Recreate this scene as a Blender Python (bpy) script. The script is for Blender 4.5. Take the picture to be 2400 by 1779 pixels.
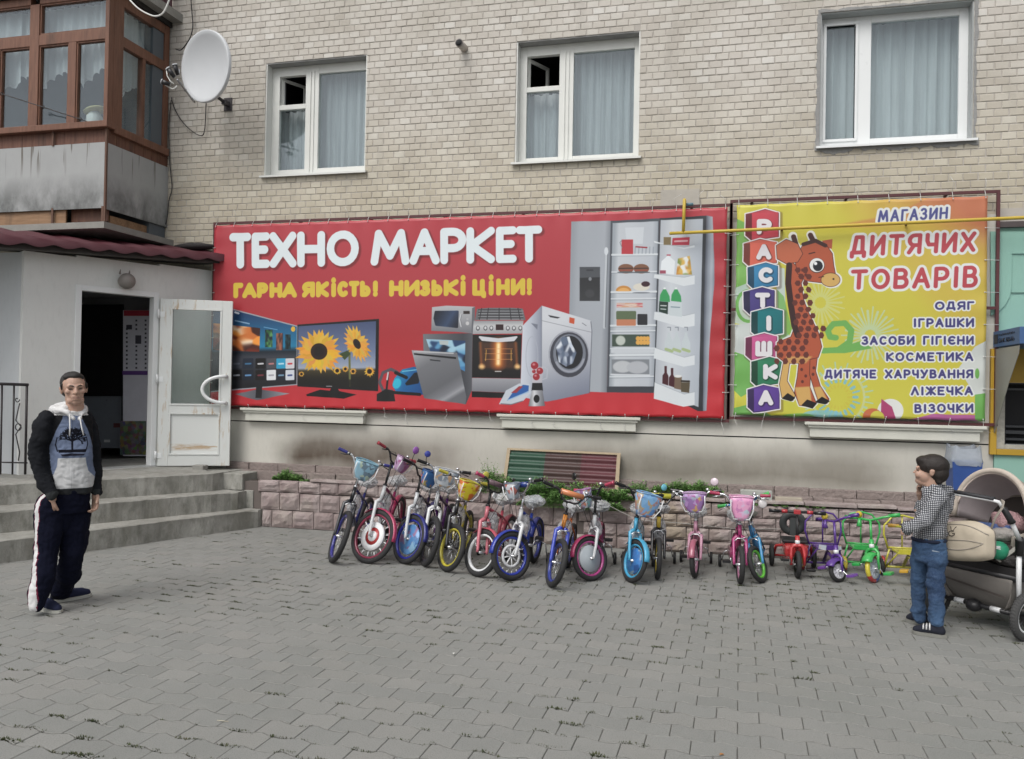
import bpy, bmesh, math, random
import numpy as np
from mathutils import Vector, Matrix, noise
for o in list(bpy.data.objects): bpy.data.objects.remove(o)
scn = bpy.context.scene
C = scn.collection
PI = math.pi
R = math.radians

# ---------------------------------------------------------------- camera
FPX = 1864.0                      # focal length in pixels of the 2400 px wide photograph
YAW, PITCH, ROLL = R(14.04), R(0.57), 0.0185
CAM = Vector((0.0, -8.5, 1.62))
fwd = Vector((-math.sin(YAW)*math.cos(PITCH), math.cos(YAW)*math.cos(PITCH), math.sin(PITCH)))
rgt0 = fwd.cross(Vector((0, 0, 1))).normalized()
up0 = rgt0.cross(fwd)
rgt = rgt0*math.cos(ROLL) + up0*math.sin(ROLL)
up = up0*math.cos(ROLL) - rgt0*math.sin(ROLL)
cd = bpy.data.cameras.new('camera'); cam = bpy.data.objects.new('camera', cd); C.objects.link(cam)
cd.sensor_width = 36; cd.lens = FPX/2400*36; cd.clip_start = .05; cd.clip_end = 500
m3 = Matrix((rgt, up, -fwd)).transposed()
cam.matrix_world = Matrix.Translation(CAM) @ m3.to_4x4()
scn.camera = cam

# ---------------------------------------------------------------- overcast daylight
SUN_EL, SUN_AZ = R(52), R(200)
w = bpy.data.worlds.new('World'); scn.world = w; w.use_nodes = True
nt = w.node_tree; nt.nodes.clear()
sk = nt.nodes.new('ShaderNodeTexSky'); sk.sky_type = 'NISHITA'; sk.sun_disc = False
sk.sun_elevation = SUN_EL; sk.sun_rotation = SUN_AZ; sk.air_density = 1.0; sk.dust_density = 4.0; sk.ozone_density = 1.0
hs = nt.nodes.new('ShaderNodeHueSaturation'); hs.inputs['Saturation'].default_value = .22
bg = nt.nodes.new('ShaderNodeBackground'); bg.inputs[1].default_value = .105
wo = nt.nodes.new('ShaderNodeOutputWorld')
nt.links.new(sk.outputs[0], hs.inputs['Color']); nt.links.new(hs.outputs[0], bg.inputs[0]); nt.links.new(bg.outputs[0], wo.inputs[0])
sl = bpy.data.lights.new('sun', 'SUN'); sl.energy = 0.9; sl.angle = R(35); sl.color = (1, .965, .92)
so = bpy.data.objects.new('sun', sl); C.objects.link(so)
sd = Vector((math.sin(SUN_AZ)*math.cos(SUN_EL), math.cos(SUN_AZ)*math.cos(SUN_EL), math.sin(SUN_EL)))
so.rotation_euler = sd.to_track_quat('Z', 'Y').to_euler()
scn.view_settings.view_transform = 'Standard'; scn.view_settings.look = 'None'
scn.view_settings.gamma = 1; scn.view_settings.use_curve_mapping = False
scn.view_settings.exposure = 0.6

# ---------------------------------------------------------------- pixel of the photograph -> point of the place
ZO = {1: (0, 0, 2.7533), 2: (550, 50, 2.229), 3: (1500, 0, 2.4767), 4: (480, 480, 3.1774), 5: (1050, 480, 3.1776), 6: (1690, 450, 2.6225),
      'A': (0, 560, 1.7952), 'B': (740, 1040, 4.7194), 'C': (1050, 1060, 5.005), 'D': (1400, 1100, 5.066), 'E': (1780, 1150, 6.024),
      'F': (2080, 1020, 3.303), 'G': (480, 930, 2.1853), 'P': (0, 540, 4.2865), 'Q': (1100, 1030, 4.8457), 'S': (1500, 1080, 3.429),
      'T': (360, 50, 6.119), 'U': (2280, 520, 2.7535), 'V': (180, 660, 3.67), 'M': (30, 850, 4.72), 'L': (30, 1150, 5.33), 'H': (0, 1080, 3.483), 'N': (0, 0, 1)}
def Z(k, x, y):
    a, b, s = ZO[k]; return (a+x/s, b+y/s)
def ray(p): return fwd + rgt*((p[0]-1200)/FPX) + up*((889.5-p[1])/FPX)
def W(p, Y=0.0):
    d = ray(p); t = (Y-CAM.y)/d.y; return CAM+d*t
def G(p, z=0.0):
    d = ray(p); t = (z-CAM.z)/d.z; return CAM+d*t
def XP(p, X):
    d = ray(p); t = (X-CAM.x)/d.x; return CAM+d*t
def NP(p, n, c):
    d = ray(p); t = (c-n.dot(CAM))/n.dot(d); return CAM+d*t
def DP(p, dist):
    return CAM+ray(p)*dist
def proj(v):
    d = Vector(v)-CAM; z = d.dot(fwd)
    return (1200+FPX*d.dot(rgt)/z, 889.5-FPX*d.dot(up)/z, z)
def inview(v, m=0):
    x, y, z = proj(v); return z > .2 and -m < x < 2400+m and -m < y < 1779+m

# ---------------------------------------------------------------- mesh builder
class MB:
    def __init__(s): s.V = []; s.F = []; s.S = []; s.M = []; s.T = Matrix.Identity(4); s.mi = 0
    def add(s, vs, fs, sm=False):
        b = len(s.V); s.V += [tuple(s.T @ Vector(v)) for v in vs]
        for f in fs: s.F.append([b+i for i in f]); s.S.append(sm); s.M.append(s.mi)
        return s
    def box(s, x0, x1, y0, y1, z0, z1, bev=0):
        if bev <= 0:
            vs = [(x, y, z) for z in (z0, z1) for y in (y0, y1) for x in (x0, x1)]
            return s.add(vs, [(0, 2, 3, 1), (4, 5, 7, 6), (0, 1, 5, 4), (2, 6, 7, 3), (0, 4, 6, 2), (1, 3, 7, 5)])
        bm = bmesh.new(); bmesh.ops.create_cube(bm, size=1)
        for v in bm.verts:
            v.co = Vector((x0+(v.co.x+.5)*(x1-x0), y0+(v.co.y+.5)*(y1-y0), z0+(v.co.z+.5)*(z1-z0)))
        bmesh.ops.bevel(bm, geom=bm.edges[:], offset=bev, segments=2, affect='EDGES', profile=.6)
        vs = [v.co[:] for v in bm.verts]; fs = [[v.index for v in f.verts] for f in bm.faces]; bm.free()
        return s.add(vs, fs)
    def prism(s, pts, z0, z1):       # polygon in xy extruded in z ; z1 may be a list
        n = len(pts); zt = z1 if isinstance(z1, (list, tuple)) else [z1]*n
        vs = [(p[0], p[1], z0) for p in pts]+[(p[0], p[1], zt[i]) for i, p in enumerate(pts)]
        return s.add(vs, [tuple(range(n))[::-1], tuple(range(n, 2*n))]+[(i, (i+1) % n, n+(i+1) % n, n+i) for i in range(n)])
    def slab(s, pts, off):           # 3d polygon extruded by a vector
        n = len(pts); off = Vector(off); pts = [Vector(p) for p in pts]
        return s.add(pts+[p+off for p in pts], [tuple(range(n)), tuple(range(n, 2*n))[::-1]]+[(i, n+i, n+(i+1) % n, (i+1) % n) for i in range(n)])
    def tube(s, path, r, n=8, caps=True, closed=False, sy=1.0):
        P = [Vector(p) for p in path]; m = len(P); rr = r if isinstance(r, (list, tuple)) else [r]*m
        vs = []; prev = None
        for i, p in enumerate(P):
            if closed: t = (P[(i+1) % m]-P[i-1])
            else: t = P[min(i+1, m-1)]-P[max(i-1, 0)]
            if t.length < 1e-9: t = Vector((0, 0, 1))
            t.normalize()
            if prev is None:
                a = Vector((0, 0, 1)) if abs(t.z) < .9 else Vector((1, 0, 0)); u = t.cross(a).normalized()
            else:
                u = prev - t*prev.dot(t)
                u = u.normalized() if u.length > 1e-6 else t.cross(Vector((.3, .5, .8))).normalized()
            prev = u; v = t.cross(u)
            for k in range(n):
                a = 2*PI*k/n; vs.append(p+u*math.cos(a)*rr[i]+v*math.sin(a)*rr[i]*sy)
        fs = []
        for i in range(m if closed else m-1):
            j = (i+1) % m
            for k in range(n): fs.append((i*n+k, i*n+(k+1) % n, j*n+(k+1) % n, j*n+k))
        if caps and not closed: fs += [tuple(range(n))[::-1], tuple(range((m-1)*n, m*n))]
        return s.add(vs, fs, True)
    def cyl(s, a, b, r, n=16, r2=None): return s.tube([a, b], [r, r if r2 is None else r2], n)
    def lathe(s, prof, c=(0, 0, 0), ax=(0, 0, 1), n=24, a0=0, a1=2*PI, u=None, sm=True):   # prof: (radius, height along ax)
        ax = Vector(ax).normalized(); c = Vector(c)
        if u is None: u = ax.orthogonal().normalized()
        else: u = (Vector(u)-ax*Vector(u).dot(ax)).normalized()
        v = ax.cross(u); full = abs(a1-a0-2*PI) < 1e-6; m = n if full else n+1
        vs = []
        for k in range(m):
            a = a0+(a1-a0)*k/n
            for r, h in prof: vs.append(c+u*math.cos(a)*r+v*math.sin(a)*r+ax*h)
        L = len(prof); fs = []
        for k in range(n):
            j = (k+1) % m
            for i in range(L-1): fs.append((k*L+i, j*L+i, j*L+i+1, k*L+i+1))
        return s.add(vs, fs, sm)
    def torus(s, c, ax, Rr, r, n=32, k=8, a0=0, a1=2*PI, u=None, sx=1.0):
        prof = [(Rr+r*math.cos(2*PI*i/k), r*sx*math.sin(2*PI*i/k)) for i in range(k+1)]
        return s.lathe(prof, c, ax, n, a0, a1, u)
    def ball(s, c, r, n=12, m=8, rot=None):
        rx, ry, rz = (r, r, r) if not isinstance(r, (tuple, list)) else r
        vs = []; c = Vector(c)
        for i in range(m+1):
            t = PI*i/m
            for k in range(n):
                a = 2*PI*k/n; v = Vector((rx*math.sin(t)*math.cos(a), ry*math.sin(t)*math.sin(a), rz*math.cos(t)))
                if rot is not None: v = rot @ v
                vs.append(c+v)
        fs = [(i*n+k, (i+1)*n+k, (i+1)*n+(k+1) % n, i*n+(k+1) % n) for i in range(m) for k in range(n)]
        return s.add(vs, fs, True)
    def mesh(s, name, mats):
        me = bpy.data.meshes.new(name); me.from_pydata(s.V, [], s.F)
        for m in (mats if isinstance(mats, (list, tuple)) else [mats]): me.materials.append(m)
        me.polygons.foreach_set('use_smooth', s.S); me.polygons.foreach_set('material_index', s.M)
        me.validate(); me.update()
        bm = bmesh.new(); bm.from_mesh(me); bmesh.ops.remove_doubles(bm, verts=bm.verts, dist=1e-6); bmesh.ops.recalc_face_normals(bm, faces=bm.faces); bm.to_mesh(me); bm.free()
        return me
    def build(s, name, mats, parent=None, loc=None, **kw):
        o = bpy.data.objects.new(name, s.mesh(name, mats)); C.objects.link(o)
        if parent is not None: o.parent = parent
        if loc is not None: o.location = loc
        tag(o, **kw); return o
def tag(o, label=None, cat=None, group=None, kind=None):
    if label: o['label'] = label
    if cat: o['category'] = cat
    if group: o['group'] = group
    if kind: o['kind'] = kind
    return o
def empty(name, loc, rz=0, **kw):
    o = bpy.data.objects.new(name, None); C.objects.link(o); o.location = loc; o.rotation_euler = (0, 0, rz); o.empty_display_size = .1
    tag(o, **kw); return o
WM = {}
def wmat(o):                         # world matrix without waiting for the depsgraph
    if o.name in WM: return WM[o.name]
    m = Matrix.LocRotScale(o.location, o.rotation_euler, o.scale)
    if o.parent: m = wmat(o.parent) @ o.matrix_parent_inverse @ m
    WM[o.name] = m; return m
def keepworld(o, parent):            # parent a part modelled in world coordinates
    o.parent = parent; o.matrix_parent_inverse = wmat(parent).inverted(); return o
def inst(me, name, parent, loc, rot=(0, 0, 0), sc=(1, 1, 1), **kw):
    o = bpy.data.objects.new(name, me); C.objects.link(o); o.parent = parent; o.location = loc; o.rotation_euler = rot; o.scale = sc; tag(o, **kw); return o

# ---------------------------------------------------------------- materials
def lin(c): return tuple((x/12.92 if x <= .04045 else ((x+.055)/1.055)**2.4) for x in c)
MC = {}
class N:
    def __init__(s, name):
        s.m = bpy.data.materials.new(name); s.m.use_nodes = True; s.t = s.m.node_tree; s.t.nodes.clear()
        s.out = s.new('ShaderNodeOutputMaterial'); s.p = s.new('ShaderNodeBsdfPrincipled'); s.l(s.p.outputs[0], s.out.inputs[0])
    def new(s, t, **kw):
        n = s.t.nodes.new(t)
        for k, v in kw.items(): setattr(n, k, v)
        return n
    def l(s, a, b): s.t.links.new(a, b)
    def pos(s): return s.new('ShaderNodeNewGeometry').outputs['Position']
    def obj(s): return s.new('ShaderNodeTexCoord').outputs['Object']
    def noise(s, vec, scale, det=4, rough=.55, sc3=None):
        if sc3:
            mp = s.new('ShaderNodeMapping'); mp.inputs['Scale'].default_value = sc3; s.l(vec, mp.inputs[0]); vec = mp.outputs[0]
        n = s.new('ShaderNodeTexNoise'); n.inputs['Scale'].default_value = scale; n.inputs['Detail'].default_value = det; n.inputs['Roughness'].default_value = rough
        s.l(vec, n.inputs['Vector']); return n.outputs['Fac']
    def ramp(s, f, stops, interp='LINEAR'):
        r = s.new('ShaderNodeValToRGB'); r.color_ramp.interpolation = interp
        e = r.color_ramp.elements
        while len(e) < len(stops): e.new(.5)
        for i, (p, c) in enumerate(stops):
            e[i].position = p; e[i].color = (c, c, c, 1) if isinstance(c, (int, float)) else (*c, 1)
        s.l(f, r.inputs[0]); return r.outputs[0]
    def mix(s, f, a, b, mode='MIX'):
        n = s.new('ShaderNodeMix', data_type='RGBA', blend_type=mode); n.clamp_result = False
        for v, i in ((f, 0), (a, 6), (b, 7)):
            if isinstance(v, (int, float)): n.inputs[i].default_value = v if i == 0 else (v, v, v, 1)
            elif isinstance(v, tuple): n.inputs[i].default_value = (*v, 1)
            else: s.l(v, n.inputs[i])
        return n.outputs[2]
    def math(s, op, a, b=0, c=0):
        n = s.new('ShaderNodeMath', operation=op)
        for i, v in enumerate((a, b, c)):
            if isinstance(v, (int, float)): n.inputs[i].default_value = v
            else: s.l(v, n.inputs[i])
        return n.outputs[0]
    def xyz(s, vec):
        n = s.new('ShaderNodeSeparateXYZ'); s.l(vec, n.inputs[0]); return n.outputs
    def bump(s, h, st=.3, d=.01):
        b = s.new('ShaderNodeBump'); b.inputs['Strength'].default_value = st; b.inputs['Distance'].default_value = d
        s.l(h, b.inputs['Height']); s.l(b.outputs[0], s.p.inputs['Normal']); return b
    def rnd(s):                      # one random value for every piece, whether an object or an island
        a = s.new('ShaderNodeObjectInfo').outputs['Random']; b = s.new('ShaderNodeNewGeometry').outputs['Random Per Island']
        return s.math('FRACT', s.math('ADD', a, b))
    def col(s, c):
        if isinstance(c, tuple): s.p.inputs['Base Color'].default_value = (*c, 1)
        else: s.l(c, s.p.inputs['Base Color'])
    def rough(s, r):
        if isinstance(r, (int, float)): s.p.inputs['Roughness'].default_value = r
        else: s.l(r, s.p.inputs['Roughness'])
def M(name, c, rough=.6, metal=0, var=.12, scale=9, bump=0, bs=80, spec=.5, coat=0, bd=.004, world=False):
    if name in MC: return MC[name]
    n = N(name); v = n.pos() if world else n.obj()
    f = n.noise(v, scale, 5)
    n.col(n.mix(f, tuple(x*(1-var) for x in c), tuple(min(1, x*(1+var)) for x in c)))
    n.rough(n.math('MULTIPLY_ADD', f, .16, rough-.08)); n.p.inputs['Metallic'].default_value = metal
    n.p.inputs['Specular IOR Level'].default_value = spec; n.p.inputs['Coat Weight'].default_value = coat; n.p.inputs['Coat Roughness'].default_value = .15
    if bump: n.bump(n.noise(v, bs, 4), bump, bd)
    MC[name] = n.m; return n.m
def paint(name, c, rough=.28): return M('paint_'+name, c, rough, 0, .05, 6, 0, coat=.4)
def glassy(name, tint=(.8, .85, .85), a=.25, rough=.03):
    if name in MC: return MC[name]
    n = N(name); t = n.new('ShaderNodeBsdfTransparent'); t.inputs[0].default_value = (*tint, 1)
    g = n.new('ShaderNodeBsdfGlossy'); g.inputs['Roughness'].default_value = rough; g.inputs['Color'].default_value = (.9, .95, 1, 1)
    fr = n.new('ShaderNodeLayerWeight'); fr.inputs[0].default_value = .5
    f = n.math('MULTIPLY_ADD', n.math('POWER', fr.outputs['Facing'], 4), .7, a+.03); mx = n.new('ShaderNodeMixShader')
    n.l(f, mx.inputs[0]); n.l(t.outputs[0], mx.inputs[1]); n.l(g.outputs[0], mx.inputs[2]); n.l(mx.outputs[0], n.out.inputs[0]); n.t.nodes.remove(n.p)
    MC[name] = n.m; return n.m
random.seed(7)
# ================================================================ the brick building
def mbrick():
    n = N('cream_facing_brick'); P = n.pos(); r = n.rnd()
    c = n.ramp(r, [(0, (.55, .515, .468)), (.3, (.585, .552, .502)), (.62, (.605, .575, .525)), (.9, (.63, .602, .555)), (1, (.68, .66, .62))])
    big = n.noise(P, .9, 5, .6, (1, 1, 1.6)); x, y, z = n.xyz(P)
    c = n.mix(n.ramp(big, [(.36, 0.0), (.68, .8)]), c, n.mix(1, c, (.74, .725, .68), 'MULTIPLY'))
    zf = n.ramp(n.math('MULTIPLY_ADD', z, .5, -1.9), [(0, 1), (.55, 0)])       # yellower, dirtier lower courses (z 3.8 .. 4.9)
    c = n.mix(n.math('MULTIPLY', zf, .75), c, n.mix(1, c, (.88, .84, .70), 'MULTIPLY'))
    st = n.noise(P, 2.3, 4, .6, (1.3, 1, .35)); c = n.mix(n.ramp(st, [(.56, 0), (.78, .40)]), c, (.24, .22, .19))
    fine = n.noise(P, 60, 3); c = n.mix(n.math('MULTIPLY', fine, .35), c, n.mix(1, c, .72, 'MULTIPLY'))
    n.col(c); n.rough(.75); n.bump(n.noise(P, 90, 4), .35, .003); return n.m
def mmortar():
    n = N('grey_mortar'); P = n.pos(); n.col(n.mix(n.noise(P, 5, 5), (.37, .345, .31), (.49, .46, .42))); n.rough(.95); n.bump(n.noise(P, 120, 3), .4, .003); return n.m
def mplaster(name='pale_plaster', base=(.585, .57, .515), stains=True):
    n = N(name); P = n.pos(); x, y, z = n.xyz(P)
    c = n.mix(n.noise(P, 1.3, 5), tuple(b*.86 for b in base), tuple(min(1, b*1.08) for b in base))
    if stains:
        streak = n.noise(P, 3, 5, .6, (1, 1, .6)); x = n.math('MULTIPLY_ADD', n.noise(P, 1.6, 4), .7, n.math('ADD', x, -.35))
        zf = n.ramp(n.math('ADD', n.math('MULTIPLY_ADD', z, 1.667, -1.0), n.math('MULTIPLY_ADD', n.noise(P, 2.2, 3), .3, -.15)), [(.04, .65), (.28, 1), (.52, .85), (.92, 0)])
        # soot: strongest between x=-5 and -3, and on the right hand half
        a = n.ramp(n.math('MULTIPLY_ADD', x, .2, 1.12), [(.0, 0), (.10, 0.0), (.20, 1), (.46, .9), (.62, .25), (.78, .3)])
        b = n.ramp(n.math('MULTIPLY_ADD', x, .25, .55), [(.0, 0), (.16, .95), (.9, .85), (1, .3)])
        m = n.math('MULTIPLY', n.math('MAXIMUM', a, b), zf)
        m = n.math('MULTIPLY', m, n.ramp(streak, [(.2, .8), (.5, 1.0)]))
        c = n.mix(m, c, n.mix(n.ramp(n.math('MULTIPLY_ADD', x, .2, 1), [(.45, 0), (.6, 1)]), (.085, .062, .045), (.165, .148, .120)))
    fine = n.noise(P, 26, 5, .7, (1, 1, .3)); c = n.mix(n.ramp(fine, [(.5, 0), (.8, .35)]), c, n.mix(1, c, .75, 'MULTIPLY'))
    n.col(c); n.rough(.85); n.bump(n.noise(P, 140, 4), .25, .003); return n.m
BRK, MOR, PLA = mbrick(), mmortar(), mplaster()
WHT = M('old_white_paint', (.66, .67, .64), .45, var=.1, scale=3, bump=.15, bs=40)
UPV = M('white_pvc', (.74, .76, .76), .3, var=.04, scale=3)
CEM = M('grey_cement_patch', (.27, .27, .265), .95, var=.25, scale=6, bump=.6, bs=45, bd=.01, world=True)
GRYM = M('painted_grey_sheet', (.36, .38, .38), .5, var=.08, scale=2)
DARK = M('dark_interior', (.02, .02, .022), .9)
GLS = glassy('window_glass', (.88, .92, .93), .03)

def mcurtain(name, c, alpha=.8, freq=40):
    n = N(name); P = n.pos(); f = n.noise(P, freq, 3, .5, (1, 1, .04))
    n.col(n.mix(n.ramp(f, [(.3, 0), (.7, 1)]), tuple(x*.78 for x in c), c)); n.rough(.9); n.p.inputs['Alpha'].default_value = alpha; return n.m
CURT = mcurtain('net_curtain', (.455, .47, .475), .97)
CURT2 = mcurtain('net_curtain_pale', (.58, .595, .59), .97, 14)

def opening(k, tl, tr, br, bl):
    a, b, c, d = [W(Z(k, *q)) for q in (tl, tr, br, bl)]
    return ((a.x+d.x)/2, (b.x+c.x)/2, (c.z+d.z)/2, (a.z+b.z)/2)
OPN = [opening(2, (165, 215), (690, 176), (682, 785), (150, 800)), opening(2, (1475, 105), (2120, 47), (2110, 700), (1460, 740)),
       opening(3, (1050, 70), (1943, 0), (1933, 795), (1037, 855))]
BX0, BX1, BZ0, BZ1 = -13.0, 7.5, 2.72, 8.4
XR = 2.62                                                  # where the bank next door begins
build = empty('brick_apartment_building', ((BX0+BX1)/2, .3, 0), label='cream brick apartment building behind the banners with three windows above them', cat='building')
def bpart(mb, name, mats, **kw): return keepworld(mb.build(name, mats, **kw), build)
mb = MB(); xs = BX0
for (x0, x1, z0, z1) in OPN:
    mb.box(xs, x0, .006, .34, BZ0, BZ1); mb.box(x0, x1, .006, .34, BZ0, z0); mb.box(x0, x1, .006, .34, z1, BZ1); xs = x1
mb.box(xs, BX1, .006, .34, BZ0, BZ1)
bpart(mb, 'mortar_wall', MOR)
def brickmesh():
    mb = MB(); e = .004; y = 0.0; l, h = .0604, .0333
    vs = [(-l, .02, -h), (l, .02, -h), (l, .02, h), (-l, .02, h), (-l, y+e, -h), (l, y+e, -h), (l, y+e, h), (-l, y+e, h), (-l+e, y, -h+e), (l-e, y, -h+e), (l-e, y, h-e), (-l+e, y, h-e)]
    fs = [(8, 9, 10, 11)]+[(4+i, 4+(i+1) % 4, 8+(i+1) % 4, 8+i) for i in range(4)]+[(i, (i+1) % 4, 4+(i+1) % 4, 4+i) for i in range(4)]
    mb.add(vs, fs); return mb
bme = brickmesh(); bmesh1 = bme.mesh('brick', BRK)
PX, PZ = .130, .0755
bricks = []
rows = int((BZ1-BZ0)/PZ)
for j in range(rows):
    z = BZ0+(j+.5)*PZ; zz0, zz1 = z-.0325, z+.0325
    i0 = int(BX0/PX)
    for i in range(i0, int(BX1/PX)):
        cx = (i+.5*(j % 2))*PX+random.uniform(-.002, .002); a, b = cx-.06, cx+.06
        if zz0 < 3.38 and (W((502, 600)).x+.1 < a and b < XR-.05 or zz1 < 3.2 and a > -5): continue      # plaster zone behind the banners
        segs = [(a, b, zz0, zz1)]
        for (x0, x1, z0, z1) in OPN:
            new = []
            for (p, q, r_, s_) in segs:
                if q <= x0-.0 or p >= x1 or s_ <= z0 or r_ >= z1: new.append((p, q, r_, s_)); continue
                if p < x0: new.append((p, x0, r_, s_))
                elif q > x1: new.append((x1, q, r_, s_))
                elif r_ < z0: new.append((p, q, r_, z0))
                elif s_ > z1: new.append((p, q, z1, s_))
            segs = new
        for sg in segs:
            if sg[1]-sg[0] > .015 and sg[3]-sg[2] > .012: bricks.append(sg)
def near_key(sg): return (Vector(((sg[0]+sg[1])/2, 0, (sg[2]+sg[3])/2))-CAM).length
vis = [s for s in bricks if inview(((s[0]+s[1])/2, 0, (s[2]+s[3])/2)) and (s[2]+s[3])/2 > 3.56 and s[1]-s[0] > .08]
vis.sort(key=near_key); pick = set(vis[:295])
stuff = MB(); org = build.location
for s in bricks:
    cx, cz = (s[0]+s[1])/2, (s[2]+s[3])/2; sx, sz = (s[1]-s[0])/.12, (s[3]-s[2])/.065
    dy = random.uniform(-.0022, .0022); ry = random.uniform(-.006, .006)
    if s in pick:
        inst(bmesh1, 'brick', build, Vector((cx, dy, cz))-org, (0, ry, 0), (sx, 1, sz))
    else:
        b = len(stuff.V)
        stuff.V += [(v[0]*sx+cx, v[1]+dy, v[2]*sz+cz+ry*v[0]) for v in bme.V]
        stuff.F += [[b+i for i in f] for f in bme.F]; stuff.S += bme.S; stuff.M += bme.M
me = bpy.data.meshes.new('brick_courses'); me.from_pydata(stuff.V, [], stuff.F); me.materials.append(BRK)
o = bpy.data.objects.new('brick_courses', me); C.objects.link(o); keepworld(o, build); tag(o, kind='stuff')

# plaster base with a groove, ledges (old window boards), stone skirting comes later
PXL = -5.9
bpart(MB().box(PXL, XR, -.035, .2, 1.165, 3.36), 'plaster_wall', PLA)
bpart(MB().box(PXL, XR, -.028, .2, .60, 1.152), 'plaster_wall', PLA)
bpart(MB().box(PXL, XR, -.012, .2, 1.152, 1.165), 'groove', DARK)  # near-black strip: the groove's recess shadow is put into its colour
LEDGE = M('ledge_paint', (.56, .56, .50), .6, var=.12, scale=4, bump=.2, bs=60, world=True)
for k, (a, b) in enumerate((((185, 55), (830, 72)), ((1497, 85), (2232, 108)), None or ((0, 0), (0, 0)))):
    if k < 2: p, q = W(Z('G', *a), -.13), W(Z('G', *b), -.13)
    else: p, q = W(Z(6, 515, 1412), -.13), W(Z(6, 1632, 1440), -.13)
    zt = (p.z+q.z)/2
    mb = MB(); mb.box(p.x, q.x, -.155, -.036, zt-.03, zt, .006); mb.box(p.x+.03, q.x-.03, -.135, -.034, zt-.055, zt-.0295)
    mb.box(p.x+.05, q.x-.05, -.115, -.033, zt-.15, zt-.0545, .004)
    bpart(mb, 'ledge', LEDGE)

# windows
def window(i, frames, panes, sashes, fy, fm, reveal, sill_d, curt, openvent=None):
    x0, x1, z0, z1 = OPN[i]
    fr = MB()
    for (a, b, c, d) in frames: fr.box(a, b, fy, fy+.06, c, d, .004)
    win = bpart(fr, 'window', fm)
    def sub(mb, name, m): 
        o = mb.build(name, m); keepworld(o, win); return o
    rv = MB()
    t = .014
    rv.box(x0-.001, x0+t, .012, fy+.02, z0, z1); sub(rv, 'reveal', reveal[0]); sub(MB().box(x1-t, x1+.001, .012, fy+.02, z0, z1), 'reveal', reveal[0])
    sub(MB().box(x0+t, x1-t, .010, fy+.02, z1-t, z1+.001), 'reveal', reveal[1])
    s = MB(); s.slab([(x0-.03, -.05, z0-.012), (x1+.03, -.05, z0-.012), (x1+.03, fy, z0+.022), (x0-.03, fy, z0+.022)], (0, 0, -.014))
    s.box(x0-.03, x1+.03, -.052, -.044, z0-.035, z0-.012); sub(s, 'sill', UPV if i == 2 else WHT)
    for (a, b, c, d) in panes:
        sub(MB().box(a-.004, b+.004, fy+.028, fy+.034, c-.004, d+.004), 'pane', GLS)
    for (a, b, c, d) in sashes:                        # moulded sash strips around the panes
        m_ = MB(); w_ = .028
        for q in ((a, b, c, c+w_), (a, b, d-w_, d), (a, a+w_, c+w_, d-w_), (b-w_, b, c+w_, d-w_)): m_.box(q[0], q[1], fy-.014, fy+.05, q[2], q[3], .004)
        sub(m_, 'sash', fm)
    # folded curtain and a dark room behind it
    c_ = MB(); n_ = 90; vs = []
    for k in range(n_+1):
        xx = x0+(x1-x0)*k/n_; yy = fy+.17+.022*math.sin(k*.9+i)+.012*math.sin(k*2.3)
        vs += [(xx, yy, z0+.03), (xx, yy+.01*math.sin(k*.5), z1-.03)]
    fs = []
    for k in range(n_):
        xm = x0+(x1-x0)*(k+.5)/n_; fs.append((2*k, 2*k+2, 2*k+3, 2*k+1))
    c_.add(vs, fs, True)
    if openvent:
        vx0, vx1, vz0, vz1 = openvent
        c_ = MB(); nv = 0
        for k in range(n_):
            xa = x0+(x1-x0)*k/n_; xb = x0+(x1-x0)*(k+1)/n_; top = vz0-.03 if xb > vx0 and xa < vx1 else z1-.03
            f = lambda kk: fy+.17+.022*math.sin(kk*.9+i)+.012*math.sin(kk*2.3)
            c_.add([(xa, f(k), z0+.03), (xb, f(k+1), z0+.03), (xb, f(k+1), top), (xa, f(k), top)], [(0, 1, 2, 3)], True)
    sub(c_, 'curtain', curt)
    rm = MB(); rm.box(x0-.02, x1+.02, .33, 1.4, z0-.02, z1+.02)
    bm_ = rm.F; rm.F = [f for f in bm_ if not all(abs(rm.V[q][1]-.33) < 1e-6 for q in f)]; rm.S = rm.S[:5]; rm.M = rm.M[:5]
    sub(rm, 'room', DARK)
    return win, sub
def wx(k, x, y, Y): return W(Z(k, x, y), Y)
fy = .13
def rect(k, x0, y0, x1, y1, Y): # corners in zoom space, averaged
    a, b, c, d = W(Z(k, x0, y0), Y), W(Z(k, x1, y0), Y), W(Z(k, x1, y1), Y), W(Z(k, x0, y1), Y)
    return ((a.x+d.x)/2, (b.x+c.x)/2, (c.z+d.z)/2, (a.z+b.z)/2)
def solve(i, k, vent, low, right, mull):
    x0, x1, z0, z1 = OPN[i]
    V_ = rect(k, *vent, fy); L_ = rect(k, *low, fy); R_ = rect(k, *right, fy)
    L_ = (L_[0], L_[1], L_[2], L_[3]); V_ = (L_[0], L_[1], V_[2], V_[3])
    R_ = (R_[0], min(R_[1], x1-.03), L_[2], V_[3])
    fr = [(x0+.014, L_[0], z0+.022, z1-.014), (L_[1], R_[0], z0+.022, z1-.014), (R_[1], x1-.014, z0+.022, z1-.014),
          (L_[0], L_[1], z0+.022, L_[2]), (R_[0], R_[1], z0+.022, R_[2]), (L_[0], L_[1], V_[3], z1-.014), (R_[0], R_[1], R_[3], z1-.014), (L_[0], L_[1], L_[3], V_[2])]
    return fr, V_, L_, R_
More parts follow.
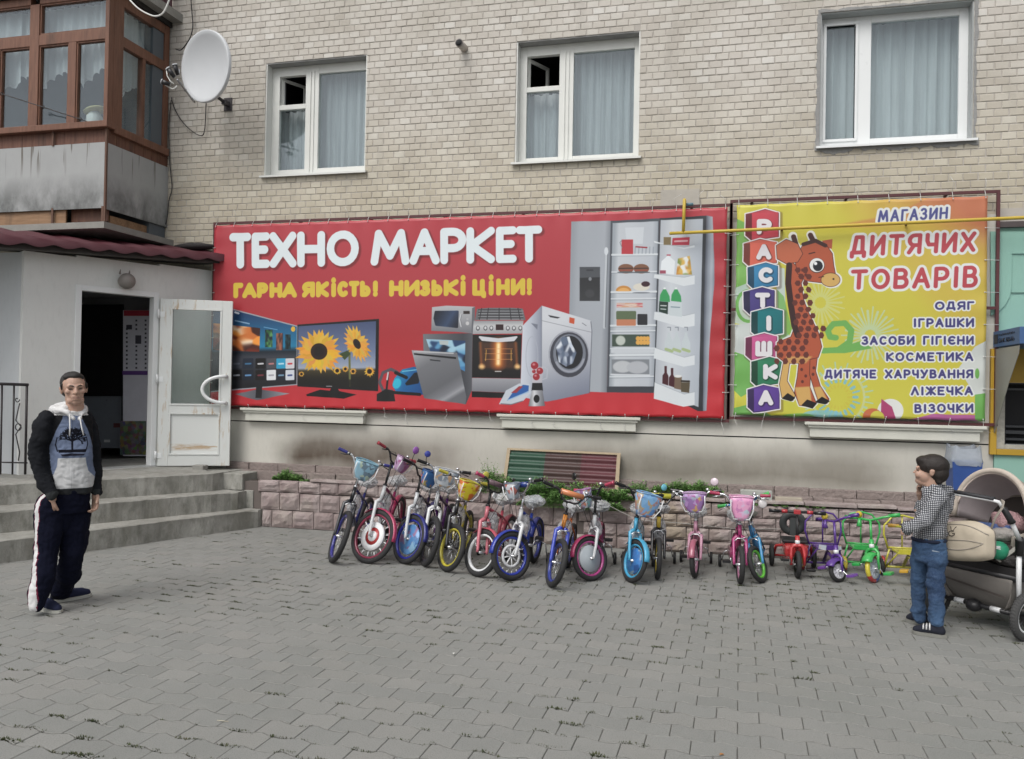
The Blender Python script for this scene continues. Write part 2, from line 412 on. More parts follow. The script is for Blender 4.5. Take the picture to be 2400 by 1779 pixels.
for i, (ve, lo, ri) in enumerate((((232, 285, 368, 435), (230, 460, 366, 775), (436, 262, 700, 768)), ((1530, 178, 1697, 340), (1523, 366, 1692, 712), (1768, 148, 2085, 698)))):
    fr, V_, L_, R_ = solve(i, 2, ve, lo, ri, None)
    win, sub = window(i, fr, [L_, R_], [], fy, WHT, (WHT, CEM), .05, CURT, V_)
    a, b, c, d = V_                                     # small vent standing open inwards
    m_ = MB(); m_.T = Matrix.Translation((a+.01, fy+.05, 0)) @ Matrix.Rotation(R(62), 4, 'Z'); wv = (b-a)-.01
    for q in ((0, wv, c, c+.03), (0, wv, d-.03, d), (0, .03, c+.03, d-.03), (wv-.03, wv, c+.03, d-.03)): m_.box(q[0], q[1], 0, .03, q[2], q[3])
    v_ = sub(m_, 'vent_sash', WHT)
    m_ = MB()                                           # double line of the mullion
    for xq in (L_[1]+.35*(R_[0]-L_[1]), L_[1]+.62*(R_[0]-L_[1])): m_.box(xq, xq+.012, fy-.012, fy+.002, L_[2]-.03, V_[3]+.03)
    sub(m_, 'mullion_bead', WHT)
x0, x1, z0, z1 = OPN[2]
L_ = rect(3, 1079, 150, 1247, 808, fy); R_ = rect(3, 1340, 60, 1850, 812, fy); R_ = (R_[0], R_[1], L_[2], R_[3]); 
R_ = (R_[0], R_[1], L_[2]-.01, z1-.085)
fr = [(x0+.014, L_[0], z0+.022, z1-.014), (L_[1], R_[0], z0+.022, z1-.014), (R_[1], x1-.014, z0+.022, z1-.014), (L_[0], L_[1], z0+.022, L_[2]), (R_[0], R_[1], z0+.022, R_[2]),
      (L_[0], L_[1], L_[3], z1-.014), (R_[0], R_[1], R_[3], z1-.014)]
window(2, fr, [L_, R_], [(L_[0]-.028, L_[1]+.028, L_[2]-.028, L_[3]+.028)], fy, UPV, (GRYM, GRYM), .06, CURT2)
# uneven cement smeared round the third window
mb = MB(); rnd = random.Random(3)
def strip(pa, pb, wv, horiz):
    n_ = 60; vs = []
    for k in range(n_+1):
        t = k/n_; w0 = wv*(.95+.55*noise.noise(Vector((t*9, wv*50, 2)))+.35*noise.noise(Vector((t*30, wv*50, 5)))); x, z = pa[0]+(pb[0]-pa[0])*t, pa[1]+(pb[1]-pa[1])*t
        q = (x, z+w0) if horiz else (x+w0, z)
        vs += [(x, -.007, z), (q[0], -.006, q[1]), (q[0], .02, q[1])]
    mb.add(vs, [(3*k+j, 3*k+3+j, 3*k+4+j, 3*k+1+j) for k in range(n_) for j in (0, 1)])
strip((x0-.04, z0), (x1+.05, z0), -.075, True); strip((x0, z0-.05), (x0, z1+.03), -.032, False); strip((x1, z0-.05), (x1, z1+.03), .03, False); strip((x0, z1), (x1, z1), .03, True)
bpart(mb, 'cement_patch', CEM)
# plastered rectangle above the first banner and a pipe stub on the wall
p, q = W(Z(3, 120, 1105)), W(Z(3, 345, 1185))
bpart(MB().box(p.x, q.x, -.009, .02, q.z-.05, p.z), 'plaster_patch', M('patch_plaster', (.42, .395, .35), .9, var=.2, scale=8, bump=.5, world=True))
p = W(Z(2, 1200, 142), .0); q = p+Vector((-.012, -.15, .0))
mb = MB(); mb.tube([p, q], .043, 16); mb.mi = 1; d_ = (q-p).normalized(); mb.tube([q, q+d_*.012], .044, 16); mb.mi = 2; mb.tube([q+d_*.0121, q+d_*.013], .036, 16)
mb.build('wall_pipe_stub', [M('pipe_beige', (.46, .42, .38), .6), M('pipe_rim', (.20, .18, .17), .7), DARK], label='short beige pipe stub poking out of the bricks between two windows', cat='pipe')
# ================================================================ timber glazed balcony
def mwood(name, a, b, sc=(14, 14, 1.2), rough=.6):
    n = N(name); P = n.pos(); f = n.noise(P, 3, 5, .6, sc)
    c = n.mix(n.ramp(f, [(.3, 0), (.7, 1)]), a, b); st = n.noise(P, 2, 4, .6, (3, 3, .6)); c = n.mix(n.ramp(st, [(.52, 0), (.75, .55)]), c, (.03, .018, .012))
    n.col(c); n.rough(rough); n.bump(f, .25, .004); return n.m
TIMB = mwood('varnished_timber', (.125, .054, .032), (.20, .092, .056))
PLNK = mwood('dark_planks', (.10, .040, .026), (.17, .075, .045))
RAWW = mwood('raw_board', (.20, .11, .055), (.30, .18, .10), (1.5, 14, 14))
def masb():
    n = N('stained_asbestos'); P = n.pos(); x, y, z = n.xyz(P)
    c = n.mix(n.noise(P, 2, 5), (.31, .32, .32), (.42, .43, .43))
    zf = n.ramp(n.math('MULTIPLY_ADD', z, 1.45, -5.1), [(.0, 1), (.25, .75), (.62, .06)])
    m = n.math('MULTIPLY', zf, n.ramp(n.noise(P, 3.2, 5, .65, (1.2, 1.2, .7)), [(.32, .1), (.6, 1)]))
    c = n.mix(n.math('MULTIPLY', m, .9), c, (.075, .08, .078))
    sk_ = n.math('MULTIPLY', n.ramp(n.noise(P, 9, 2, .5, (2.2, 2.2, .12)), [(.62, 0), (.68, 1)]), n.ramp(n.math('MULTIPLY_ADD', z, 1.45, -5.1), [(.55, 0), (.95, .8)]))
    c = n.mix(sk_, c, (.10, .085, .065)); n.col(c); n.rough(.9); n.bump(n.noise(P, 50, 4), .25, .004); return n.m
ASB = masb()
CONC = M('weathered_concrete', (.26, .255, .235), .95, var=.3, scale=7, bump=.5, bs=60, bd=.008, world=True)
MAROON = M('maroon_sheet', (.085, .024, .032), .45, var=.15, scale=3, world=True)
YF = -1.04
XS = W(Z(1, 690, 800), YF).x
def zc(y, x=690): return W(Z(1, x, y), YF).z
def xf(x, y=500): return W(Z(1, x, y), YF).x
def ys(x, y): return XP(Z(1, x, y), XS).y
XL = XS-3.4
zs0, zs1 = zc(1482), zc(1442, 668)           # slab
zp0, zp1 = zc(1340), zc(915)                  # asbestos panel
zb = zc(826); zsill = zc(786)                 # planks up to sill beam
zl1, zt1 = zc(248), zc(180)                   # top of lower panes, bottom of upper ones
zu1 = W(Z(1, 60, 50), YF).z; ztop = zu1+.09
bal = empty('glazed_balcony', (XS-1.5, -.5, zs0), label='brown timber glazed balcony over the white entrance, grey stained panels below its glass', cat='balcony')
def bp(mb, name, m, par=None, **kw): return keepworld(mb.build(name, m, **kw), par or bal)
bp(MB().slab([(XL, YF-.10, zs1), (XS+.08, YF-.10, zs1), (XS+.10, .004, zs1), (XL, .004, zs1)], (0, 0, zs0-zs1)), 'concrete_slab', CONC)
bp(MB().box(XL, XS, YF, YF+.012, zp0, zp1), 'front_panel', ASB)
bp(MB().box(XS-.012, XS+.002, YF+.0125, -.0, zp0-.01, zp1-.005), 'side_panel', ASB)
mb = MB()
for k in range(26):
    x1_ = XS-.004-k*.145; bp(MB().box(x1_-.142, x1_, YF+.02, YF+.04, zp1-.01, zb+.02), 'plank', PLNK)
for k in range(7):
    y0_ = YF+.02+k*.147; bp(MB().box(XS-.03, XS-.012, y0_+.003, y0_+.144, zp1-.02, zb+.02), 'plank', PLNK)
bp(MB().box(XL, XS-.55, YF+.03, YF+.05, zs1+.01, zp0+.005), 'lower_board', RAWW)
bp(MB().box(XS-.54, XS-.05, YF+.10, YF+.12, zs1+.05, zp0+.03), 'lower_board', PLNK)
bp(MB().box(XS-.07, XS-.05, YF+.14, -.12, zs1+.005, zs1+.12), 'lower_board', RAWW)
mb = MB()
RS_ = M('rusty_steel', (.12, .065, .045), .8, var=.3)
for x_ in (xf(345, 890), xf(335, 1390)-.9): bp(MB().box(x_-.012, x_+.012, YF-.012, YF-.001, zp1-.01, zb), 'steel_upright', RS_)
for x_ in (xf(337, 1390), xf(660, 1390)): bp(MB().box(x_-.012, x_+.012, YF-.004, YF+.01, zs1, zp0+.02), 'steel_upright', RS_)
bp(MB().box(XS-.01, XS+.012, YF-.012, YF+.012, zs1, zb), 'steel_upright', RS_)
# timber frame, front
def frontx(*a): return [xf(v) for v in a]
fX = [XL, XL+.10, xf(-440), xf(-375), xf(-215), xf(-165)] + frontx(-10-0, -0+0) [:0]
T_ = .075
fr = MB(); D0, D1 = YF-.004, YF+T_
def bx(a, b, c, d, e0=0, e1=0, mbb=None): (mbb or fr).box(a, b, D0+e0, D1+e1, c, d, .005)
pv = [(xf(185), xf(250))]                      # full height mullion
bx(xf(690, 300)-.02, XS+.002, zb+.07, ztop)     # corner post front
bx(xf(683, 500), xf(690, 300)-.0195, zb+.07, zu1, .002)
bx(xf(187), xf(246), zsill+.002, zu1)
bx(xf(-300), xf(-235), zsill+.002, zu1)
bx(xf(-790), xf(-725), zsill+.002, zu1)
segs = [(xf(246), xf(683)), (xf(-235), xf(187)), (xf(-725), xf(-300)), (XL, xf(-790))]
panes = []
for (a, b) in segs:
    bx(a, b, zl1+.0, zt1, .003); bx(a, b, zu1, ztop, .003)
    mid = (a+b)/2; hw = (xf(490)-xf(440))/2; bx(mid-hw, mid+hw, zsill+.002, zl1, .004)
    panes += [(a, mid-hw, zsill, zl1), (mid+hw, b, zsill, zl1), (a, b, zt1, zu1)]
fr.box(XL, XS+.05, YF-.06, YF+T_, zb, zsill, .006)
wf = bp(fr, 'window_frame', TIMB)
for (a, b, c, d) in panes:
    if a > XL+.01:
        bp(MB().box(a+.0, b-.0, YF+.035, YF+.041, c+.02, d+.002), 'pane', GLS)
        s_ = MB(); w_ = .016
        for q in ((a, b, c+.0, c+.022), (a, b, d-w_, d), (a, a+w_, c+.022, d-w_), (b-w_, b, c+.022, d-w_)): s_.box(q[0], q[1], YF+.012, YF+.06, q[2], q[3])
        bp(s_, 'sash', TIMB)
# timber frame, side
yA, yB, yC, yD = ys(790, 600), ys(918, 620), ys(936, 640), ys(1055, 700)
yE = ys(1095, 700)
fs_ = MB()
def sy(y0, y1, z0, z1, e=0): fs_.box(XS-T_, XS+.003-e, y0, y1, z0, z1, .005)
fs_.T = Matrix.Identity(4)
sy(YF+T_+.002, yA, zb+.02, ztop); sy(yD, min(yE, -.03), zb+.01, ztop); sy(yB, yC, zsill, zl1, .004)
sy(yA, yD, zl1, zt1, .003); sy(yA, yD, zu1-.02, ztop, .003)
fs_.box(XS-T_, XS+.035, YF+T_+.004, min(yE, -.03), zb-.03, zsill-.01, .006)
bp(fs_, 'window_frame', TIMB)
for (a, b, c, d) in ((yA, yB, zsill, zl1), (yC, yD, zsill, zl1), (yA, yD, zt1, zu1-.02)):
    bp(MB().box(XS-.041, XS-.035, a, b, c, d), 'pane', GLS)
# lace curtains hung in the upper part, wavy hem
def mlace():
    n = N('white_lace'); P = n.pos(); f = n.noise(P, 30, 3, .5, (1, 1, .05)); g = n.noise(P, 55, 2, .5); x, y, z = n.xyz(P)
    low = n.ramp(n.math('MULTIPLY_ADD', z, 2.2, -2.2*4.8), [(.1, 1), (.75, 0)])
    n.col(n.mix(f, (.72, .75, .75), (.85, .86, .86)))
    lace = n.ramp(g, [(.4, .35), (.55, 1)]); n.l(n.math('MULTIPLY', n.mix(low, .72, lace), .9), n.p.inputs['Alpha']); n.rough(.95); return n.m
LACE = mlace(); rnd = random.Random(5)
def curtain(p0, p1, zt, zbase, amp, nseg=70):
    mb = MB(); vs = []; ph = rnd.uniform(0, 6); d = (Vector(p1)-Vector(p0)); nr = Vector((-d.y, d.x, 0)).normalized()
    for k in range(nseg+1):
        p = Vector(p0)+d*(k/nseg)+nr*(.018*math.sin(k*1.1+ph)+.01*math.sin(k*.47))
        zbm = zbase+amp*abs(math.sin(k*.10+ph))+.02*math.sin(k*1.1)
        vs += [(p.x, p.y, zt), (p.x, p.y, zbm)]
    mb.add(vs, [(2*k, 2*k+2, 2*k+3, 2*k+1) for k in range(nseg)], True); bp(mb, 'lace_curtain', LACE)
curtain((XL, YF+.16, 0), (xf(60), YF+.16, 0), zu1+.02, 4.92, .16); curtain((xf(45), YF+.18, 0), (XS-.12, YF+.18, 0), zu1+.02, 4.98, .18)
curtain((XS-.16, YF+.15, 0), (XS-.16, -.05, 0), zu1+.02, 4.93, .2, 50)
# roof slab, dark beams and the sheet-clad balcony above
bp(MB().box(XL, XS+.03, YF-.06, -.02, ztop+.001, ztop+.06), 'dark_beam', M('black_roofing', (.02, .018, .016), .9))
bp(MB().slab([(XL, YF-.14, ztop+.061), (XS+.12, YF-.14, ztop+.061), (XS+.16, .004, ztop+.061), (XL, .004, ztop+.061)], (0, 0, .10)), 'upper_slab', CONC)
mb = MB(); n_ = 60; vs = []
for k in range(n_+1):
    y = YF-.05+(-.02-YF+.05)*k/n_; x = XS+.02+.012*(1 if (k//2) % 2 else -1); vs += [(x, y, ztop+.17), (x, y, ztop+1.2)]
mb.add(vs, [(2*k, 2*k+2, 2*k+3, 2*k+1) for k in range(n_)]); mb.box(XL, XS, YF-.06, YF-.03, ztop+.17, ztop+1.2); bp(mb, 'upper_cladding', MAROON)
# inner wall of the balcony (the flat's wall) and its floor
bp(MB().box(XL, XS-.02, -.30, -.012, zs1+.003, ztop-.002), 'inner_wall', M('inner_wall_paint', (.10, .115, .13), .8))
bp(MB().box(XL, XS-.09, YF+.08, -.32, zsill-.12, zsill-.10), 'inner_sill', WHT)
def small(mb, name, m, label, cat, **kw): return mb.build(name, m, label=label, cat=cat, **kw)
p = W(Z(1, 610, 770), YF+.17); mb = MB(); mb.tube([(p.x, p.y, zsill-.10), (p.x, p.y, zsill+.13), (p.x+.01, p.y, zsill+.20)], [.10, .085, .04], 14); mb.mi = 1
mb.ball((p.x, p.y, zsill+.205), (.135, .11, .028), 14, 6, Matrix.Rotation(R(-14), 3, 'Y'))
small(mb, 'sun_hat', [M('white_cotton', (.62, .64, .60), .9), M('yellow_straw', (.55, .50, .26), .9)], 'white cotton hat with yellow brim lying inside the balcony window', 'hat')
p = W(Z(1, 358, 780), YF+.15); mb = MB(); mb.lathe([(.0, .15), (.02, .14), (.045, .08), (.05, .0), (0, 0)], (p.x, p.y, zsill-.10+.0), n=14)
mb.lathe([(0, .10), (.05, .09), (.055, 0), (0, 0)], (p.x, p.y, zsill-.10), n=14)
small(mb, 'small_vase', M('white_china', (.66, .68, .66), .25), 'little pointed white vase inside the balcony window', 'vase')
mb = MB(); pts = [W(Z(1, x, y), YF-.30+.002*i*60) for i, (x, y) in enumerate(((10, 605), (280, 692), (520, 770), (692, 832)))]
mb.tube(pts, .006, 6)
for q in pts[:3]: mb.torus(q, (pts[1]-pts[0]), .018, .004, 12, 5)
small(mb, 'clothes_line_rod', M('dark_wire', (.04, .035, .035), .6), 'thin dark clothes line rod with rings running out from the balcony corner', 'rod')

# ================================================================ satellite dish and loose cables
dc = W((485, 157), -.62); tc = (CAM-dc).normalized(); rr_ = rgt.copy(); uu = up.copy()
nd = (tc*.74+(-rr_*.94+uu*.30)*.67).normalized()
mj = (uu*.90+rr_*.46); mj = (mj-nd*mj.dot(nd)).normalized(); mn = nd.cross(mj)
Rd = .415
dish = empty('satellite_dish', dc, label='white satellite dish with three black receiver heads on a wall bracket beside the balcony', cat='satellite dish')
mb = MB(); vs = []; K = 40; rings = 10
for i in range(rings+1):
    r_ = i/rings
    for k in range(K):
        a = 2*PI*k/K; vs.append(dc+mj*math.cos(a)*r_*Rd*.93+mn*math.sin(a)*r_*Rd*.95+nd*(.085*r_*r_-.05))
fsx = [(i*K+k, (i+1)*K+k, (i+1)*K+(k+1) % K, i*K+(k+1) % K) for i in range(rings) for k in range(K)]
mb.add(vs, fsx, True); b0 = rings*K
back = [v-nd*.03 for v in vs]; mb.add(back, [tuple(reversed(f)) for f in fsx], True)
rim = [vs[b0+k] for k in range(K)]; rim2 = [vs[b0+k]+(vs[b0+k]-dc).normalized()*.012-nd*.004 for k in range(K)]; rim3 = [v-nd*.034 for v in rim2]
mb.add(rim+rim2+rim3, [(k, (k+1) % K, K+(k+1) % K, K+k) for k in range(K)]+[(K+k, K+(k+1) % K, 2*K+(k+1) % K, 2*K+k) for k in range(K)], True)
DW = M('dish_white', (.56, .58, .60), .45, var=.05, scale=2); BLK = M('black_plastic', (.018, .018, .02), .4); STL = M('galvanised_steel', (.32, .33, .34), .4, .7, var=.15)
keepworld(mb.build('reflector', DW), dish)
base = dc-mj*Rd*1.0+nd*.04+mn*.03; head = base+(W((416, 187), -1.13)-base)*1.0
mb = MB(); mb.tube([base, head], .011, 8)
for t in (.15, .55, .85): mb.ball(base.lerp(head, t), .017, 8, 5)
keepworld(mb.build('arm', STL), dish)
for k, (x, y, dd) in enumerate(((200, 670, .0), (300, 610, .06), (110, 860, -.04))):
    tip = W(Z('T', x, y), -1.13+dd); inn = W(Z('T', (300, 350, 235)[k], (800, 770, 905)[k]), -1.09+dd)
    mb = MB(); mb.tube([tip.lerp(inn, .08), inn], [.028, .020], 12); mb.mi = 1; mb.tube([tip, tip.lerp(inn, .10)], [.026, .031], 12)
    if k == 1: mb.tube([inn+Vector((.0, 0, .06)), inn], [.02, .018], 10)
    keepworld(mb.build('receiver_head', [BLK, DW]), dish)
mb = MB(); mb.tube([W(Z('T', a, b), -1.12) for a, b in ((130, 885), (200, 935), (270, 970), (310, 955), (335, 920))], .006, 6)
mb.tube([W(Z('T', a, b), -1.10) for a, b in ((185, 690), (195, 780), (240, 860), (290, 895))], .006, 6); keepworld(mb.build('coax_lead', WHT), dish)
pm = W((533, 244), -.02); mb = MB(); mb.box(pm.x-.055, pm.x+.055, -.012, -.003, pm.z-.08, pm.z+.08, .003); mb.box(pm.x-.03, pm.x+.03, -.10, -.011, pm.z-.025, pm.z+.025)
mb.tube([Vector((pm.x, -.09, pm.z)), Vector((pm.x-.10, -.30, pm.z+.10)), dc-nd*.07-mj*.1], .02, 10); keepworld(mb.build('bracket', M('dark_bracket', (.05, .045, .05), .6)), dish)
CBL = M('black_cable', (.03, .028, .028), .6)
def cable(pts, r, name, label, m=CBL):
    P = [Vector(p) for p in pts]; out = []
    for i in range(len(P)-1):
        p0, p1, p2, p3 = P[max(i-1, 0)], P[i], P[i+1], P[min(i+2, len(P)-1)]
        for t in [k/6 for k in range(6)]:
            out.append(.5*((2*p1)+(p2-p0)*t+(2*p0-5*p1+4*p2-p3)*t*t+(3*p1-p0-3*p2+p3)*t**3))
    out.append(P[-1]); mb = MB(); mb.tube(out, r, 6); return mb.build(name, m, label=label, cat='cable')
cable([W((x, y), -.05) for x, y in ((446, -20), (450, 30), (452, 60), (447, 85), (436, 104), (424, 117), (412, 115))], .007, 'wall_cable', 'black cable curling down the bricks to the left of the dish top')
cable([W((x, y), -.04) for x, y in ((402, 228), (408, 252), (425, 282), (446, 304), (462, 315), (475, 317), (480, 300), (482, 268), (483, 240))], .006, 'wall_cable', 'thin cable sagging in a loop over the bricks below the dish')
cable([W((x, y), -.03) for x, y in ((401, 235), (396, 300), (398, 380), (403, 440), (396, 470), (390, 520), (376, 540))], .006, 'wall_cable', 'dark cable running straight down beside the balcony panels')
cable([W((x, y), YF-.05) for x, y in ((300, -5), (322, 18), (345, 32), (366, 38), (384, 28), (398, -4))], .009, 'white_cable', 'white cable hanging in a bow under the balcony roof corner', WHT)

# ================================================================ white entrance annex
P0 = Vector((-5.89, 0, 0)); dv = Vector((-.465, -.885, 0)).normalized(); nv = Vector((-dv.y, dv.x, 0))*1.0   # outward
nv = Vector((.885, -.465, 0)).normalized()
AM = Matrix(((dv.x, nv.x, 0, P0.x), (dv.y, nv.y, 0, P0.y), (0, 0, 1, 0), (0, 0, 0, 1)))
cN = nv.dot(P0)
def AL(p, off=0.0):               # photo point on the door wall -> (s, z)
    q = NP(p, nv, cN+off); return (q-P0).dot(dv), q.z
s0, s1 = (AL(Z('A', 650, 500))[0]+AL(Z('A', 622, 900))[0])/2, AL(Z('A', 337, 500))[0]
zth, zhd = AL(Z('A', 500, 962))[1], (AL(Z('A', 344, 216))[1]+AL(Z('A', 650, 247))[1])/2
SW = 2.06
ANX = mplaster('white_annex_wall', (.72, .73, .71), False)
annex = empty('entrance_annex', P0+dv*1.0, label='white rendered entrance porch with an open doorway under a wavy dark red roof', cat='building')
def ap(mb, name, m, par=None, **kw): return keepworld(mb.build(name, m, **kw), par or annex)
mb = MB(); mb.T = AM
mb.box(-.3, s0-.06, -.15, 0, .3, 2.97); mb.box(s1+.06, SW, -.15, 0, .3, 2.93); mb.box(s0-.06, s1+.06, -.15, 0, zhd+.06, 2.95)
ap(mb, 'front_wall', ANX)
P1 = P0+dv*SW
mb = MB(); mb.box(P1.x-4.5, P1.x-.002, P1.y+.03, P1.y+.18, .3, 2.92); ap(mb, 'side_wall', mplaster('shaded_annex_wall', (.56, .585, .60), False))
# door frame
mb = MB(); mb.T = AM
mb.box(s0-.06, s0-.002, -.11, .012, zth, zhd+.06, .004); mb.box(s1, s1+.06, -.11, .012, zth, zhd+.06, .004); mb.box(s0-.002, s1, -.11, .012, zhd, zhd+.06, .004)
ap(mb, 'door_frame', UPV)
mb = MB(); mb.T = AM; mb.box(s0-.06, s1+.06, -.16, .03, zth-.03, zth-.001); ap(mb, 'threshold', M('threshold_alu', (.55, .56, .55), .4, .3))
# room behind the door
RW = M('room_wall', (.38, .39, .40), .8); rp = [P0+Vector((-.06, .0, 0))-nv*.16+dv*.0, P1-nv*.16, Vector((-10, -1.6, 0)), Vector((-10, 2.6, 0)), Vector((-5.95, 2.6, 0))]
ap(MB().prism([(p.x, p.y) for p in rp], zth-.06, zth-.02), 'room_floor', M('room_tiles', (.13, .125, .115), .4, var=.3, scale=4))
ap(MB().prism([(p.x, p.y) for p in rp], 2.70, 2.74), 'room_ceiling', RW)
mb = MB(); mb.box(-5.97, -5.93, .05, 2.6, zth-.02, 2.7); mb.box(-10, -5.97, 2.56, 2.6, zth-.02, 2.7); mb.box(-10, -9.96, -1.6, 2.56, zth-.02, 2.7); mb.box(-13, -5.97, .34, .40, 2.5, 2.72); ap(mb, 'room_walls', RW)
# roof sheet with a wavy lip
E0 = Vector((-5.70, -.22, 3.085)); E1 = Vector((-6.74, -2.175, 2.954)); ev = (E1-E0); L0 = ev.length; ev.normalize(); E2 = E1+ev*2.6
inw = Vector((-nv.x, -nv.y, 0)); st_ = E0-ev*.30
LL = (E2-st_).length; n_ = int(LL/.02); top, bot, bk, tp2 = [], [], [], []
for k in range(n_+1):
    p = st_+ev*(LL*k/n_); wv_ = .5+.5*math.cos(2*PI*(LL*k/n_)/.275); wv_ = wv_**.8
    top.append(p+Vector((0, 0, .048+.012*wv_))); bot.append(p+Vector((0, 0, -.030*wv_-.006*math.sin(k*.05))))
    tp2.append(p+Vector((0, 0, .03*wv_))+Vector((0, 0, .02))); bk.append(p+inw*1.3+Vector((0, 0, .30+.03*wv_)))
mb = MB(); m_ = n_+1
mb.add(top+bot, [(k, k+1, m_+k+1, m_+k) for k in range(n_)], True)
mb.add([v+Vector((0, 0, 0)) for v in top]+bk, [(k, k+1, m_+k+1, m_+k) for k in range(n_)], True)
mb.add([v+inw*.004 for v in bot]+[v-Vector((0, 0, .05)) for v in bk], [(k, k+1, m_+k+1, m_+k) for k in range(n_)], True)
ap(mb, 'roof', MAROON)
a_, b_ = st_+inw*.02, E2+inw*.02
ap(MB().slab([a_+inw*.03-Vector((0, 0, .05)), b_+inw*.03-Vector((0, 0, .05)), b_+inw*.05+Vector((0, 0, .02)), a_+inw*.05+Vector((0, 0, .02))], inw*.02), 'eaves_board', M('dark_eaves', (.05, .045, .042), .9))
ap(MB().slab([st_+inw*.07-Vector((0, 0, .045)), E2+inw*.07-Vector((0, 0, .045)), E2+inw*.5-Vector((0, 0, .03)), st_+inw*.5-Vector((0, 0, .03))], (0, 0, .012)), 'soffit', M('soffit_board', (.07, .065, .06), .9))
p = W(Z('P', 1950, 165), -.1); mb = MB(); mb.ball((p.x, p.y, p.z), (.30, .10, .045), 16, 6); ap(mb, 'roofing_felt', M('black_felt', (.03, .028, .028), .95, bump=.6, bs=20, bd=.02))
# globe lamp
ls, lz = AL(Z('P', 1245, 515)); lc = P0+dv*ls+Vector((0, 0, lz))
lamp = empty('globe_wall_lamp', lc, label='dusty round globe lamp over the open doorway', cat='wall lamp')
LG = M('dusty_globe', (.22, .20, .185), .6, var=.2, scale=12)
mb = MB(); mb.ball(lc+nv*.085, .088, 20, 12); keepworld(mb.build('globe', LG), lamp)
mb = MB(); mb.tube([lc+nv*.002, lc+nv*.03], .07, 16); keepworld(mb.build('base_plate', M('lamp_base', (.35, .33, .3), .6)), lamp)
mb = MB()
for dx in (-.07, .03): mb.tube([lc+nv*.06+dv*dx*-1+Vector((0, 0, .075)), lc+nv*.05+dv*(dx*-1-.01)+Vector((0, 0, .125))], [.012, .004], 6)
keepworld(mb.build('bracket_prong', LG), lamp)

# open door leaf
def mrust():
    n = N('rust_stained_pvc'); P = n.pos(); f = n.noise(P, 5, 4, .7, (4, 4, .55)); g = n.noise(P, 2.1, 3, .5)
    m = n.math('MULTIPLY', n.ramp(f, [(.54, 0), (.64, 1)]), n.ramp(g, [(.42, 0), (.56, 1)]))
    n.col(n.mix(n.math('MULTIPLY', m, .75), (.66, .68, .66), (.42, .27, .12))); n.rough(.4); n.bump(f, .05, .002); return n.m
RST = mrust()
hb = DP(Z('A', 668, 600), 9.15); ht = DP(Z('A', 972, 600), 9.32); hb.z = 0; ht.z = 0
lv = (ht-hb); LWd = lv.length; lv.normalize(); ln = Vector((lv.y, -lv.x, 0))
if ln.dot(CAM-hb) < 0: ln = -ln
door = empty('open_door_leaf', Vector((hb.x, hb.y, zth)), label='white glazed plastic door leaf standing open with rust stains and curved handle', cat='door')
DM = Matrix(((lv.x, -ln.x, 0, hb.x), (lv.y, -ln.y, 0, hb.y), (0, 0, 1, 0), (0, 0, 0, 1)))   # local y = away from camera
z0d = (CAM.z-(proj(hb+Vector((0, 0, 0)))[2])*0) and DP(Z('A', 655, 955), 9.15).z; z1d = DP(Z('A', 672, 250), 9.15).z
def dp_(mb, name, m): return keepworld(mb.build(name, m), door)
gx0, gx1 = .145*LWd, .855*LWd; H_ = z1d-z0d; gz1 = z1d-.052*H_; gz0 = z1d-.637*H_; pz1 = z1d-.68*H_; pz0 = z1d-.935*H_
mb = MB(); mb.T = DM; e = .004
mb.box(0, gx0, 0, .06, z0d, z1d, e); mb.box(gx1, LWd, 0, .06, z0d, z1d, e); mb.box(gx0, gx1, .002, .058, gz1, z1d, e); mb.box(gx0, gx1, .002, .058, pz1, gz0, e); mb.box(gx0, gx1, .002, .058, z0d, pz0, e)
for (a, b, c, d) in ((gx0, gx1, gz0, gz1), (gx0, gx1, pz0, pz1)):
    for q in ((a, b, c, c+.02), (a, b, d-.02, d), (a, a+.02, c+.02, d-.02), (b-.02, b, c+.02, d-.02)): mb.box(q[0], q[1], -.006, .05, q[2], q[3], .003)
dp_(mb, 'door_frame', RST)
mb = MB(); mb.T = DM; mb.box(gx0+.01, gx1-.01, .018, .04, pz0, pz1); n = N('panel_with_rust_line'); P = n.pos(); f_ = n.noise(P, 5, 4, .7, (.7, .7, 5)); z_ = n.xyz(P)[2]
zb2 = n.ramp(n.math('MULTIPLY_ADD', z_, 4, -4*(pz0+.0)), [(.18, 0), (.30, 1), (.42, 1), (.55, 0)]); n.col(n.mix(n.math('MULTIPLY', zb2, n.ramp(f_, [(.42, 0), (.55, .8)])), (.68, .70, .68), (.44, .28, .13))); n.rough(.4)
dp_(mb, 'lower_panel', n.m)
mb = MB(); mb.T = DM; mb.box(gx0+.01, gx1-.01, .026, .032, gz0, gz1); dp_(mb, 'pane', glassy('door_glass', (.90, .94, .92), .08, .06))
hc = gz0+.19
mb = MB(); mb.T = DM; ar = [(LWd-.07-.235*math.sin(PI*k/16), -.075+.03*(abs(k-8)/8)**3, hc+.155*math.cos(PI*k/16)) for k in range(17)]
ar = [(LWd-.05, -.0, hc+.155)]+ar+[(LWd-.05, -.0, hc-.155)]; mb.tube(ar, .021, 10); dp_(mb, 'handle', UPV)
for zz in (z0d+.12, z0d+1.0, z1d-.18):
    mb = MB(); mb.T = DM; mb.tube([(-.015, -.012, zz-.05), (-.015, -.012, zz+.05)], .013, 8); mb.box(-.02, .05, -.005, .0, zz-.03, zz+.03); dp_(mb, 'hinge', UPV)
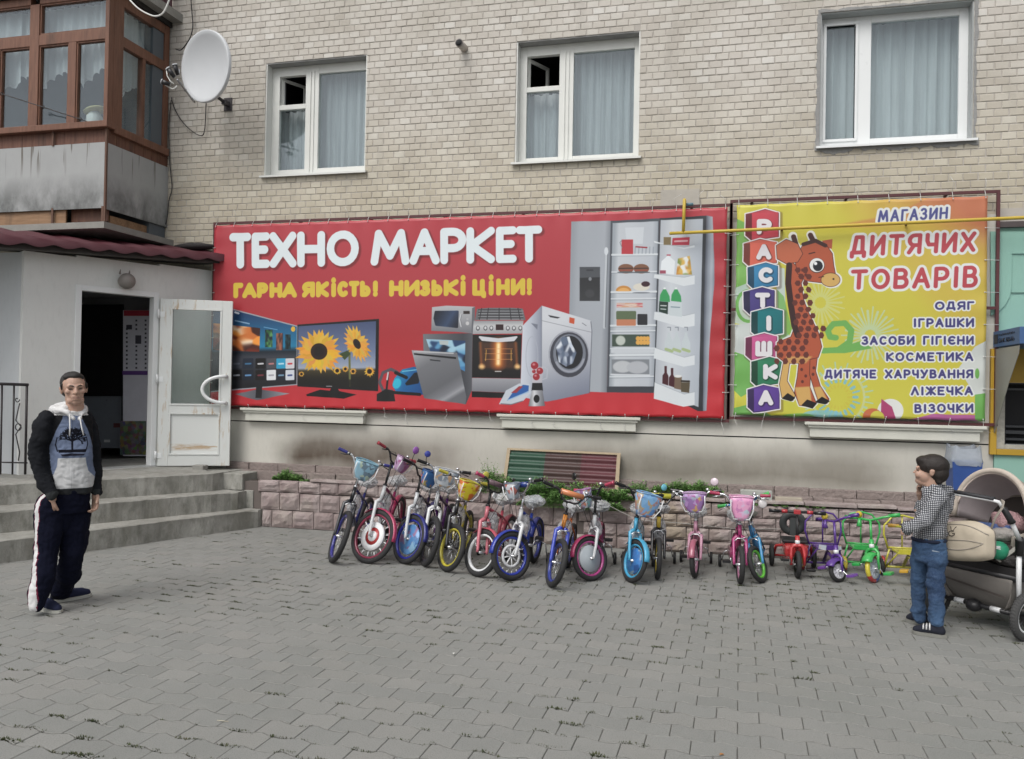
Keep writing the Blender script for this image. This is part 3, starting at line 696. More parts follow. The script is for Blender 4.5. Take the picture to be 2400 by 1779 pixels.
# posters and things inside
def inface(k0, k1, dist, name, m, label, cat, th=.02, parts=()):
    a, b = Z('V', *k0), Z('V', *k1); bl = DP((a[0], b[1]), dist); br = DP((b[0], b[1]), dist); tl = DP((a[0], a[1]), dist); tr = DP((b[0], a[1]), dist)
    root = empty(name, (bl+br)/2, label=label, cat=cat); keepworld(MB().slab([bl, br, tr, tl], fwd*th).build('board', m), root)
    def add(x0, y0, x1, y1, nm, mm, off=.004):
        A, B = Z('V', x0, y0), Z('V', x1, y1); d2 = dist-off
        keepworld(MB().slab([DP((A[0], B[1]), d2), DP((B[0], B[1]), d2), DP((B[0], A[1]), d2), DP((A[0], A[1]), d2)], fwd*.003).build(nm, mm), root)
    return root, add
root, add = inface((398, 246), (622, 1500), 9.85, 'price_board', M('board_white', (.62, .62, .68), .5), 'tall white price board with red and purple strips just inside the doorway', 'board')
add(404, 248, 620, 295, 'red_strip', M('strip_red', (.42, .03, .05), .5)); add(392, 768, 607, 803, 'purple_strip', M('strip_purple', (.12, .05, .22), .5))
tick = M('ticket_dark', (.06, .06, .08), .6)
for c_, xx in enumerate((430, 512, 592)):
    for r_ in range(12):
        yy = 335+r_*37
        if c_ == 0 and r_ < 2 or c_ == 1 and 3 <= r_ <= 5: continue
        add(xx-8, yy-8, xx+7, yy+8, 'ticket', tick)
add(425, 372, 474, 412, 'large_ticket', tick); add(503, 462, 553, 535, 'large_ticket', tick)
def mjumble():
    n = N('printed_goods'); P = n.pos(); v = n.new('ShaderNodeTexVoronoi'); v.inputs['Scale'].default_value = 22; n.l(P, v.inputs['Vector'])
    n.col(n.mix(n.noise(P, 14, 4), n.mix(.75, v.outputs['Color'], (.10, .09, .05)), (.03, .028, .02))); n.rough(.5); return n.m
add(372, 1200, 596, 1490, 'goods_picture', mjumble())
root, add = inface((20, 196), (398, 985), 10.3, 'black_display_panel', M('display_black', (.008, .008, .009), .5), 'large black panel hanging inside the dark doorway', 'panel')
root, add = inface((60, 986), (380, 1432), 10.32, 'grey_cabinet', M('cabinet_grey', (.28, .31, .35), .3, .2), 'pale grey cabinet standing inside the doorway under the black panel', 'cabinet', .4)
add(235, 1360, 285, 1382, 'label', UPV); add(315, 1218, 375, 1255, 'drawer_tag', M('tag_red', (.15, .05, .05), .5))
# doorstop
p = DP(Z('A', 842, 957), 9.12); mb = MB(); mb.box(p.x-.07, p.x+.07, p.y-.05, p.y+.05, .60, .665, .008)
mb.build('doorstop_block', CONC, label='small grey concrete block holding the open door leaf', cat='block')

# ================================================================ concrete steps and landing
def mconc():
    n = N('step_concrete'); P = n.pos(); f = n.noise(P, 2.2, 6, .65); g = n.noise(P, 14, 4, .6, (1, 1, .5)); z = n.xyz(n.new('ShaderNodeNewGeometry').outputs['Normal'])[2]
    c = n.mix(n.ramp(f, [(.32, 0), (.68, 1)]), (.20, .198, .175), (.37, .365, .335)); c = n.mix(n.ramp(g, [(.45, 0), (.72, .65)]), c, (.12, .12, .10)); c = n.mix(n.ramp(n.noise(P, 5.5, 3, .5, (1, 1, .2)), [(.52, 0), (.62, .45)]), c, (.145, .14, .115))
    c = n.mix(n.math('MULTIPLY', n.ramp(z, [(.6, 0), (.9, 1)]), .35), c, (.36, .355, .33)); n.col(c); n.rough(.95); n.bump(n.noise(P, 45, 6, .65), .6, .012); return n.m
STC = mconc()
steps = empty('entrance_steps', (-6.2, -1.6, 0), label='three worn grey concrete steps rising to the shop door', cat='steps')
def step(A, B, z0, z1, z1b, seed, nm='step'):
    A, B = Vector((*A, 0)), Vector((*B, 0)); d = (B-A).normalized(); A2 = A-d*3.0; bm = bmesh.new(); rnd = random.Random(seed)
    # worn nosing: subdivided front edge with slight chips
    n_ = 70; fr_ = [A2.lerp(B, k/n_) for k in range(n_+1)]; nn = Vector((d.y, -d.x, 0))
    off = [rnd.uniform(-.006, .006)+.012*(noise.noise(p*3)) for p in fr_]
    V_, F_ = [], []
    for k, p in enumerate(fr_):
        q = p+nn*off[k]; c_ = max(0, noise.noise(p*2.2+Vector((seed, 0, 0)))-.18)*.09+.006
        ch = (abs(noise.noise(p*9))*.012+c_)
        V_ += [(q.x, q.y, z0), (q.x, q.y, z1-ch), (q.x-nn.x*(ch+.004), q.y-nn.y*(ch+.004), z1), (q.x-nn.x*.5, q.y-nn.y*.5, z1+(z1b-z1)*.5), (q.x-nn.x*1.6, q.y-nn.y*1.6, z1b)]
    for k in range(n_):
        for j in range(4): F_.append((k*5+j, (k+1)*5+j, (k+1)*5+j+1, k*5+j+1))
    e = n_*5; mb = MB(); mb.add(V_, F_)
    b = B+Vector((.05, .35, 0)); mb.slab([(B.x, B.y, z0), (B.x, B.y, z1-.012), (b.x, -.12, z1-.012), (b.x, -.12, z0)], (-.05, 0, 0))
    mb.prism([(B.x-.03, B.y), (B.x+.0, B.y+.01), (b.x-.01, -.1), (b.x-.6, .02), (B.x-.6, B.y+.15)], z0, z1-.006)
    return keepworld(mb.build(nm, STC), steps)
step((-6.00, -2.86), (-4.90, -.52), 0, .2, .2, 1); step((-6.30, -2.586), (-5.10, -.62), .2, .4, .4, 2); step((-6.59, -2.31), (-5.38, -.68), .4, .6, .66, 3, 'landing')
mb = MB(); mb.box(-5.42, -5.12, -.50, -.02, .40, .585, .01); mb.box(-5.2, -5.0, -.47, -.1, .2, .40, .01); keepworld(mb.build('edge_block', STC), steps)
# iron railing at far left
IRON = M('black_iron', (.022, .018, .02), .5); t_ = 7.9
rail = empty('iron_railing', DP((62, 1112), t_), label='black wrought iron railing with scrolls on the landing at far left', cat='railing')
def rl(pts, r, nm): 
    mb = MB(); mb.tube([DP(p, t_) for p in pts], r, 6); return keepworld(mb.build(nm, IRON), rail)
mb = MB(); a, b = DP((66, 902), t_), DP((-160, 894), t_-.1); mb.tube([a, b], .017, 6); keepworld(mb.build('top_rail', IRON), rail)
for x in (63, 33, 5, -24, -53): rl([(x, 902), (x-4, 1112)], .012 if x == 63 else .009, 'baluster')
for x in (46, -10, -40):
    rl([(x-6+6*math.cos(a*.5)*(1-a/14), 936+8*math.sin(a*.5)*(1-a/14)) for a in range(0, 13)], .005, 'scroll')
    rl([(x, 945), (x-9, 985), (x+3, 1000), (x-9, 1018), (x, 1060), (x-3, 1080)], .006, 'scroll')
    rl([(x-3+7*math.cos(a*.6), 1001+8*math.sin(a*.6)) for a in range(0, 11)], .005, 'scroll')
rl([(64, 1085), (-60, 1082)], .008, 'bottom_rail')
# ================================================================ printed sheets: a small painter for flat print
def arc(cx, cy, rx, ry, a0, a1, n=10): return [(cx+rx*math.cos(R(a0+(a1-a0)*i/n)), cy+ry*math.sin(R(a0+(a1-a0)*i/n))) for i in range(n+1)]
GL = {'А': [[(0, 0), (.5, 1), (1, 0)], [(.2, .34), (.8, .34)]],
 'Б': [[(.9, 1), (0, 1), (0, 0), (.55, 0)]+arc(.6, .29, .4, .29, -90, 90)+[(0, .58)]],
 'В': [[(0, 0), (0, 1), (.5, 1)]+arc(.5, .77, .38, .23, 90, -90)+[(0, .54)], [(.5, .54)]+arc(.55, .27, .45, .27, 90, -90)+[(0, 0)]],
 'Г': [[(0, 0), (0, 1), (1, 1)]], 'Д': [[(.12, .12), (.3, 1), (.8, 1), (.86, .12)], [(0, -.1), (0, .12), (1, .12), (1, -.1)]],
 'Е': [[(1, 1), (0, 1), (0, 0), (1, 0)], [(0, .52), (.85, .52)]], 'Є': [arc(.6, .5, .6, .5, 50, 310, 14), [(.0, .5), (.75, .5)]],
 'Ж': [[(0, 0), (.5, .5), (0, 1)], [(1, 0), (.5, .5), (1, 1)], [(.5, 0), (.5, 1)]],
 'З': [arc(.45, .76, .45, .24, 150, -90, 9)+arc(.45, .27, .55, .27, 90, -150, 10)], 'И': [[(0, 1), (0, 0), (1, 1), (1, 0)]], 'Й': [[(0, .85), (0, 0), (1, .85), (1, 0)], [(.3, 1.1), (.5, 1), (.7, 1.1)]],
 'І': [[(.5, 0), (.5, 1)]], 'і': [[(.5, 0), (.5, .88)], [(.5, 1.32), (.5, 1.34)]], 'К': [[(0, 0), (0, 1)], [(1, 1), (.08, .5), (1, 0)]],
 'Л': [[(0, 0), (.5, 1), (1, 0)]], 'М': [[(0, 0), (.14, 1), (.5, .2), (.86, 1), (1, 0)]], 'Н': [[(0, 0), (0, 1)], [(1, 0), (1, 1)], [(0, .5), (1, .5)]],
 'О': [arc(.5, .5, .5, .5, 0, 360, 22)], 'П': [[(0, 0), (0, 1), (1, 1), (1, 0)]], 'Р': [[(0, 0), (0, 1), (.5, 1)]+arc(.5, .71, .5, .29, 90, -90)+[(0, .42)]],
 'С': [arc(.55, .5, .55, .5, 48, 312, 16)], 'Т': [[(0, 1), (1, 1)], [(.5, 1), (.5, 0)]], 'У': [[(0, 1), (.52, .38)], [(1, 1), (.52, .3), (.3, 0), (.08, 0)]],
 'Ф': [arc(.5, .55, .5, .3, 0, 360, 18), [(.5, 0), (.5, 1)]], 'Х': [[(0, 0), (1, 1)], [(0, 1), (1, 0)]], 'Ц': [[(0, 1), (0, 0), (.9, 0), (.9, 1)], [(.9, 0), (1.05, 0), (1.05, -.2)]],
 'Ч': [[(0, 1), (0, .65), (.2, .42), (1, .42)], [(1, 1), (1, 0)]], 'Ш': [[(0, 1), (0, 0), (1, 0), (1, 1)], [(.5, 0), (.5, 1)]], 'Ь': [[(0, 1), (0, 0), (.5, 0)]+arc(.5, .29, .5, .29, -90, 90)+[(0, .58)]],
 'Я': [[(1, 0), (1, 1), (.5, 1)]+arc(.5, .71, .5, .29, 90, 270)+[(1, .42)], [(.45, .42), (0, 0)]], '!': [[(.5, 1), (.5, .38)], [(.5, .02), (.5, .0)]],
 'V': [[(0, 1), (.5, 0), (1, 1)]], 'G': [arc(.5, .5, .5, .5, 50, 330, 16), [(1, .2), (1, .5), (.6, .5)]], 'T': [[(0, 1), (1, 1)], [(.5, 1), (.5, 0)]]}
GW = {'І': .12, 'і': .12, '!': .12, 'М': 1.0, 'Ш': 1.0, 'Ж': 1.0, 'О': .85, 'Г': .55, 'Е': .6, 'Б': .65, 'В': .65, 'Р': .65, 'К': .68, 'З': .6, 'Л': .75, 'А': .8, 'Д': .8, 'Х': .75, 'И': .75, 'Ч': .62, 'Я': .68, 'С': .72}
class CV:
    def __init__(s, x0, x1, z0, z1, ppm, bgc, Y):
        s.x0, s.x1, s.z0, s.z1, s.p, s.Y = x0, x1, z0, z1, ppm, Y; s.w = int((x1-x0)*ppm); s.h = int((z1-z0)*ppm)
        s.a = np.zeros((s.h, s.w, 3), np.float32)+np.array(bgc, np.float32); s.k = 4
    def m(s, x, y):
        q = W(Z(s.k, x, y), s.Y); return ((q.x-s.x0)*s.p, (s.z1-q.z)*s.p)
    def sc(s, x, y):
        a = s.m(x, y); b = s.m(x+10, y); c = s.m(x, y+10); return (math.hypot(b[0]-a[0], b[1]-a[1])+math.hypot(c[0]-a[0], c[1]-a[1]))/20
    def blend(s, X0, Y0, cov, c, al):
        h, w_ = cov.shape; sub = s.a[Y0:Y0+h, X0:X0+w_]
        if callable(c):
            yy, xx = np.mgrid[Y0:Y0+h, X0:X0+w_]; col = c(xx, yy)
        else: col = np.array(c, np.float32)/255.
        cv_ = (cov*al)[..., None]; sub[:] = sub*(1-cv_)+col*cv_
    def bb(s, P, pad):
        xs = [p[0] for p in P]; ys = [p[1] for p in P]
        X0 = max(0, int(min(xs)-pad)); X1 = min(s.w, int(max(xs)+pad)+2); Y0 = max(0, int(min(ys)-pad)); Y1 = min(s.h, int(max(ys)+pad)+2)
        if X1 <= X0 or Y1 <= Y0: return None
        yy, xx = np.mgrid[Y0:Y1, X0:X1].astype(np.float32); return X0, Y0, xx+.5, yy+.5
    def seg(s, xx, yy, P, closed=False):
        d = np.full(xx.shape, 1e9, np.float32); n = len(P)
        if n == 1: return np.hypot(xx-P[0][0], yy-P[0][1])
        for i in range(n if closed else n-1):
            ax, ay = P[i]; bx_, by_ = P[(i+1) % n]; dx, dy = bx_-ax, by_-ay; L = dx*dx+dy*dy+1e-9
            t = np.clip(((xx-ax)*dx+(yy-ay)*dy)/L, 0, 1); d = np.minimum(d, (xx-ax-t*dx)**2+(yy-ay-t*dy)**2)
        return np.sqrt(d)
    def polyT(s, P, c, al=1, grow=0, soft=.6):
        r = s.bb(P, abs(grow)+soft+1)
        if r is None: return
        X0, Y0, xx, yy = r; ins = np.zeros(xx.shape, bool); n = len(P)
        for i in range(n):
            ax, ay = P[i]; bx_, by_ = P[(i+1) % n]
            if ay == by_: continue
            ins ^= ((ay > yy) != (by_ > yy)) & (xx < (bx_-ax)*(yy-ay)/(by_-ay)+ax)
        d = s.seg(xx, yy, P, True); sd_ = np.where(ins, -d, d)-grow
        s.blend(X0, Y0, np.clip(.5-sd_/(2*soft), 0, 1), c, al)
    def P(s, pts, c, al=1, grow=0, soft=.6): s.polyT([s.m(*p) for p in pts], c, al, grow, soft)
    def R(s, x0, y0, x1, y1, c, al=1, rad=0, sk=0): s.P([(x0, y0), (x1, y0+sk), (x1, y1+sk), (x0, y1)], c, al, rad)
    def E(s, cx, cy, rx, ry, c, al=1, rot=0, soft=.6, a0=0, a1=360):
        co, si = math.cos(R(rot)), math.sin(R(rot))
        s.P([(cx+rx*math.cos(R(a))*co-ry*math.sin(R(a))*si, cy+rx*math.cos(R(a))*si+ry*math.sin(R(a))*co) for a in np.linspace(a0, a1, 28)[:None if a1-a0 < 360 else -1]], c, al, 0, soft)
    def S(s, pts, w_, c, al=1, soft=.6):
        k = s.sc(*pts[0]); P = [s.m(*p) for p in pts]; hw = w_*k/2; r = s.bb(P, hw+soft+1)
        if r is None: return
        X0, Y0, xx, yy = r; d = s.seg(xx, yy, P)-hw; s.blend(X0, Y0, np.clip(.5-d/(2*soft), 0, 1), c, al)
    def glyphs(s, boxes, top, bot, wt, c, al=1, soft=.6, grow=0, dx=0, dy=0, slant=0):
        """boxes: (char, xl, xr); top/bot: lines ((xa,ya),(xb,yb)); wt: stroke weight in zoom px"""
        def ln(l, x): (xa, ya), (xb, yb) = l; return ya+(yb-ya)*(x-xa)/(xb-xa)
        for ch, xl, xr in boxes:
            if ch not in GL: continue
            a, b = xl+wt/2, xr-wt/2
            if ch in 'Ііl!': a = b = (xl+xr)/2; a -= .5; b += .5
            for st in GL[ch]:
                pts = []
                for (u, v) in st:
                    x = a+(b-a)*u; yb_, yt = ln(bot, x)-wt/2, ln(top, x)+wt/2; pts.append((x+dx+slant*v, yb_+(yt-yb_)*v+dy))
                s.S(pts, wt+grow*2, c, al, soft)
    def text(s, st, xl, xr, top, bot, wt, c, out=None, ow=8, slant=0, sp=.22):
        ws = [0.45 if ch == ' ' else GW.get(ch, .75) for ch in st]; H = abs(bot[0][1]-top[0][1])-wt
        tot = sum(ws)*H+len(st)*wt+sp*H*(len(st)-1); k = (xr-xl)/tot; x = xl; bx_ = []
        for ch, q in zip(st, ws):
            wd = (q*H+wt)*k
            if ch in 'ІіІ!': wd = max(wd, wt)
            bx_.append((ch, x, x+wd)); x += wd+sp*H*k
        if out is not None: s.glyphs(bx_, top, bot, wt, out, grow=ow, slant=slant)
        s.glyphs(bx_, top, bot, wt, c, slant=slant)
    def image(s, name, gain=.90, sat=1.0):
        a = np.clip(s.a, 0, 1); l = np.where(a <= .04045, a/12.92, ((a+.055)/1.055)**2.4)*gain
        l = np.clip(l, 0, .9); g = np.where(l <= .0031308, l*12.92, 1.055*l**(1/2.4)-.055)
        out = np.ones((s.h, s.w, 4), np.float32); out[..., :3] = g[::-1]
        im = bpy.data.images.new(name, s.w, s.h); im.pixels.foreach_set(out.ravel()); im.update(); im.pack(); return im
def gradv(s, k, xa, ya, xb, yb, stops):      # colour gradient along a zoom-space line
    A = s.m(xa, ya); B = s.m(xb, yb); dx, dy = B[0]-A[0], B[1]-A[1]; L = dx*dx+dy*dy; ps = [p for p, c in stops]; cs = np.array([c for p, c in stops], np.float32)/255
    def f(xx, yy):
        t = np.clip(((xx-A[0])*dx+(yy-A[1])*dy)/L, 0, 1); return np.stack([np.interp(t, ps, cs[:, i]) for i in range(3)], -1)
    return f
def blotch(s, cols, seed, size=5):
    rg = np.random.RandomState(seed); n = 40; pt = rg.rand(n, 2); cc = np.array([cols[i % len(cols)] for i in range(n)], np.float32)/255
    def f(xx, yy):
        u = (xx-xx.min())/max(1, xx.max()-xx.min()); v = (yy-yy.min())/max(1, yy.max()-yy.min())
        d = (u[..., None]-pt[:, 0])**2+(v[..., None]-pt[:, 1])**2; wgt = np.exp(-d*size*30); wgt /= wgt.sum(-1, keepdims=True)+1e-9; return wgt @ cc
    return f
def mprint(name, im, rough=.42):
    n = N(name); t = n.new('ShaderNodeTexImage'); t.image = im; t.interpolation = 'Cubic'; t.extension = 'EXTEND'; uv = n.new('ShaderNodeUVMap'); n.l(uv.outputs[0], t.inputs[0])
    n.col(t.outputs[0]); n.rough(rough); n.bump(n.noise(n.pos(), 260, 2), .04, .001); return n.m

# ---------------------------------------------------------------- banner one
YB = -.14
a_, b_, c_, d_ = W((502, 528), YB), W((1704, 485), YB), W((1699, 982), YB), W((493, 950), YB)
B1 = ((a_.x+d_.x)/2, (b_.x+c_.x)/2, (c_.z+d_.z)/2, (a_.z+b_.z)/2)
cv = CV(*B1, 300, (0, 0, 0), YB); cv.k = 4; Q = 1811
cv.P([(-200, -300), (4200, -300), (4200, 2200), (-200, 2200)], gradv(cv, 4, 1500, 150, 1500, 1500, [(0, (176, 56, 66)), (.35, (168, 50, 58)), (.6, (165, 44, 50)), (1, (190, 46, 54))]))
LT = [(c, x*1.0, y*1.0) for c, x, y in (('Т', 180, 345), ('Е', 345, 485), ('Х', 478, 684), ('Н', 685, 897), ('О', 905, 1148), ('М', 1232, 1524), ('А', 1522, 1750), ('Р', 1752, 1948), ('К', 135+Q, 350+Q), ('Е', 355+Q, 512+Q), ('Т', 505+Q, 702+Q))]
tp, bt = ((180, 212), (2511, 154)), ((180, 474), (2511, 427))
for k, al in ((9, .16), (6, .2), (3, .25)): cv.glyphs(LT, tp, bt, 60, (70, 10, 14), al, 2.2, k-2, 14, 14)
cv.glyphs(LT, tp, bt, 60, (214, 224, 228))
YT = [('Г', 210, 285), ('А', 276, 385), ('Р', 385, 470), ('Н', 478, 575), ('А', 570, 685), ('Я', 722, 820), ('К', 826, 925), ('і', 932, 985), ('С', 985, 1070), ('Т', 1072, 1152), ('Ь', 1155, 1235), ('!', 1248, 1292), ('Н', 1372, 1480), ('И', 1485, 1600), ('З', 1600, 1680), ('Ь', 1687, 1770), ('К', 1778, 1890), ('і', 1895, 1950),
      ('Ц', 180+Q, 280+Q), ('і', 297+Q, 345+Q), ('Н', 358+Q, 460+Q), ('И', 467+Q, 575+Q), ('!', 582+Q, 628+Q)]
cv.glyphs(YT, ((210, 582), (2439, 545)), ((210, 694), (2439, 672)), 38, (206, 180, 62))
cv.glyphs(YT, ((210, 582), (2439, 545)), ((210, 694), (2439, 672)), 30, (208, 182, 60))
G_ = lambda *a: gradv(cv, 4, *a)
# left television
cv.P([(20, 725), (692, 900), (690, 1342), (20, 1398)], (150, 152, 160))
cv.P([(20, 735), (685, 908), (683, 1334), (20, 1388)], G_(300, 760, 300, 1360, [(0, (24, 44, 84)), (.3, (24, 92, 134)), (.5, (28, 120, 160)), (.56, (20, 32, 44)), (.62, (52, 56, 66)), (1, (20, 22, 28))]))
cv.P([(60, 880), (412, 918), (408, 1095), (60, 1082)], blotch(cv, [(200, 110, 50), (235, 190, 140), (120, 40, 20), (240, 150, 60), (60, 25, 18), (250, 230, 200)], 3, 7))
for x0_, x1_, y0_, y1_, cc in ((450, 505, 930, 1060, [(40, 90, 50), (20, 30, 40), (90, 150, 90)]), (532, 582, 955, 1082, [(150, 90, 70), (70, 40, 40)]), (600, 640, 965, 1075, [(10, 25, 30), (20, 60, 70)])):
    cv.R(x0_, y0_, x1_, y1_, blotch(cv, cc, x0_, 5))
cv.S([(225, 800), (250, 808)], 14, (200, 210, 220)); cv.S([(225, 862), (330, 885)], 9, (150, 180, 210), .8); cv.S([(440, 910), (540, 930)], 5, (120, 170, 210), .8); cv.E(658, 925, 16, 20, (215, 170, 60))
ic = [((56, 60, 70), (90, 96, 110)), ((24, 34, 50), (60, 110, 150)), ((8, 8, 10), (210, 210, 215)), ((70, 72, 78), (190, 120, 120)), ((40, 150, 190), (190, 220, 230)), ((200, 200, 205), (190, 40, 50))]
ic2 = [((14, 14, 18), (160, 165, 175)), ((20, 30, 44), (100, 150, 200)), ((16, 12, 14), (120, 50, 60)), ((215, 218, 222), (150, 150, 160)), ((22, 30, 44), (120, 160, 190)), ((200, 206, 214), (40, 60, 120))]
for row, (icx, yy) in enumerate(((ic, 1150), (ic2, 1236))):
    for k, (c1, c2) in enumerate(icx):
        x0_ = (205, 292, 386, 468, 540, 608)[k]; x1_ = (272, 358, 450, 526, 600, 662)[k]; cv.R(x0_, yy, x1_, yy+64, c1, 1, 3, -2)
        cv.S([(x0_+14, yy+34), (x1_-14, yy+32)], 12, c2, .9)
cv.P([(225, 1410), (400, 1372), (635, 1405), (390, 1457)], G_(225, 1400, 635, 1420, [(0, (120, 120, 128)), (.5, (80, 82, 90)), (1, (150, 150, 158))])); cv.P([(385, 1352), (430, 1350), (425, 1440), (380, 1440)], (24, 24, 28))
# sunflower television
cv.P([(690, 892), (1298, 849), (1290, 1388), (690, 1352)], (14, 13, 16))
cv.P([(696, 904), (1276, 866), (1266, 1362), (694, 1334)], G_(980, 870, 980, 1360, [(0, (66, 78, 112)), (.45, (104, 118, 150)), (.7, (150, 160, 178)), (.74, (60, 52, 30)), (.85, (24, 20, 12)), (1, (12, 12, 10))]))
def flower(cx, cy, r0, r1, n, seed, sx=1, sy=1, rot=0):
    rg = random.Random(seed)
    for ring in (1, .82):
        for i in range(n):
            a = 2*PI*i/n+rg.uniform(-.08, .08)+ring; L = r1*ring*rg.uniform(.86, 1.08); wd = r1*.13; t = [(math.cos(a)*r0*.7-math.sin(a)*wd*.6, math.sin(a)*r0*.7+math.cos(a)*wd*.6), (math.cos(a)*L*.62-math.sin(a)*wd, math.sin(a)*L*.62+math.cos(a)*wd), (math.cos(a)*L, math.sin(a)*L), (math.cos(a)*L*.62+math.sin(a)*wd, math.sin(a)*L*.62-math.cos(a)*wd), (math.cos(a)*r0*.7+math.sin(a)*wd*.6, math.sin(a)*r0*.7-math.cos(a)*wd*.6)]
            co, si = math.cos(R(rot)), math.sin(R(rot))
            t = [((x*sx)*co-(y*sy)*si+cx, (x*sx)*si+(y*sy)*co+cy) for x, y in t]; cv.P(t, (rg.randint(205, 226), rg.randint(140, 178), rg.randint(40, 70)))
    cv.E(cx, cy, r0*sx, r0*sy, (38, 22, 16), 1, rot); cv.E(cx, cy, r0*sx*.6, r0*sy*.6, (22, 14, 12), 1, rot, 3)
cv.S([(1075, 1080), (1080, 1345)], 16, (100, 104, 60)); cv.P([(1000, 1110), (1060, 1085), (1085, 1110), (1040, 1155)], (54, 70, 40))
for x_, y_, r_ in ((985, 1235, 34), (1045, 1222, 26), (1103, 1240, 28), (1225, 1240, 44), (720, 1260, 24)): flower(x_, y_, r_*.42, r_, 12, int(x_))
flower(850, 1092, 62, 172, 24, 1); flower(1132, 1035, 40, 150, 20, 2, .62, 1, -28)
cv.P([(694, 1300), (1266, 1300), (1266, 1362), (694, 1334)], (16, 14, 10), .8, 0, 3); cv.S([(905, 1350), (945, 1351)], 6, (140, 140, 145))
cv.P([(755, 1412), (860, 1376), (930, 1384), (940, 1366), (990, 1366), (1000, 1386), (1130, 1414), (1035, 1443), (760, 1424)], (10, 10, 12))
# vacuum cleaner
cv.S([(1432, 1246), (1385, 1224), (1325, 1250), (1300, 1320), (1325, 1380), (1392, 1388)], 22, (82, 76, 84)); cv.S([(1365, 1255), (1350, 1400)], 15, (24, 24, 28)); cv.S([(1364, 1250), (1356, 1300)], 12, (200, 190, 195))
cv.P([(1280, 1410), (1345, 1372), (1405, 1385), (1418, 1465), (1280, 1463)], (18, 18, 20))
cv.P([(1395, 1345), (1412, 1290), (1470, 1225), (1560, 1205), (1635, 1232), (1690, 1300), (1704, 1370), (1670, 1416), (1430, 1405)], G_(1400, 1230, 1680, 1400, [(0, (40, 160, 200)), (.4, (24, 92, 150)), (1, (22, 60, 120))]))
cv.P([(1490, 1330), (1560, 1250), (1620, 1240), (1590, 1330), (1500, 1345)], (20, 26, 36)); cv.E(1430, 1330, 30, 40, (50, 190, 215), .8, 20, 2); cv.E(1664, 1364, 36, 44, (26, 90, 156)); cv.E(1664, 1364, 18, 24, (16, 50, 100)); cv.S([(1410, 1398), (1600, 1412)], 22, (14, 16, 20)); cv.S([(1470, 1240), (1600, 1225)], 7, (130, 200, 220), .8)
cv.S([(1420, 1250), (1500, 1285)], 24, (18, 20, 26))
# dishwasher and microwave
cv.P([(1625, 962), (1995, 955), (1990, 1380), (1945, 1482), (1640, 1440)], G_(1625, 1000, 1995, 1000, [(0, (110, 112, 118)), (.8, (60, 62, 68)), (1, (84, 86, 92))]))
cv.P([(1648, 1000), (1940, 1012), (1938, 1240), (1690, 1120)], blotch(cv, [(60, 120, 170), (30, 60, 100), (150, 190, 210), (16, 30, 50), (90, 150, 190)], 8, 9)); cv.P([(1745, 1010), (1815, 1012), (1812, 1045), (1750, 1040)], (170, 180, 180))
cv.P([(1540, 1082), (1880, 1100), (1948, 1430), (1942, 1486), (1632, 1440), (1620, 1400)], G_(1600, 1100, 1800, 1470, [(0, (150, 152, 156)), (.25, (110, 112, 117)), (.7, (96, 98, 103)), (.86, (120, 122, 128)), (.93, (150, 152, 158)), (1, (100, 102, 108))]))
cv.P([(1556, 1104), (1872, 1134), (1872, 1148), (1560, 1116)], (16, 18, 22)); cv.S([(1680, 1154), (1752, 1162)], 7, (26, 28, 32)); cv.S([(1560, 1090), (1850, 1106)], 8, (180, 182, 186))
cv.P([(1692, 762), (1800, 750), (2012, 758), (2008, 958), (1900, 948), (1686, 938)], G_(1692, 760, 1692, 945, [(0, (172, 174, 178)), (.5, (150, 152, 156)), (1, (112, 114, 120))]))
cv.P([(1990, 768), (2012, 758), (2008, 958), (1986, 946)], (96, 98, 104)); cv.P([(1720, 798), (1882, 796), (1878, 908), (1724, 892), (1712, 845)], G_(1720, 800, 1880, 900, [(0, (20, 26, 38)), (.6, (52, 70, 100)), (1, (24, 28, 40))]), 1, 4)
cv.S([(1908, 812), (1896, 855), (1908, 905)], 9, (190, 192, 196)); cv.S([(1914, 812), (1904, 855), (1914, 905)], 3, (90, 92, 98)); cv.R(1925, 790, 1972, 812, (40, 30, 28)); cv.E(1955, 882, 13, 14, (190, 190, 192)); cv.E(1955, 850, 8, 8, (170, 170, 174))
# cooker
cv.P([(215+Q, 775), (300+Q, 766), (480+Q, 766), (556+Q, 772), (578+Q, 858), (200+Q, 858)], (100, 102, 106))
for yy in (782, 800, 822, 842): cv.S([(225+Q-yy*.05+40, yy), (540+Q+(yy-780)*.3, yy)], 6, (34, 34, 38)); cv.S([(230+Q, yy+8), (560+Q, yy+8)], 3, (190, 192, 196), .7)
for xx in (250, 300, 380, 460, 520): cv.S([(xx+Q, 770), (xx+(xx-385)*.12+Q, 852)], 6, (38, 38, 42))
cv.P([(190+Q, 862), (562+Q, 862), (550+Q, 958), (184+Q, 962)], G_(300+Q, 862, 300+Q, 960, [(0, (140, 142, 146)), (.4, (186, 188, 190)), (1, (150, 152, 156))]))
for xx in (222, 278, 322, 445, 490, 538): cv.E(xx+Q, 918, 14, 18, (60, 62, 68)); cv.E(xx+Q, 916, 9, 12, (200, 202, 204))
cv.R(355+Q, 890, 412+Q, 932, (40, 22, 26))
cv.P([(184+Q, 966), (549+Q, 966), (541+Q, 1292), (180+Q, 1286)], (10, 9, 10))
cv.P([(250+Q, 1020), (500+Q, 1020), (490+Q, 1220), (255+Q, 1220)], (70, 40, 24), .9, 0, 6)
for w_, c_, al in ((120, (150, 80, 36), .5), (70, (210, 120, 50), .6), (34, (245, 190, 110), .9), (14, (255, 235, 190), 1)): cv.S([(376+Q, 1040), (374+Q, 1180)], w_, c_, al, 5)
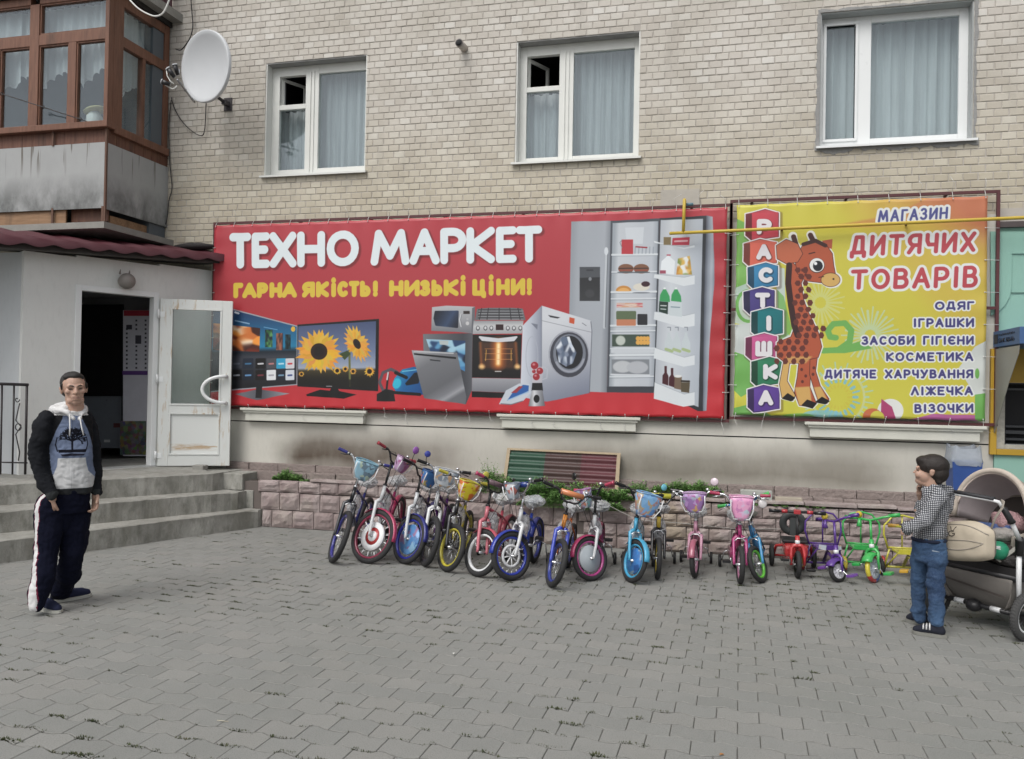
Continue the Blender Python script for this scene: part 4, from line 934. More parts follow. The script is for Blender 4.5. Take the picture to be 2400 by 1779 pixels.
for xx in (240, 505):
    cv.S([(xx+Q, 1030), (xx+Q+8, 1190)], 22, (200, 110, 50), .55, 4); cv.E(xx+Q+12, 1205, 22, 18, (250, 200, 130), .9, 0, 5)
for yy in (1072, 1108, 1150): cv.S([(275+Q, yy), (480+Q, yy)], 4, (220, 150, 90), .7)
cv.S([(285+Q, 1080), (280+Q, 1160)], 5, (230, 180, 80), .8); cv.S([(470+Q, 1080), (470+Q, 1160)], 5, (230, 180, 80), .8)
cv.P([(235+Q, 984), (375+Q, 1000), (510+Q, 984), (490+Q, 1008), (375+Q, 1016), (255+Q, 1006)], (196, 198, 204), 1, 3); cv.S([(352+Q, 1240), (395+Q, 1240)], 7, (190, 190, 190))
cv.P([(180+Q, 1288), (542+Q, 1294), (541+Q, 1402), (178+Q, 1388)], G_(300+Q, 1290, 300+Q, 1400, [(0, (150, 152, 158)), (1, (112, 114, 122))])); cv.P([(178+Q, 1389), (500+Q, 1402), (440+Q, 1440), (178+Q, 1432)], (10, 10, 12))
# fridge
cv.P([(918+Q, 122), (1214+Q, 118), (1184+Q, 1396), (890+Q, 1388)], G_(918+Q, 600, 1214+Q, 600, [(0, (142, 148, 156)), (.15, (154, 160, 168)), (.8, (158, 164, 172)), (.93, (128, 134, 142)), (1, (96, 102, 110))]))
cv.R(980+Q, 462, 1132+Q, 716, G_(1000+Q, 462, 1000+Q, 716, [(0, (66, 70, 76)), (.3, (70, 74, 80)), (.33, (30, 32, 36)), (1, (46, 48, 52))])); cv.S([(1035+Q, 486), (1078+Q, 486)], 10, (40, 42, 48)); cv.E(1058+Q, 552, 12, 14, (120, 124, 130)); cv.E(1055+Q, 660, 34, 30, (60, 62, 66), .7, 0, 3)
cv.S([(1182+Q, 330), (1164+Q, 912)], 20, (180, 186, 192)); cv.S([(1190+Q, 330), (1172+Q, 912)], 5, (90, 96, 104)); cv.E(1178+Q, 345, 15, 30, (200, 206, 212))
cv.P([(1212+Q, 118), (1576+Q, 100), (1545+Q, 1400), (1184+Q, 1396)], (70, 76, 84))
cv.P([(1226+Q, 134), (1566+Q, 122), (1534+Q, 1352), (1200+Q, 1352)], G_(1226+Q, 700, 1560+Q, 700, [(0, (150, 158, 166)), (.1, (186, 192, 198)), (.85, (178, 184, 192)), (1, (140, 148, 158))]))
for k, yy in enumerate((372, 500, 650, 700, 900, 940, 1070, 1120, 1280)): cv.S([(1222+Q-k*2, yy), (1556+Q-k*3, yy-4)], 15 if k in (0, 2, 4, 7) else 8, (206, 212, 216), .9); cv.S([(1222+Q-k*2, yy+10), (1556+Q-k*3, yy+6)], 3, (110, 118, 128), .8)
cv.P([(1318+Q, 170), (1460+Q, 165), (1450+Q, 290), (1330+Q, 290)], (196, 202, 208)); cv.R(1292+Q, 258, 1378+Q, 366, (178, 50, 60)); cv.S([(1295+Q, 262), (1280+Q, 280), (1296+Q, 320)], 5, (120, 126, 134))
for q in range(6): cv.S([(1395+q*27+Q, 315), (1392+q*27+Q, 360)], 9, (140, 150, 160), .8)
cv.S([(1400+Q, 312), (1480+Q, 318)], 10, (150, 40, 50))
for xc in (1325, 1440):
    cv.E(xc+Q, 476, 58, 36, (120, 80, 58)); cv.S([(xc-50+Q, 474), (xc+50+Q, 472)], 9, (64, 40, 34)); cv.S([(xc-50+Q, 488), (xc+50+Q, 486)], 6, (150, 60, 50)); cv.E(xc+Q, 502, 66, 6, (80, 86, 92))
cv.E(1308+Q, 642, 58, 40, (190, 130, 60), 1, 0, .6, 180, 360); cv.E(1308+Q, 644, 44, 26, (214, 160, 90), 1, 0, .6, 180, 360); cv.E(1440+Q, 612, 62, 28, (206, 202, 190)); cv.E(1472+Q, 590, 32, 20, (52, 24, 36)); cv.E(1440+Q, 655, 66, 6, (120, 126, 134))
cv.R(1256+Q, 730, 1450+Q, 764, blotch(cv, [(200, 170, 160), (190, 90, 100), (214, 200, 186), (200, 150, 120)], 4, 6)); 
cv.R(1262+Q, 800, 1392+Q, 846, (88, 104, 76), 1, 4); cv.R(1262+Q, 860, 1392+Q, 893, (186, 120, 88), 1, 3); cv.R(1418+Q, 820, 1478+Q, 888, (36, 38, 44), 1, 3)
cv.R(1222+Q, 965, 1500+Q, 1055, (60, 76, 66)); cv.E(1285+Q, 1010, 36, 36, (180, 188, 180), 1, 0, 2)
for q in range(8): cv.E(1415+(q % 4)*24+Q, 995+(q//4)*30, 17, 17, (214, 160, 76))
cv.R(1214+Q, 1070, 1534+Q, 1102, (190, 196, 202)); cv.R(1218+Q, 1150, 1500+Q, 1262, (122, 128, 134)); cv.E(1300+Q, 1205, 72, 44, (180, 184, 188), 1, 0, 2); cv.E(1410+Q, 1210, 80, 46, (170, 174, 180), 1, 0, 2); cv.S([(1214+Q, 1262), (1500+Q, 1268)], 10, (200, 204, 210))
cv.P([(1184+Q, 1354), (1534+Q, 1352), (1530+Q, 1400), (1184+Q, 1396)], (56, 60, 68))
cv.P([(1576+Q, 98), (1925+Q, 80), (1905+Q, 1536), (1862+Q, 1535), (1530+Q, 1380), (1560+Q, 700)], (44, 48, 54))
cv.P([(1584+Q, 112), (1900+Q, 104), (1866+Q, 1506), (1538+Q, 1376), (1560+Q, 800)], G_(1560+Q, 700, 1890+Q, 700, [(0, (170, 176, 184)), (.3, (194, 200, 206)), (1, (166, 174, 184))]))
cv.P([(1925+Q, 78), (1972+Q, 86), (1984+Q, 420), (1986+Q, 560), (1950+Q, 1000), (1926+Q, 1534), (1898+Q, 1536), (1908+Q, 700)], G_(1905+Q, 700, 1990+Q, 700, [(0, (70, 76, 88)), (.3, (130, 138, 150)), (.6, (160, 168, 178)), (1, (110, 118, 134))]))
for (ya, yb, yc) in ((285, 315, 330), (515, 540, 605), (795, 825, 915), (1062, 1135, 1205), (1320, 1410, 1505)):
    x1_ = 1815; cv.P([(1538+Q, ya), (1760+Q, yb), (x1_+Q+22, yb-18), (x1_+Q+22, yc-14), (1755+Q, yc), (1532+Q, yc-62)], (206, 212, 216)); cv.S([(1538+Q, ya), (1760+Q, yb), (x1_+Q+22, yb-18)], 4, (150, 158, 166), .8)
cv.R(1606+Q, 240, 1660+Q, 298, (120, 104, 70)); cv.P([(1672+Q, 248), (1800+Q, 240), (1796+Q, 300), (1668+Q, 300)], (178, 52, 70)); cv.S([(1690+Q, 272), (1780+Q, 268)], 14, (214, 190, 194), .8)
cv.P([(1580+Q, 508), (1590+Q, 420), (1640+Q, 375), (1690+Q, 420), (1684+Q, 520)], (216, 222, 226)); cv.S([(1632+Q, 374), (1655+Q, 374)], 9, (170, 60, 80)); cv.R(1578+Q, 488, 1622+Q, 512, (150, 70, 90))
cv.P([(1700+Q, 520), (1712+Q, 400), (1800+Q, 380), (1818+Q, 520)], blotch(cv, [(210, 170, 80), (190, 130, 50), (220, 222, 220), (120, 140, 70)], 5, 6))
for xc in (1610, 1695):
    cv.P([(xc-34+Q, 716), (xc-30+Q, 670), (xc-8+Q, 630), (xc+14+Q, 630), (xc+40+Q, 680), (xc+44+Q, 724)], (52, 150, 86)); cv.S([(xc+Q, 622), (xc+6+Q, 622)], 12, (220, 226, 224))
cv.P([(1574+Q, 718), (1640+Q, 724), (1636+Q, 815), (1570+Q, 795)], (30, 52, 44)); cv.P([(1648+Q, 724), (1742+Q, 730), (1742+Q, 835), (1646+Q, 822)], (190, 200, 204)); cv.S([(1585+Q, 750), (1625+Q, 752)], 8, (200, 205, 205)); cv.S([(1585+Q, 775), (1622+Q, 778)], 8, (180, 190, 190)); cv.S([(1662+Q, 760), (1725+Q, 764)], 8, (120, 140, 150))
for xc in (1645, 1703, 1772):
    cv.P([(xc-30+Q, 1085), (xc-30+Q, 1020), (xc-10+Q, 975), (xc-8+Q, 950), (xc+10+Q, 950), (xc+12+Q, 975), (xc+32+Q, 1030), (xc+34+Q, 1110)], (186, 196, 200)); cv.S([(xc+Q-22, 1075), (xc+Q+24, 1090)], 22, (150, 170, 110), .8); cv.S([(xc-10+Q, 912), (xc+12+Q, 912), (xc+12+Q, 935)], 7, (130, 138, 146))
for xc, yt in ((1620, 1200), (1668, 1215)): cv.P([(xc-24+Q, yt+130), (xc-22+Q, yt+70), (xc-8+Q, yt+50), (xc-8+Q, yt), (xc+10+Q, yt), (xc+10+Q, yt+50), (xc+22+Q, yt+75), (xc+20+Q, yt+145)], (66, 26, 34))
cv.P([(1688+Q, 1275), (1742+Q, 1275), (1738+Q, 1378), (1684+Q, 1366)], (110, 92, 76)); cv.E(1714+Q, 1276, 28, 10, (214, 216, 214)); cv.P([(1735+Q, 1322), (1802+Q, 1322), (1796+Q, 1400), (1736+Q, 1392)], (84, 74, 56)); cv.S([(1740+Q, 1312), (1796+Q, 1314)], 14, (40, 32, 26))
# washing machine
cv.P([(697+Q, 750), (555+Q, 900), (538+Q, 1428), (700+Q, 1464)], G_(545+Q, 1000, 700+Q, 1000, [(0, (196, 202, 212)), (.45, (176, 182, 194)), (1, (126, 132, 148))]))
cv.S(arc(625+Q, 1130, 45, 150, 0, 360, 24), 5, (160, 166, 178)); cv.P([(618+Q, 880), (668+Q, 890), (664+Q, 930)], (110, 116, 130))
cv.P([(697+Q, 750), (1062+Q, 862), (1072+Q, 930), (1052+Q, 1402), (740+Q, 1466), (696+Q, 1464)], G_(720+Q, 900, 900+Q, 1450, [(0, (196, 200, 206)), (.5, (170, 174, 184)), (.75, (140, 146, 160)), (1, (116, 122, 140))]))
cv.S([(697+Q, 752), (697+Q, 1460)], 6, (110, 116, 128), .7); cv.S([(700+Q, 862), (1066+Q, 948)], 4, (130, 134, 142)); cv.S([(1064+Q, 870), (1072+Q, 940), (1054+Q, 1400)], 6, (90, 94, 104), .8)
cv.P([(745+Q, 820), (835+Q, 838), (815+Q, 846), (760+Q, 836)], (40, 42, 48)); cv.P([(905+Q, 836), (944+Q, 846), (940+Q, 888), (903+Q, 878)], (190, 76, 44)); cv.S([(1000+Q, 880), (1030+Q, 900)], 4, (90, 92, 100))
cv.E(900+Q, 1112, 152, 176, (150, 154, 164)); cv.E(902+Q, 1116, 142, 168, (58, 60, 70)); cv.E(905+Q, 1108, 122, 146, (112, 118, 130)); cv.E(905+Q, 1098, 100, 124, (24, 26, 32))
cv.P([(806+Q, 1060), (850+Q, 985), (905+Q, 980), (925+Q, 1040), (958+Q, 1100), (930+Q, 1180), (880+Q, 1205), (825+Q, 1170)], blotch(cv, [(190, 200, 214), (120, 130, 150), (60, 70, 90), (210, 216, 224), (90, 104, 126)], 6, 9)); cv.S(arc(905+Q, 1105, 112, 136, 20, 150, 14), 16, (150, 154, 166), .9)
# iron and blender
cv.P([(380+Q, 1486), (432+Q, 1382), (530+Q, 1330), (606+Q, 1332), (616+Q, 1400), (560+Q, 1462), (470+Q, 1488)], (186, 194, 204)); cv.P([(440+Q, 1458), (480+Q, 1400), (560+Q, 1340), (602+Q, 1345), (600+Q, 1385), (530+Q, 1420)], (40, 90, 160)); cv.P([(470+Q, 1400), (530+Q, 1350), (560+Q, 1352), (510+Q, 1400)], (150, 52, 60)); cv.S([(450+Q, 1452), (600+Q, 1392)], 8, (150, 180, 210)); cv.S([(395+Q, 1482), (470+Q, 1486), (555+Q, 1462)], 7, (110, 112, 122))
cv.P([(618+Q, 1210), (708+Q, 1205), (700+Q, 1326), (628+Q, 1326)], (190, 186, 192), .75); cv.S([(712+Q, 1205), (742+Q, 1225), (736+Q, 1290), (706+Q, 1300)], 8, (176, 180, 190), .8)
for x_, y_, r_ in ((645, 1196, 28), (684, 1236, 25), (658, 1280, 26), (640, 1240, 14)): cv.E(x_+Q, y_, r_, r_, (150, 36, 46)); cv.E(x_+Q-6, y_-8, r_*.35, r_*.3, (210, 150, 156), .8, 0, 2)
cv.P([(628+Q, 1326), (702+Q, 1326), (708+Q, 1386), (622+Q, 1386)], (22, 22, 26)); cv.P([(626+Q, 1380), (704+Q, 1380), (724+Q, 1500), (598+Q, 1500)], G_(600+Q, 1440, 722+Q, 1440, [(0, (110, 112, 118)), (.35, (206, 208, 212)), (.6, (150, 152, 158)), (1, (90, 92, 98))])); cv.E(660+Q, 1444, 22, 30, (18, 18, 22))
rg = np.random.RandomState(0); cv.a += (rg.rand(cv.h, cv.w, 1)-.5)*.012
cv.a = cv.a*.95+cv.a.mean(2, keepdims=True)*.05; im1 = cv.image('banner_print_one', .98)

# ---------------------------------------------------------------- banner two
a_, b_, c_, d_ = W(Z(6, 97, 88), YB), W(Z(6, 1638, 12), YB), W(Z(6, 1628, 1403), YB), W(Z(6, 76, 1378), YB)
B2 = ((a_.x+d_.x)/2, (b_.x+c_.x)/2, (c_.z+d_.z)/2, (a_.z+b_.z)/2)
cv = CV(*B2, 430, (0, 0, 0), YB); cv.k = 6; G_ = lambda *a: gradv(cv, 6, *a)
cv.P([(-100, -200), (1900, -200), (1900, 1700), (-100, 1700)], G_(300, 1000, 1500, 100, [(0, (205, 202, 64)), (.6, (206, 196, 62)), (.85, (208, 160, 74)), (1, (198, 118, 82))]))
cv.P([(1100, 150), (1700, 300), (1700, 900), (1400, 600)], (208, 204, 60), .5, 0, 60); cv.P([(620, 220), (1000, 150), (1300, 30), (1700, -60), (1700, 140), (1250, 180), (900, 215)], (196, 112, 76), .55, 0, 5)
GR, LB = (110, 178, 84), (170, 208, 196)
cv.P([(60, 150), (150, 190), (190, 420), (150, 640), (60, 700)], GR, .9); cv.P([(60, 600), (160, 560), (220, 700), (160, 820), (60, 800)], (186, 206, 200), .9); cv.S(arc(170, 700, 75, 95, 60, 400, 20), 20, GR); cv.P([(60, 820), (200, 800), (230, 1010), (130, 1080), (60, 1060)], (196, 204, 200)); cv.P([(80, 980), (170, 1010), (230, 1200), (120, 1260), (60, 1200)], GR); cv.P([(60, 1330), (200, 1300), (330, 1390), (330, 1420), (60, 1420)], GR)
cv.P([(340, 460), (390, 470), (400, 860), (440, 900), (340, 900)], (190, 206, 196)); cv.P([(345, 600), (385, 640), (440, 860), (350, 920)], GR, .8)
def burst(cx, cy, r0, r1, n, c, w_=16, al=.85):
    for i in range(n):
        a = 2*PI*i/n; L = r1*(1 if i % 2 else .86); cv.S([(cx+math.cos(a)*r0, cy+math.sin(a)*r0), (cx+math.cos(a)*L, cy+math.sin(a)*L)], w_*(.6 if i % 2 else 1), c, al)
burst(610, 680, 40, 150, 26, (204, 210, 130), 14, .8); burst(915, 880, 40, 175, 30, (186, 208, 168), 15, .85); burst(720, 1260, 95, 135, 22, (120, 186, 206), 18, .9); cv.S(arc(720, 1260, 160, 165, 0, 360, 30), 14, (196, 206, 150), .8); burst(720, 1260, 170, 215, 34, (160, 204, 190), 14, .8); burst(720, 1260, 60, 85, 20, (205, 190, 60), 10, .9)
cv.S([(630, 975), (720, 970), (790, 920), (800, 850), (760, 805), (690, 810), (655, 850), (670, 890), (705, 895)], 36, GR); cv.P([(600, 990), (740, 950), (860, 915), (930, 960), (760, 990)], GR)
cv.E(1040, 1345, 80, 75, (220, 222, 218)); cv.P([(985, 1270), (1050, 1320), (1075, 1400), (980, 1400)], (176, 60, 110)); cv.E(930, 1380, 60, 50, (200, 80, 60), .8); cv.E(960, 1390, 45, 45, (206, 200, 70)); cv.P([(1150, 1400), (1300, 1365), (1560, 1372), (1640, 1410), (1150, 1420)], (180, 90, 150)); cv.E(1330, 1205, 90, 16, (200, 110, 60), .8)
cv.E(620, 1380, 130, 40, (120, 186, 206), .8); cv.E(470, 1400, 120, 40, (110, 178, 84), .8)
cv.P([(1460, 1080), (1560, 950), (1700, 880), (1700, 1260), (1560, 1250), (1500, 1150)], (206, 212, 208)); cv.P([(1560, 1245), (1700, 1225), (1700, 1450), (1560, 1400)], GR); cv.E(1575, 1115, 14, 32, GR)
# toy blocks with the shop's name
cv.E(0, 0, 1, 1, (0, 0, 0))
BL = [('Р', 147, 108, 355, 292, (178, 52, 66), 265, 213), ('А', 135, 292, 343, 452, (200, 88, 70), 262, 368), ('С', 160, 437, 350, 590, (38, 112, 156), 275, 510), ('Т', 135, 588, 330, 745, (62, 52, 116), 255, 666),
      ('І', 183, 712, 380, 884, (16, 104, 110), 293, 806), ('Ш', 147, 870, 345, 1028, (178, 72, 124), 262, 962), ('К', 183, 1016, 376, 1190, (34, 112, 78), 303, 1104), ('А', 160, 1188, 360, 1350, (82, 52, 136), 275, 1264)]
for ch, x0_, y0_, x1_, y1_, cc, lx, ly in BL:
    mx_ = (x0_+x1_)/2+ (20 if ch != 'А' else 0); hexp = [(x0_+2, y0_+26), (mx_, y0_-4), (x1_, y0_+18), (x1_, y1_-16), (x0_+40, y1_+8), (x0_+2, y1_-26)]
    cv.P([(p[0]+8, p[1]+8) for p in hexp], (60, 30, 30), .35, 10, 3); cv.P(hexp, (228, 224, 226), 1, 5); cv.P(hexp, tuple(int(v*.62) for v in cc), 1, 0)
    cv.P([(x0_+42, y0_+20), (x1_-4, y0_+14), (x1_-4, y1_-18), (x0_+42, y1_+2)], G_(x0_, y0_, x1_, y1_, [(0, tuple(min(255, int(v*1.25)) for v in cc)), (1, cc)])); cv.P([(x0_+4, y0_+26), (mx_, y0_), (x1_-4, y0_+16), (x0_+42, y0_+22)], tuple(min(255, int(v*1.1)) for v in cc))
    h_ = 96; w_ = {'Ш': 104, 'І': 34, 'К': 90}.get(ch, 92); box = [(ch, lx-w_/2, lx+w_/2)]; tl_, bl_ = ((0, ly-h_/2), (2000, ly-h_/2)), ((0, ly+h_/2), (2000, ly+h_/2))
    cv.glyphs(box, tl_, bl_, 34, tuple(int(v*.5) for v in cc), grow=4, dx=3, dy=4, al=.7); cv.glyphs(box, tl_, bl_, 30, (222, 220, 224))
# a plain cartoon giraffe
OR, DK, YE = (184, 84, 52), (104, 46, 38), (214, 170, 92)
parts = [('P', [(432, 430), (520, 500), (492, 560), (505, 660), (545, 760), (596, 860), (618, 950), (596, 1015), (520, 1050), (400, 1052), (345, 1010), (345, 925), (430, 890), (452, 830), (440, 740), (420, 620), (408, 500)], OR),
         ('P', [(385, 1040), (360, 1180), (375, 1265), (440, 1280), (455, 1250), (405, 1160), (420, 1050)], YE), ('P', [(480, 1030), (470, 1130), (452, 1230), (482, 1310), (560, 1325), (585, 1300), (545, 1200), (548, 1100), (560, 1030)], OR),
         ('P', [(548, 1030), (545, 1120), (575, 1220), (600, 1290), (650, 1298), (662, 1272), (608, 1190), (580, 1100), (590, 1020)], OR),
         ('P', [(500, 330), (560, 296), (640, 320), (682, 380), (690, 450), (700, 500), (670, 560), (600, 555), (520, 545), (470, 500), (455, 420)], OR), ('P', [(340, 330), (400, 292), (470, 320), (500, 380), (470, 430), (400, 440), (345, 410)], (196, 100, 66))]
for _, pts, c_ in parts: cv.P(pts, (226, 226, 220), 1, 7)
cv.E(678, 540, 66, 52, (226, 226, 220)); cv.S([(450, 330), (440, 270)], 52, (226, 226, 220)); cv.S([(570, 310), (550, 262)], 52, (226, 226, 220))
cv.S([(462, 330), (445, 275)], 30, (76, 36, 32)); cv.S([(570, 310), (548, 265)], 30, (76, 36, 32)); cv.P([(620, 300), (684, 290), (680, 350), (640, 345)], OR)
for _, pts, c_ in parts: cv.P(pts, (66, 34, 30), 1, 2.2); cv.P(pts, c_)
cv.P([(452, 1200), (545, 1195), (560, 1320), (480, 1310)], YE, .95, 0, 3); cv.P([(570, 1200), (612, 1195), (655, 1280), (600, 1290)], YE, .95, 0, 3); cv.P([(400, 1010), (560, 1010), (520, 1052), (400, 1052)], YE, .8, 0, 3)
for pts in ([(500, 1310), (530, 1280), (582, 1300), (560, 1328)], [(585, 1290), (620, 1262), (662, 1285), (640, 1300)], [(380, 1268), (410, 1240), (450, 1265), (430, 1282)]): cv.P(pts, (24, 20, 20), 1, 3)
cv.S([(418, 450), (412, 560), (430, 700), (450, 820), (470, 880)], 36, (58, 30, 30)); cv.S([(505, 322), (580, 300), (640, 330)], 24, (66, 34, 30))
rg_ = random.Random(4)
for row in range(15):
    yy = 480+row*40; cxx = 480+max(0, (yy-640))*.22
    for q in range(-1, 2 if row < 9 else 3):
        if row > 10: px_ = 395+q*52+(row % 2)*22
        else: px_ = cxx+q*46+(row % 2)*20-8
        if px_ < 452+max(0, yy-860)*-.6 and row <= 10: continue
        pts = [(px_+math.cos(a)*rg_.uniform(16, 21), yy+math.sin(a)*rg_.uniform(17, 23)) for a in np.linspace(0, 2*PI, 7)[:-1]]; cv.P(pts, DK)
for x_, y_ in ((495, 1090), (520, 1130), (500, 1165), (570, 1080), (565, 1120), (500, 480), (520, 510), (545, 520)): cv.E(x_, y_, 9, 10, DK)
cv.E(672, 540, 60, 44, (66, 34, 30)); cv.E(672, 540, 57, 41, YE); cv.E(690, 535, 6, 6, (60, 40, 30)); cv.E(588, 452, 48, 46, (66, 34, 30)); cv.E(588, 450, 45, 43, (228, 230, 228)); cv.E(594, 455, 30, 32, (26, 30, 40)); cv.E(580, 440, 10, 10, (235, 238, 240)); cv.S([(540, 380), (575, 372)], 7, (66, 34, 30)); cv.S([(630, 520), (600, 525)], 5, (66, 34, 30))
def two(x0, y0, x1, y1): return ((x0, y0), (x1, y1))
OW = (222, 226, 224); PU = (66, 62, 124)
cv.text('МАГАЗИН', 962, 1392, two(962, 112, 1392, 88), two(962, 188, 1392, 164), 14, (74, 78, 142), OW, 15, 4)
cv.text('ДИТЯЧИХ', 790, 1562, two(790, 268, 1562, 240), two(790, 400, 1562, 368), 25, (190, 66, 76), OW, 16, 8)
cv.text('ТОВАРІВ', 792, 1575, two(792, 478, 1575, 450), two(792, 602, 1575, 588), 25, (190, 66, 76), OW, 16, 6)
for st_x, xl_, xr_, y0_, y1_ in (('ОДЯГ', 1312, 1555, 672, 726), ('ІГРАШКИ', 1180, 1553, 775, 832), ('ЗАСОБИ ГІГІЄНИ', 864, 1553, 884, 940), ('КОСМЕТИКА', 1014, 1550, 984, 1040), ('ДИТЯЧЕ ХАРЧУВАННЯ', 636, 1550, 1090, 1146), ('ЛІЖЕЧКА', 1166, 1548, 1194, 1250), ('ВІЗОЧКИ', 1188, 1550, 1301, 1358)):
    cv.text(st_x, xl_, xr_, two(xl_, y0_+1, xr_, y0_-1), two(xl_, y1_, xr_, y1_-1), 13, PU, OW, 9)
cv.a += (rg.rand(cv.h, cv.w, 1)-.5)*.012
cv.a = cv.a*.88+cv.a.mean(2, keepdims=True)*.12; im2 = cv.image('banner_print_two')

FRM = M('maroon_frame', (.085, .022, .025), .5, var=.2, scale=8); TIE = M('white_tie', (.60, .60, .58), .6)
def banner(name, Bx, im, label, seed, fo, nx_t, nz_t):
    x0, x1, z0, z1 = Bx; root = empty(name, ((x0+x1)/2, YB, z0), label=label, cat='banner'); rnd = random.Random(seed)
    nx, nz = int((x1-x0)/.03), int((z1-z0)/.03); vs, uvs = [], []
    pit = (x1-x0)/nx_t
    for j in range(nz+1):
        for i in range(nx+1):
            u, v = i/nx, j/nz; x = x0+(x1-x0)*u; z = z0+(z1-z0)*v; et, eb = math.exp(-(z1-z)*9), math.exp(-(z-z0)*9); er, el = math.exp(-(x1-x)*8), math.exp(-(x-x0)*8)
            ph = 2*PI*(x-x0)/pit; sag = .5-.5*math.cos(ph)
            y = YB-.004*noise.noise(Vector((x*1.1, z*1.4, seed)))*2 + (et+eb)*.006*math.cos(ph) + (er+el)*.006*math.cos(2*PI*(z-z0)/((z1-z0)/nz_t)) - .010*noise.noise(Vector((x*.5+z*.25, z*.9, seed+9)))
            vs.append((x+(el-er)*.006*(.5-.5*math.cos(2*PI*(z-z0)/((z1-z0)/nz_t))), y, z-et*.010*sag+eb*.008*sag)); uvs.append((u, v))
    me = bpy.data.meshes.new('cloth'); fs = [(j*(nx+1)+i, j*(nx+1)+i+1, (j+1)*(nx+1)+i+1, (j+1)*(nx+1)+i) for j in range(nz) for i in range(nx)]
    me.from_pydata(vs, [], fs); uvl = me.uv_layers.new(name='UVMap'); idx = np.zeros(len(me.loops), np.int32); me.loops.foreach_get('vertex_index', idx); uvl.data.foreach_set('uv', np.array(uvs, np.float32)[idx].ravel())
    me.polygons.foreach_set('use_smooth', [True]*len(fs)); me.materials.append(mprint(name+'_print', im)); o = bpy.data.objects.new('cloth', me); C.objects.link(o); o.modifiers.new('thick', 'SOLIDIFY').thickness = .0015; keepworld(o, root)
    t = .014; L, Rr, B_, T_2 = x0-fo[0], x1+fo[1], z0-fo[2], z1+fo[3]; yf = YB+.045
    for nm, q in (('frame_bar', (L-t, L+t, yf-t, yf+t, B_-t, T_2+t)), ('frame_bar', (Rr-t, Rr+t, yf-t, yf+t, B_-t, T_2+t)), ('frame_bar', (L+t, Rr-t, yf-t, yf+t, T_2-t, T_2+t)), ('frame_bar', (L+t, Rr-t, yf-t, yf+t, B_-t, B_+t)), ('frame_bar', (L+t, Rr-t, yf-t*.8, yf+t*.8, (B_+T_2)/2-t, (B_+T_2)/2+t))):
        keepworld(MB().box(*q).build(nm, FRM), root)
    for k in range(int((Rr-L)/.9)+1):
        xx = L+.2+k*.9
        if xx < Rr:
            for zz in (T_2, B_): keepworld(MB().box(xx-.012, xx+.012, yf+t+.001, -.036 if zz < 3.3 else .0, zz-.012, zz+.012).build('wall_bracket', FRM), root)
    def tie(x, z, dx, dz, tail):
        mb = MB(); y = YB-.006; a = Vector((x, y, z)); b = Vector((x+dx, yf-t-.002, z+dz)); mb.tube([a, a.lerp(b, .5)+Vector((0, -.004, 0)), b], .0028, 5); mb.ball(a, .006, 6, 4)
        if tail: mb.tube([b, b+Vector((rnd.uniform(-.03, .03), -.02, tail)), b+Vector((rnd.uniform(-.06, .06), -.035, tail*1.6))], .0022, 4)
        keepworld(mb.build('tie', TIE), root)
    for k in range(nx_t+1):
        x = x0+.02+(x1-x0-.04)*k/nx_t; tie(x, z1-.02, 0, fo[3]+.03, rnd.choice([.0, .05, .07, .09])); tie(x, z0+.02, rnd.uniform(-.015, .015), -fo[2]-.03, rnd.choice([0, -.04, -.08]))
    for k in range(1, nz_t):
        z = z0+(z1-z0)*k/nz_t; tie(x1-.02, z, fo[1]+.03, 0, 0); tie(x0+.02, z, -fo[0]-.03, 0, 0)
    return root
banner('red_electronics_banner', B1, im1, 'long red vinyl banner reading ТЕХНО МАРКЕТ with televisions, washing machine and fridge', 1, (.02, .035, .022, .028), 24, 8)
banner('yellow_toy_shop_banner', B2, im2, 'square yellow vinyl banner with a giraffe beside lettered blocks and purple Ukrainian words', 2, (.05, .10, .03, .045), 8, 7)
# yellow gas pipe in front of the banners
YP = M('yellow_gas_pipe', (.50, .36, .045), .4, var=.12, scale=5); yp = -.24
pa, pb, pc = W((1569, 547), yp), W((1720, 540.5), yp), W((2400, 510), yp); pd = pc+(pc-pb)*1.2
gp = empty('gas_pipe', pa, label='yellow gas pipe crossing the top of both banners with a short upright', cat='pipe')
mb = MB(); mb.tube([pa, pb, pc, pd], .0165, 12); keepworld(mb.build('main_pipe', YP), gp)
q0, q1 = W((1601.5, 546), yp), W((1604, 470), yp); mb = MB(); mb.tube([q0, q1, q1+Vector((0, .02, .012)), q1+Vector((0, .25, .012))], .0165, 12); keepworld(mb.build('riser', YP), gp)
p = W((1618, 479), -.16); mb = MB(); mb.tube([p-Vector((.04, 0, 0)), p+Vector((.03, 0, 0))], .016, 8); keepworld(mb.build('valve', M('valve_teal', (.12, .22, .27), .5)), gp)
for f_ in (.18, .62): 
    q = pb.lerp(pc, f_); keepworld(MB().box(q.x-.008, q.x+.008, yp+.005, -.02, q.z-.006, q.z+.006).build('pipe_clip', FRM), gp)
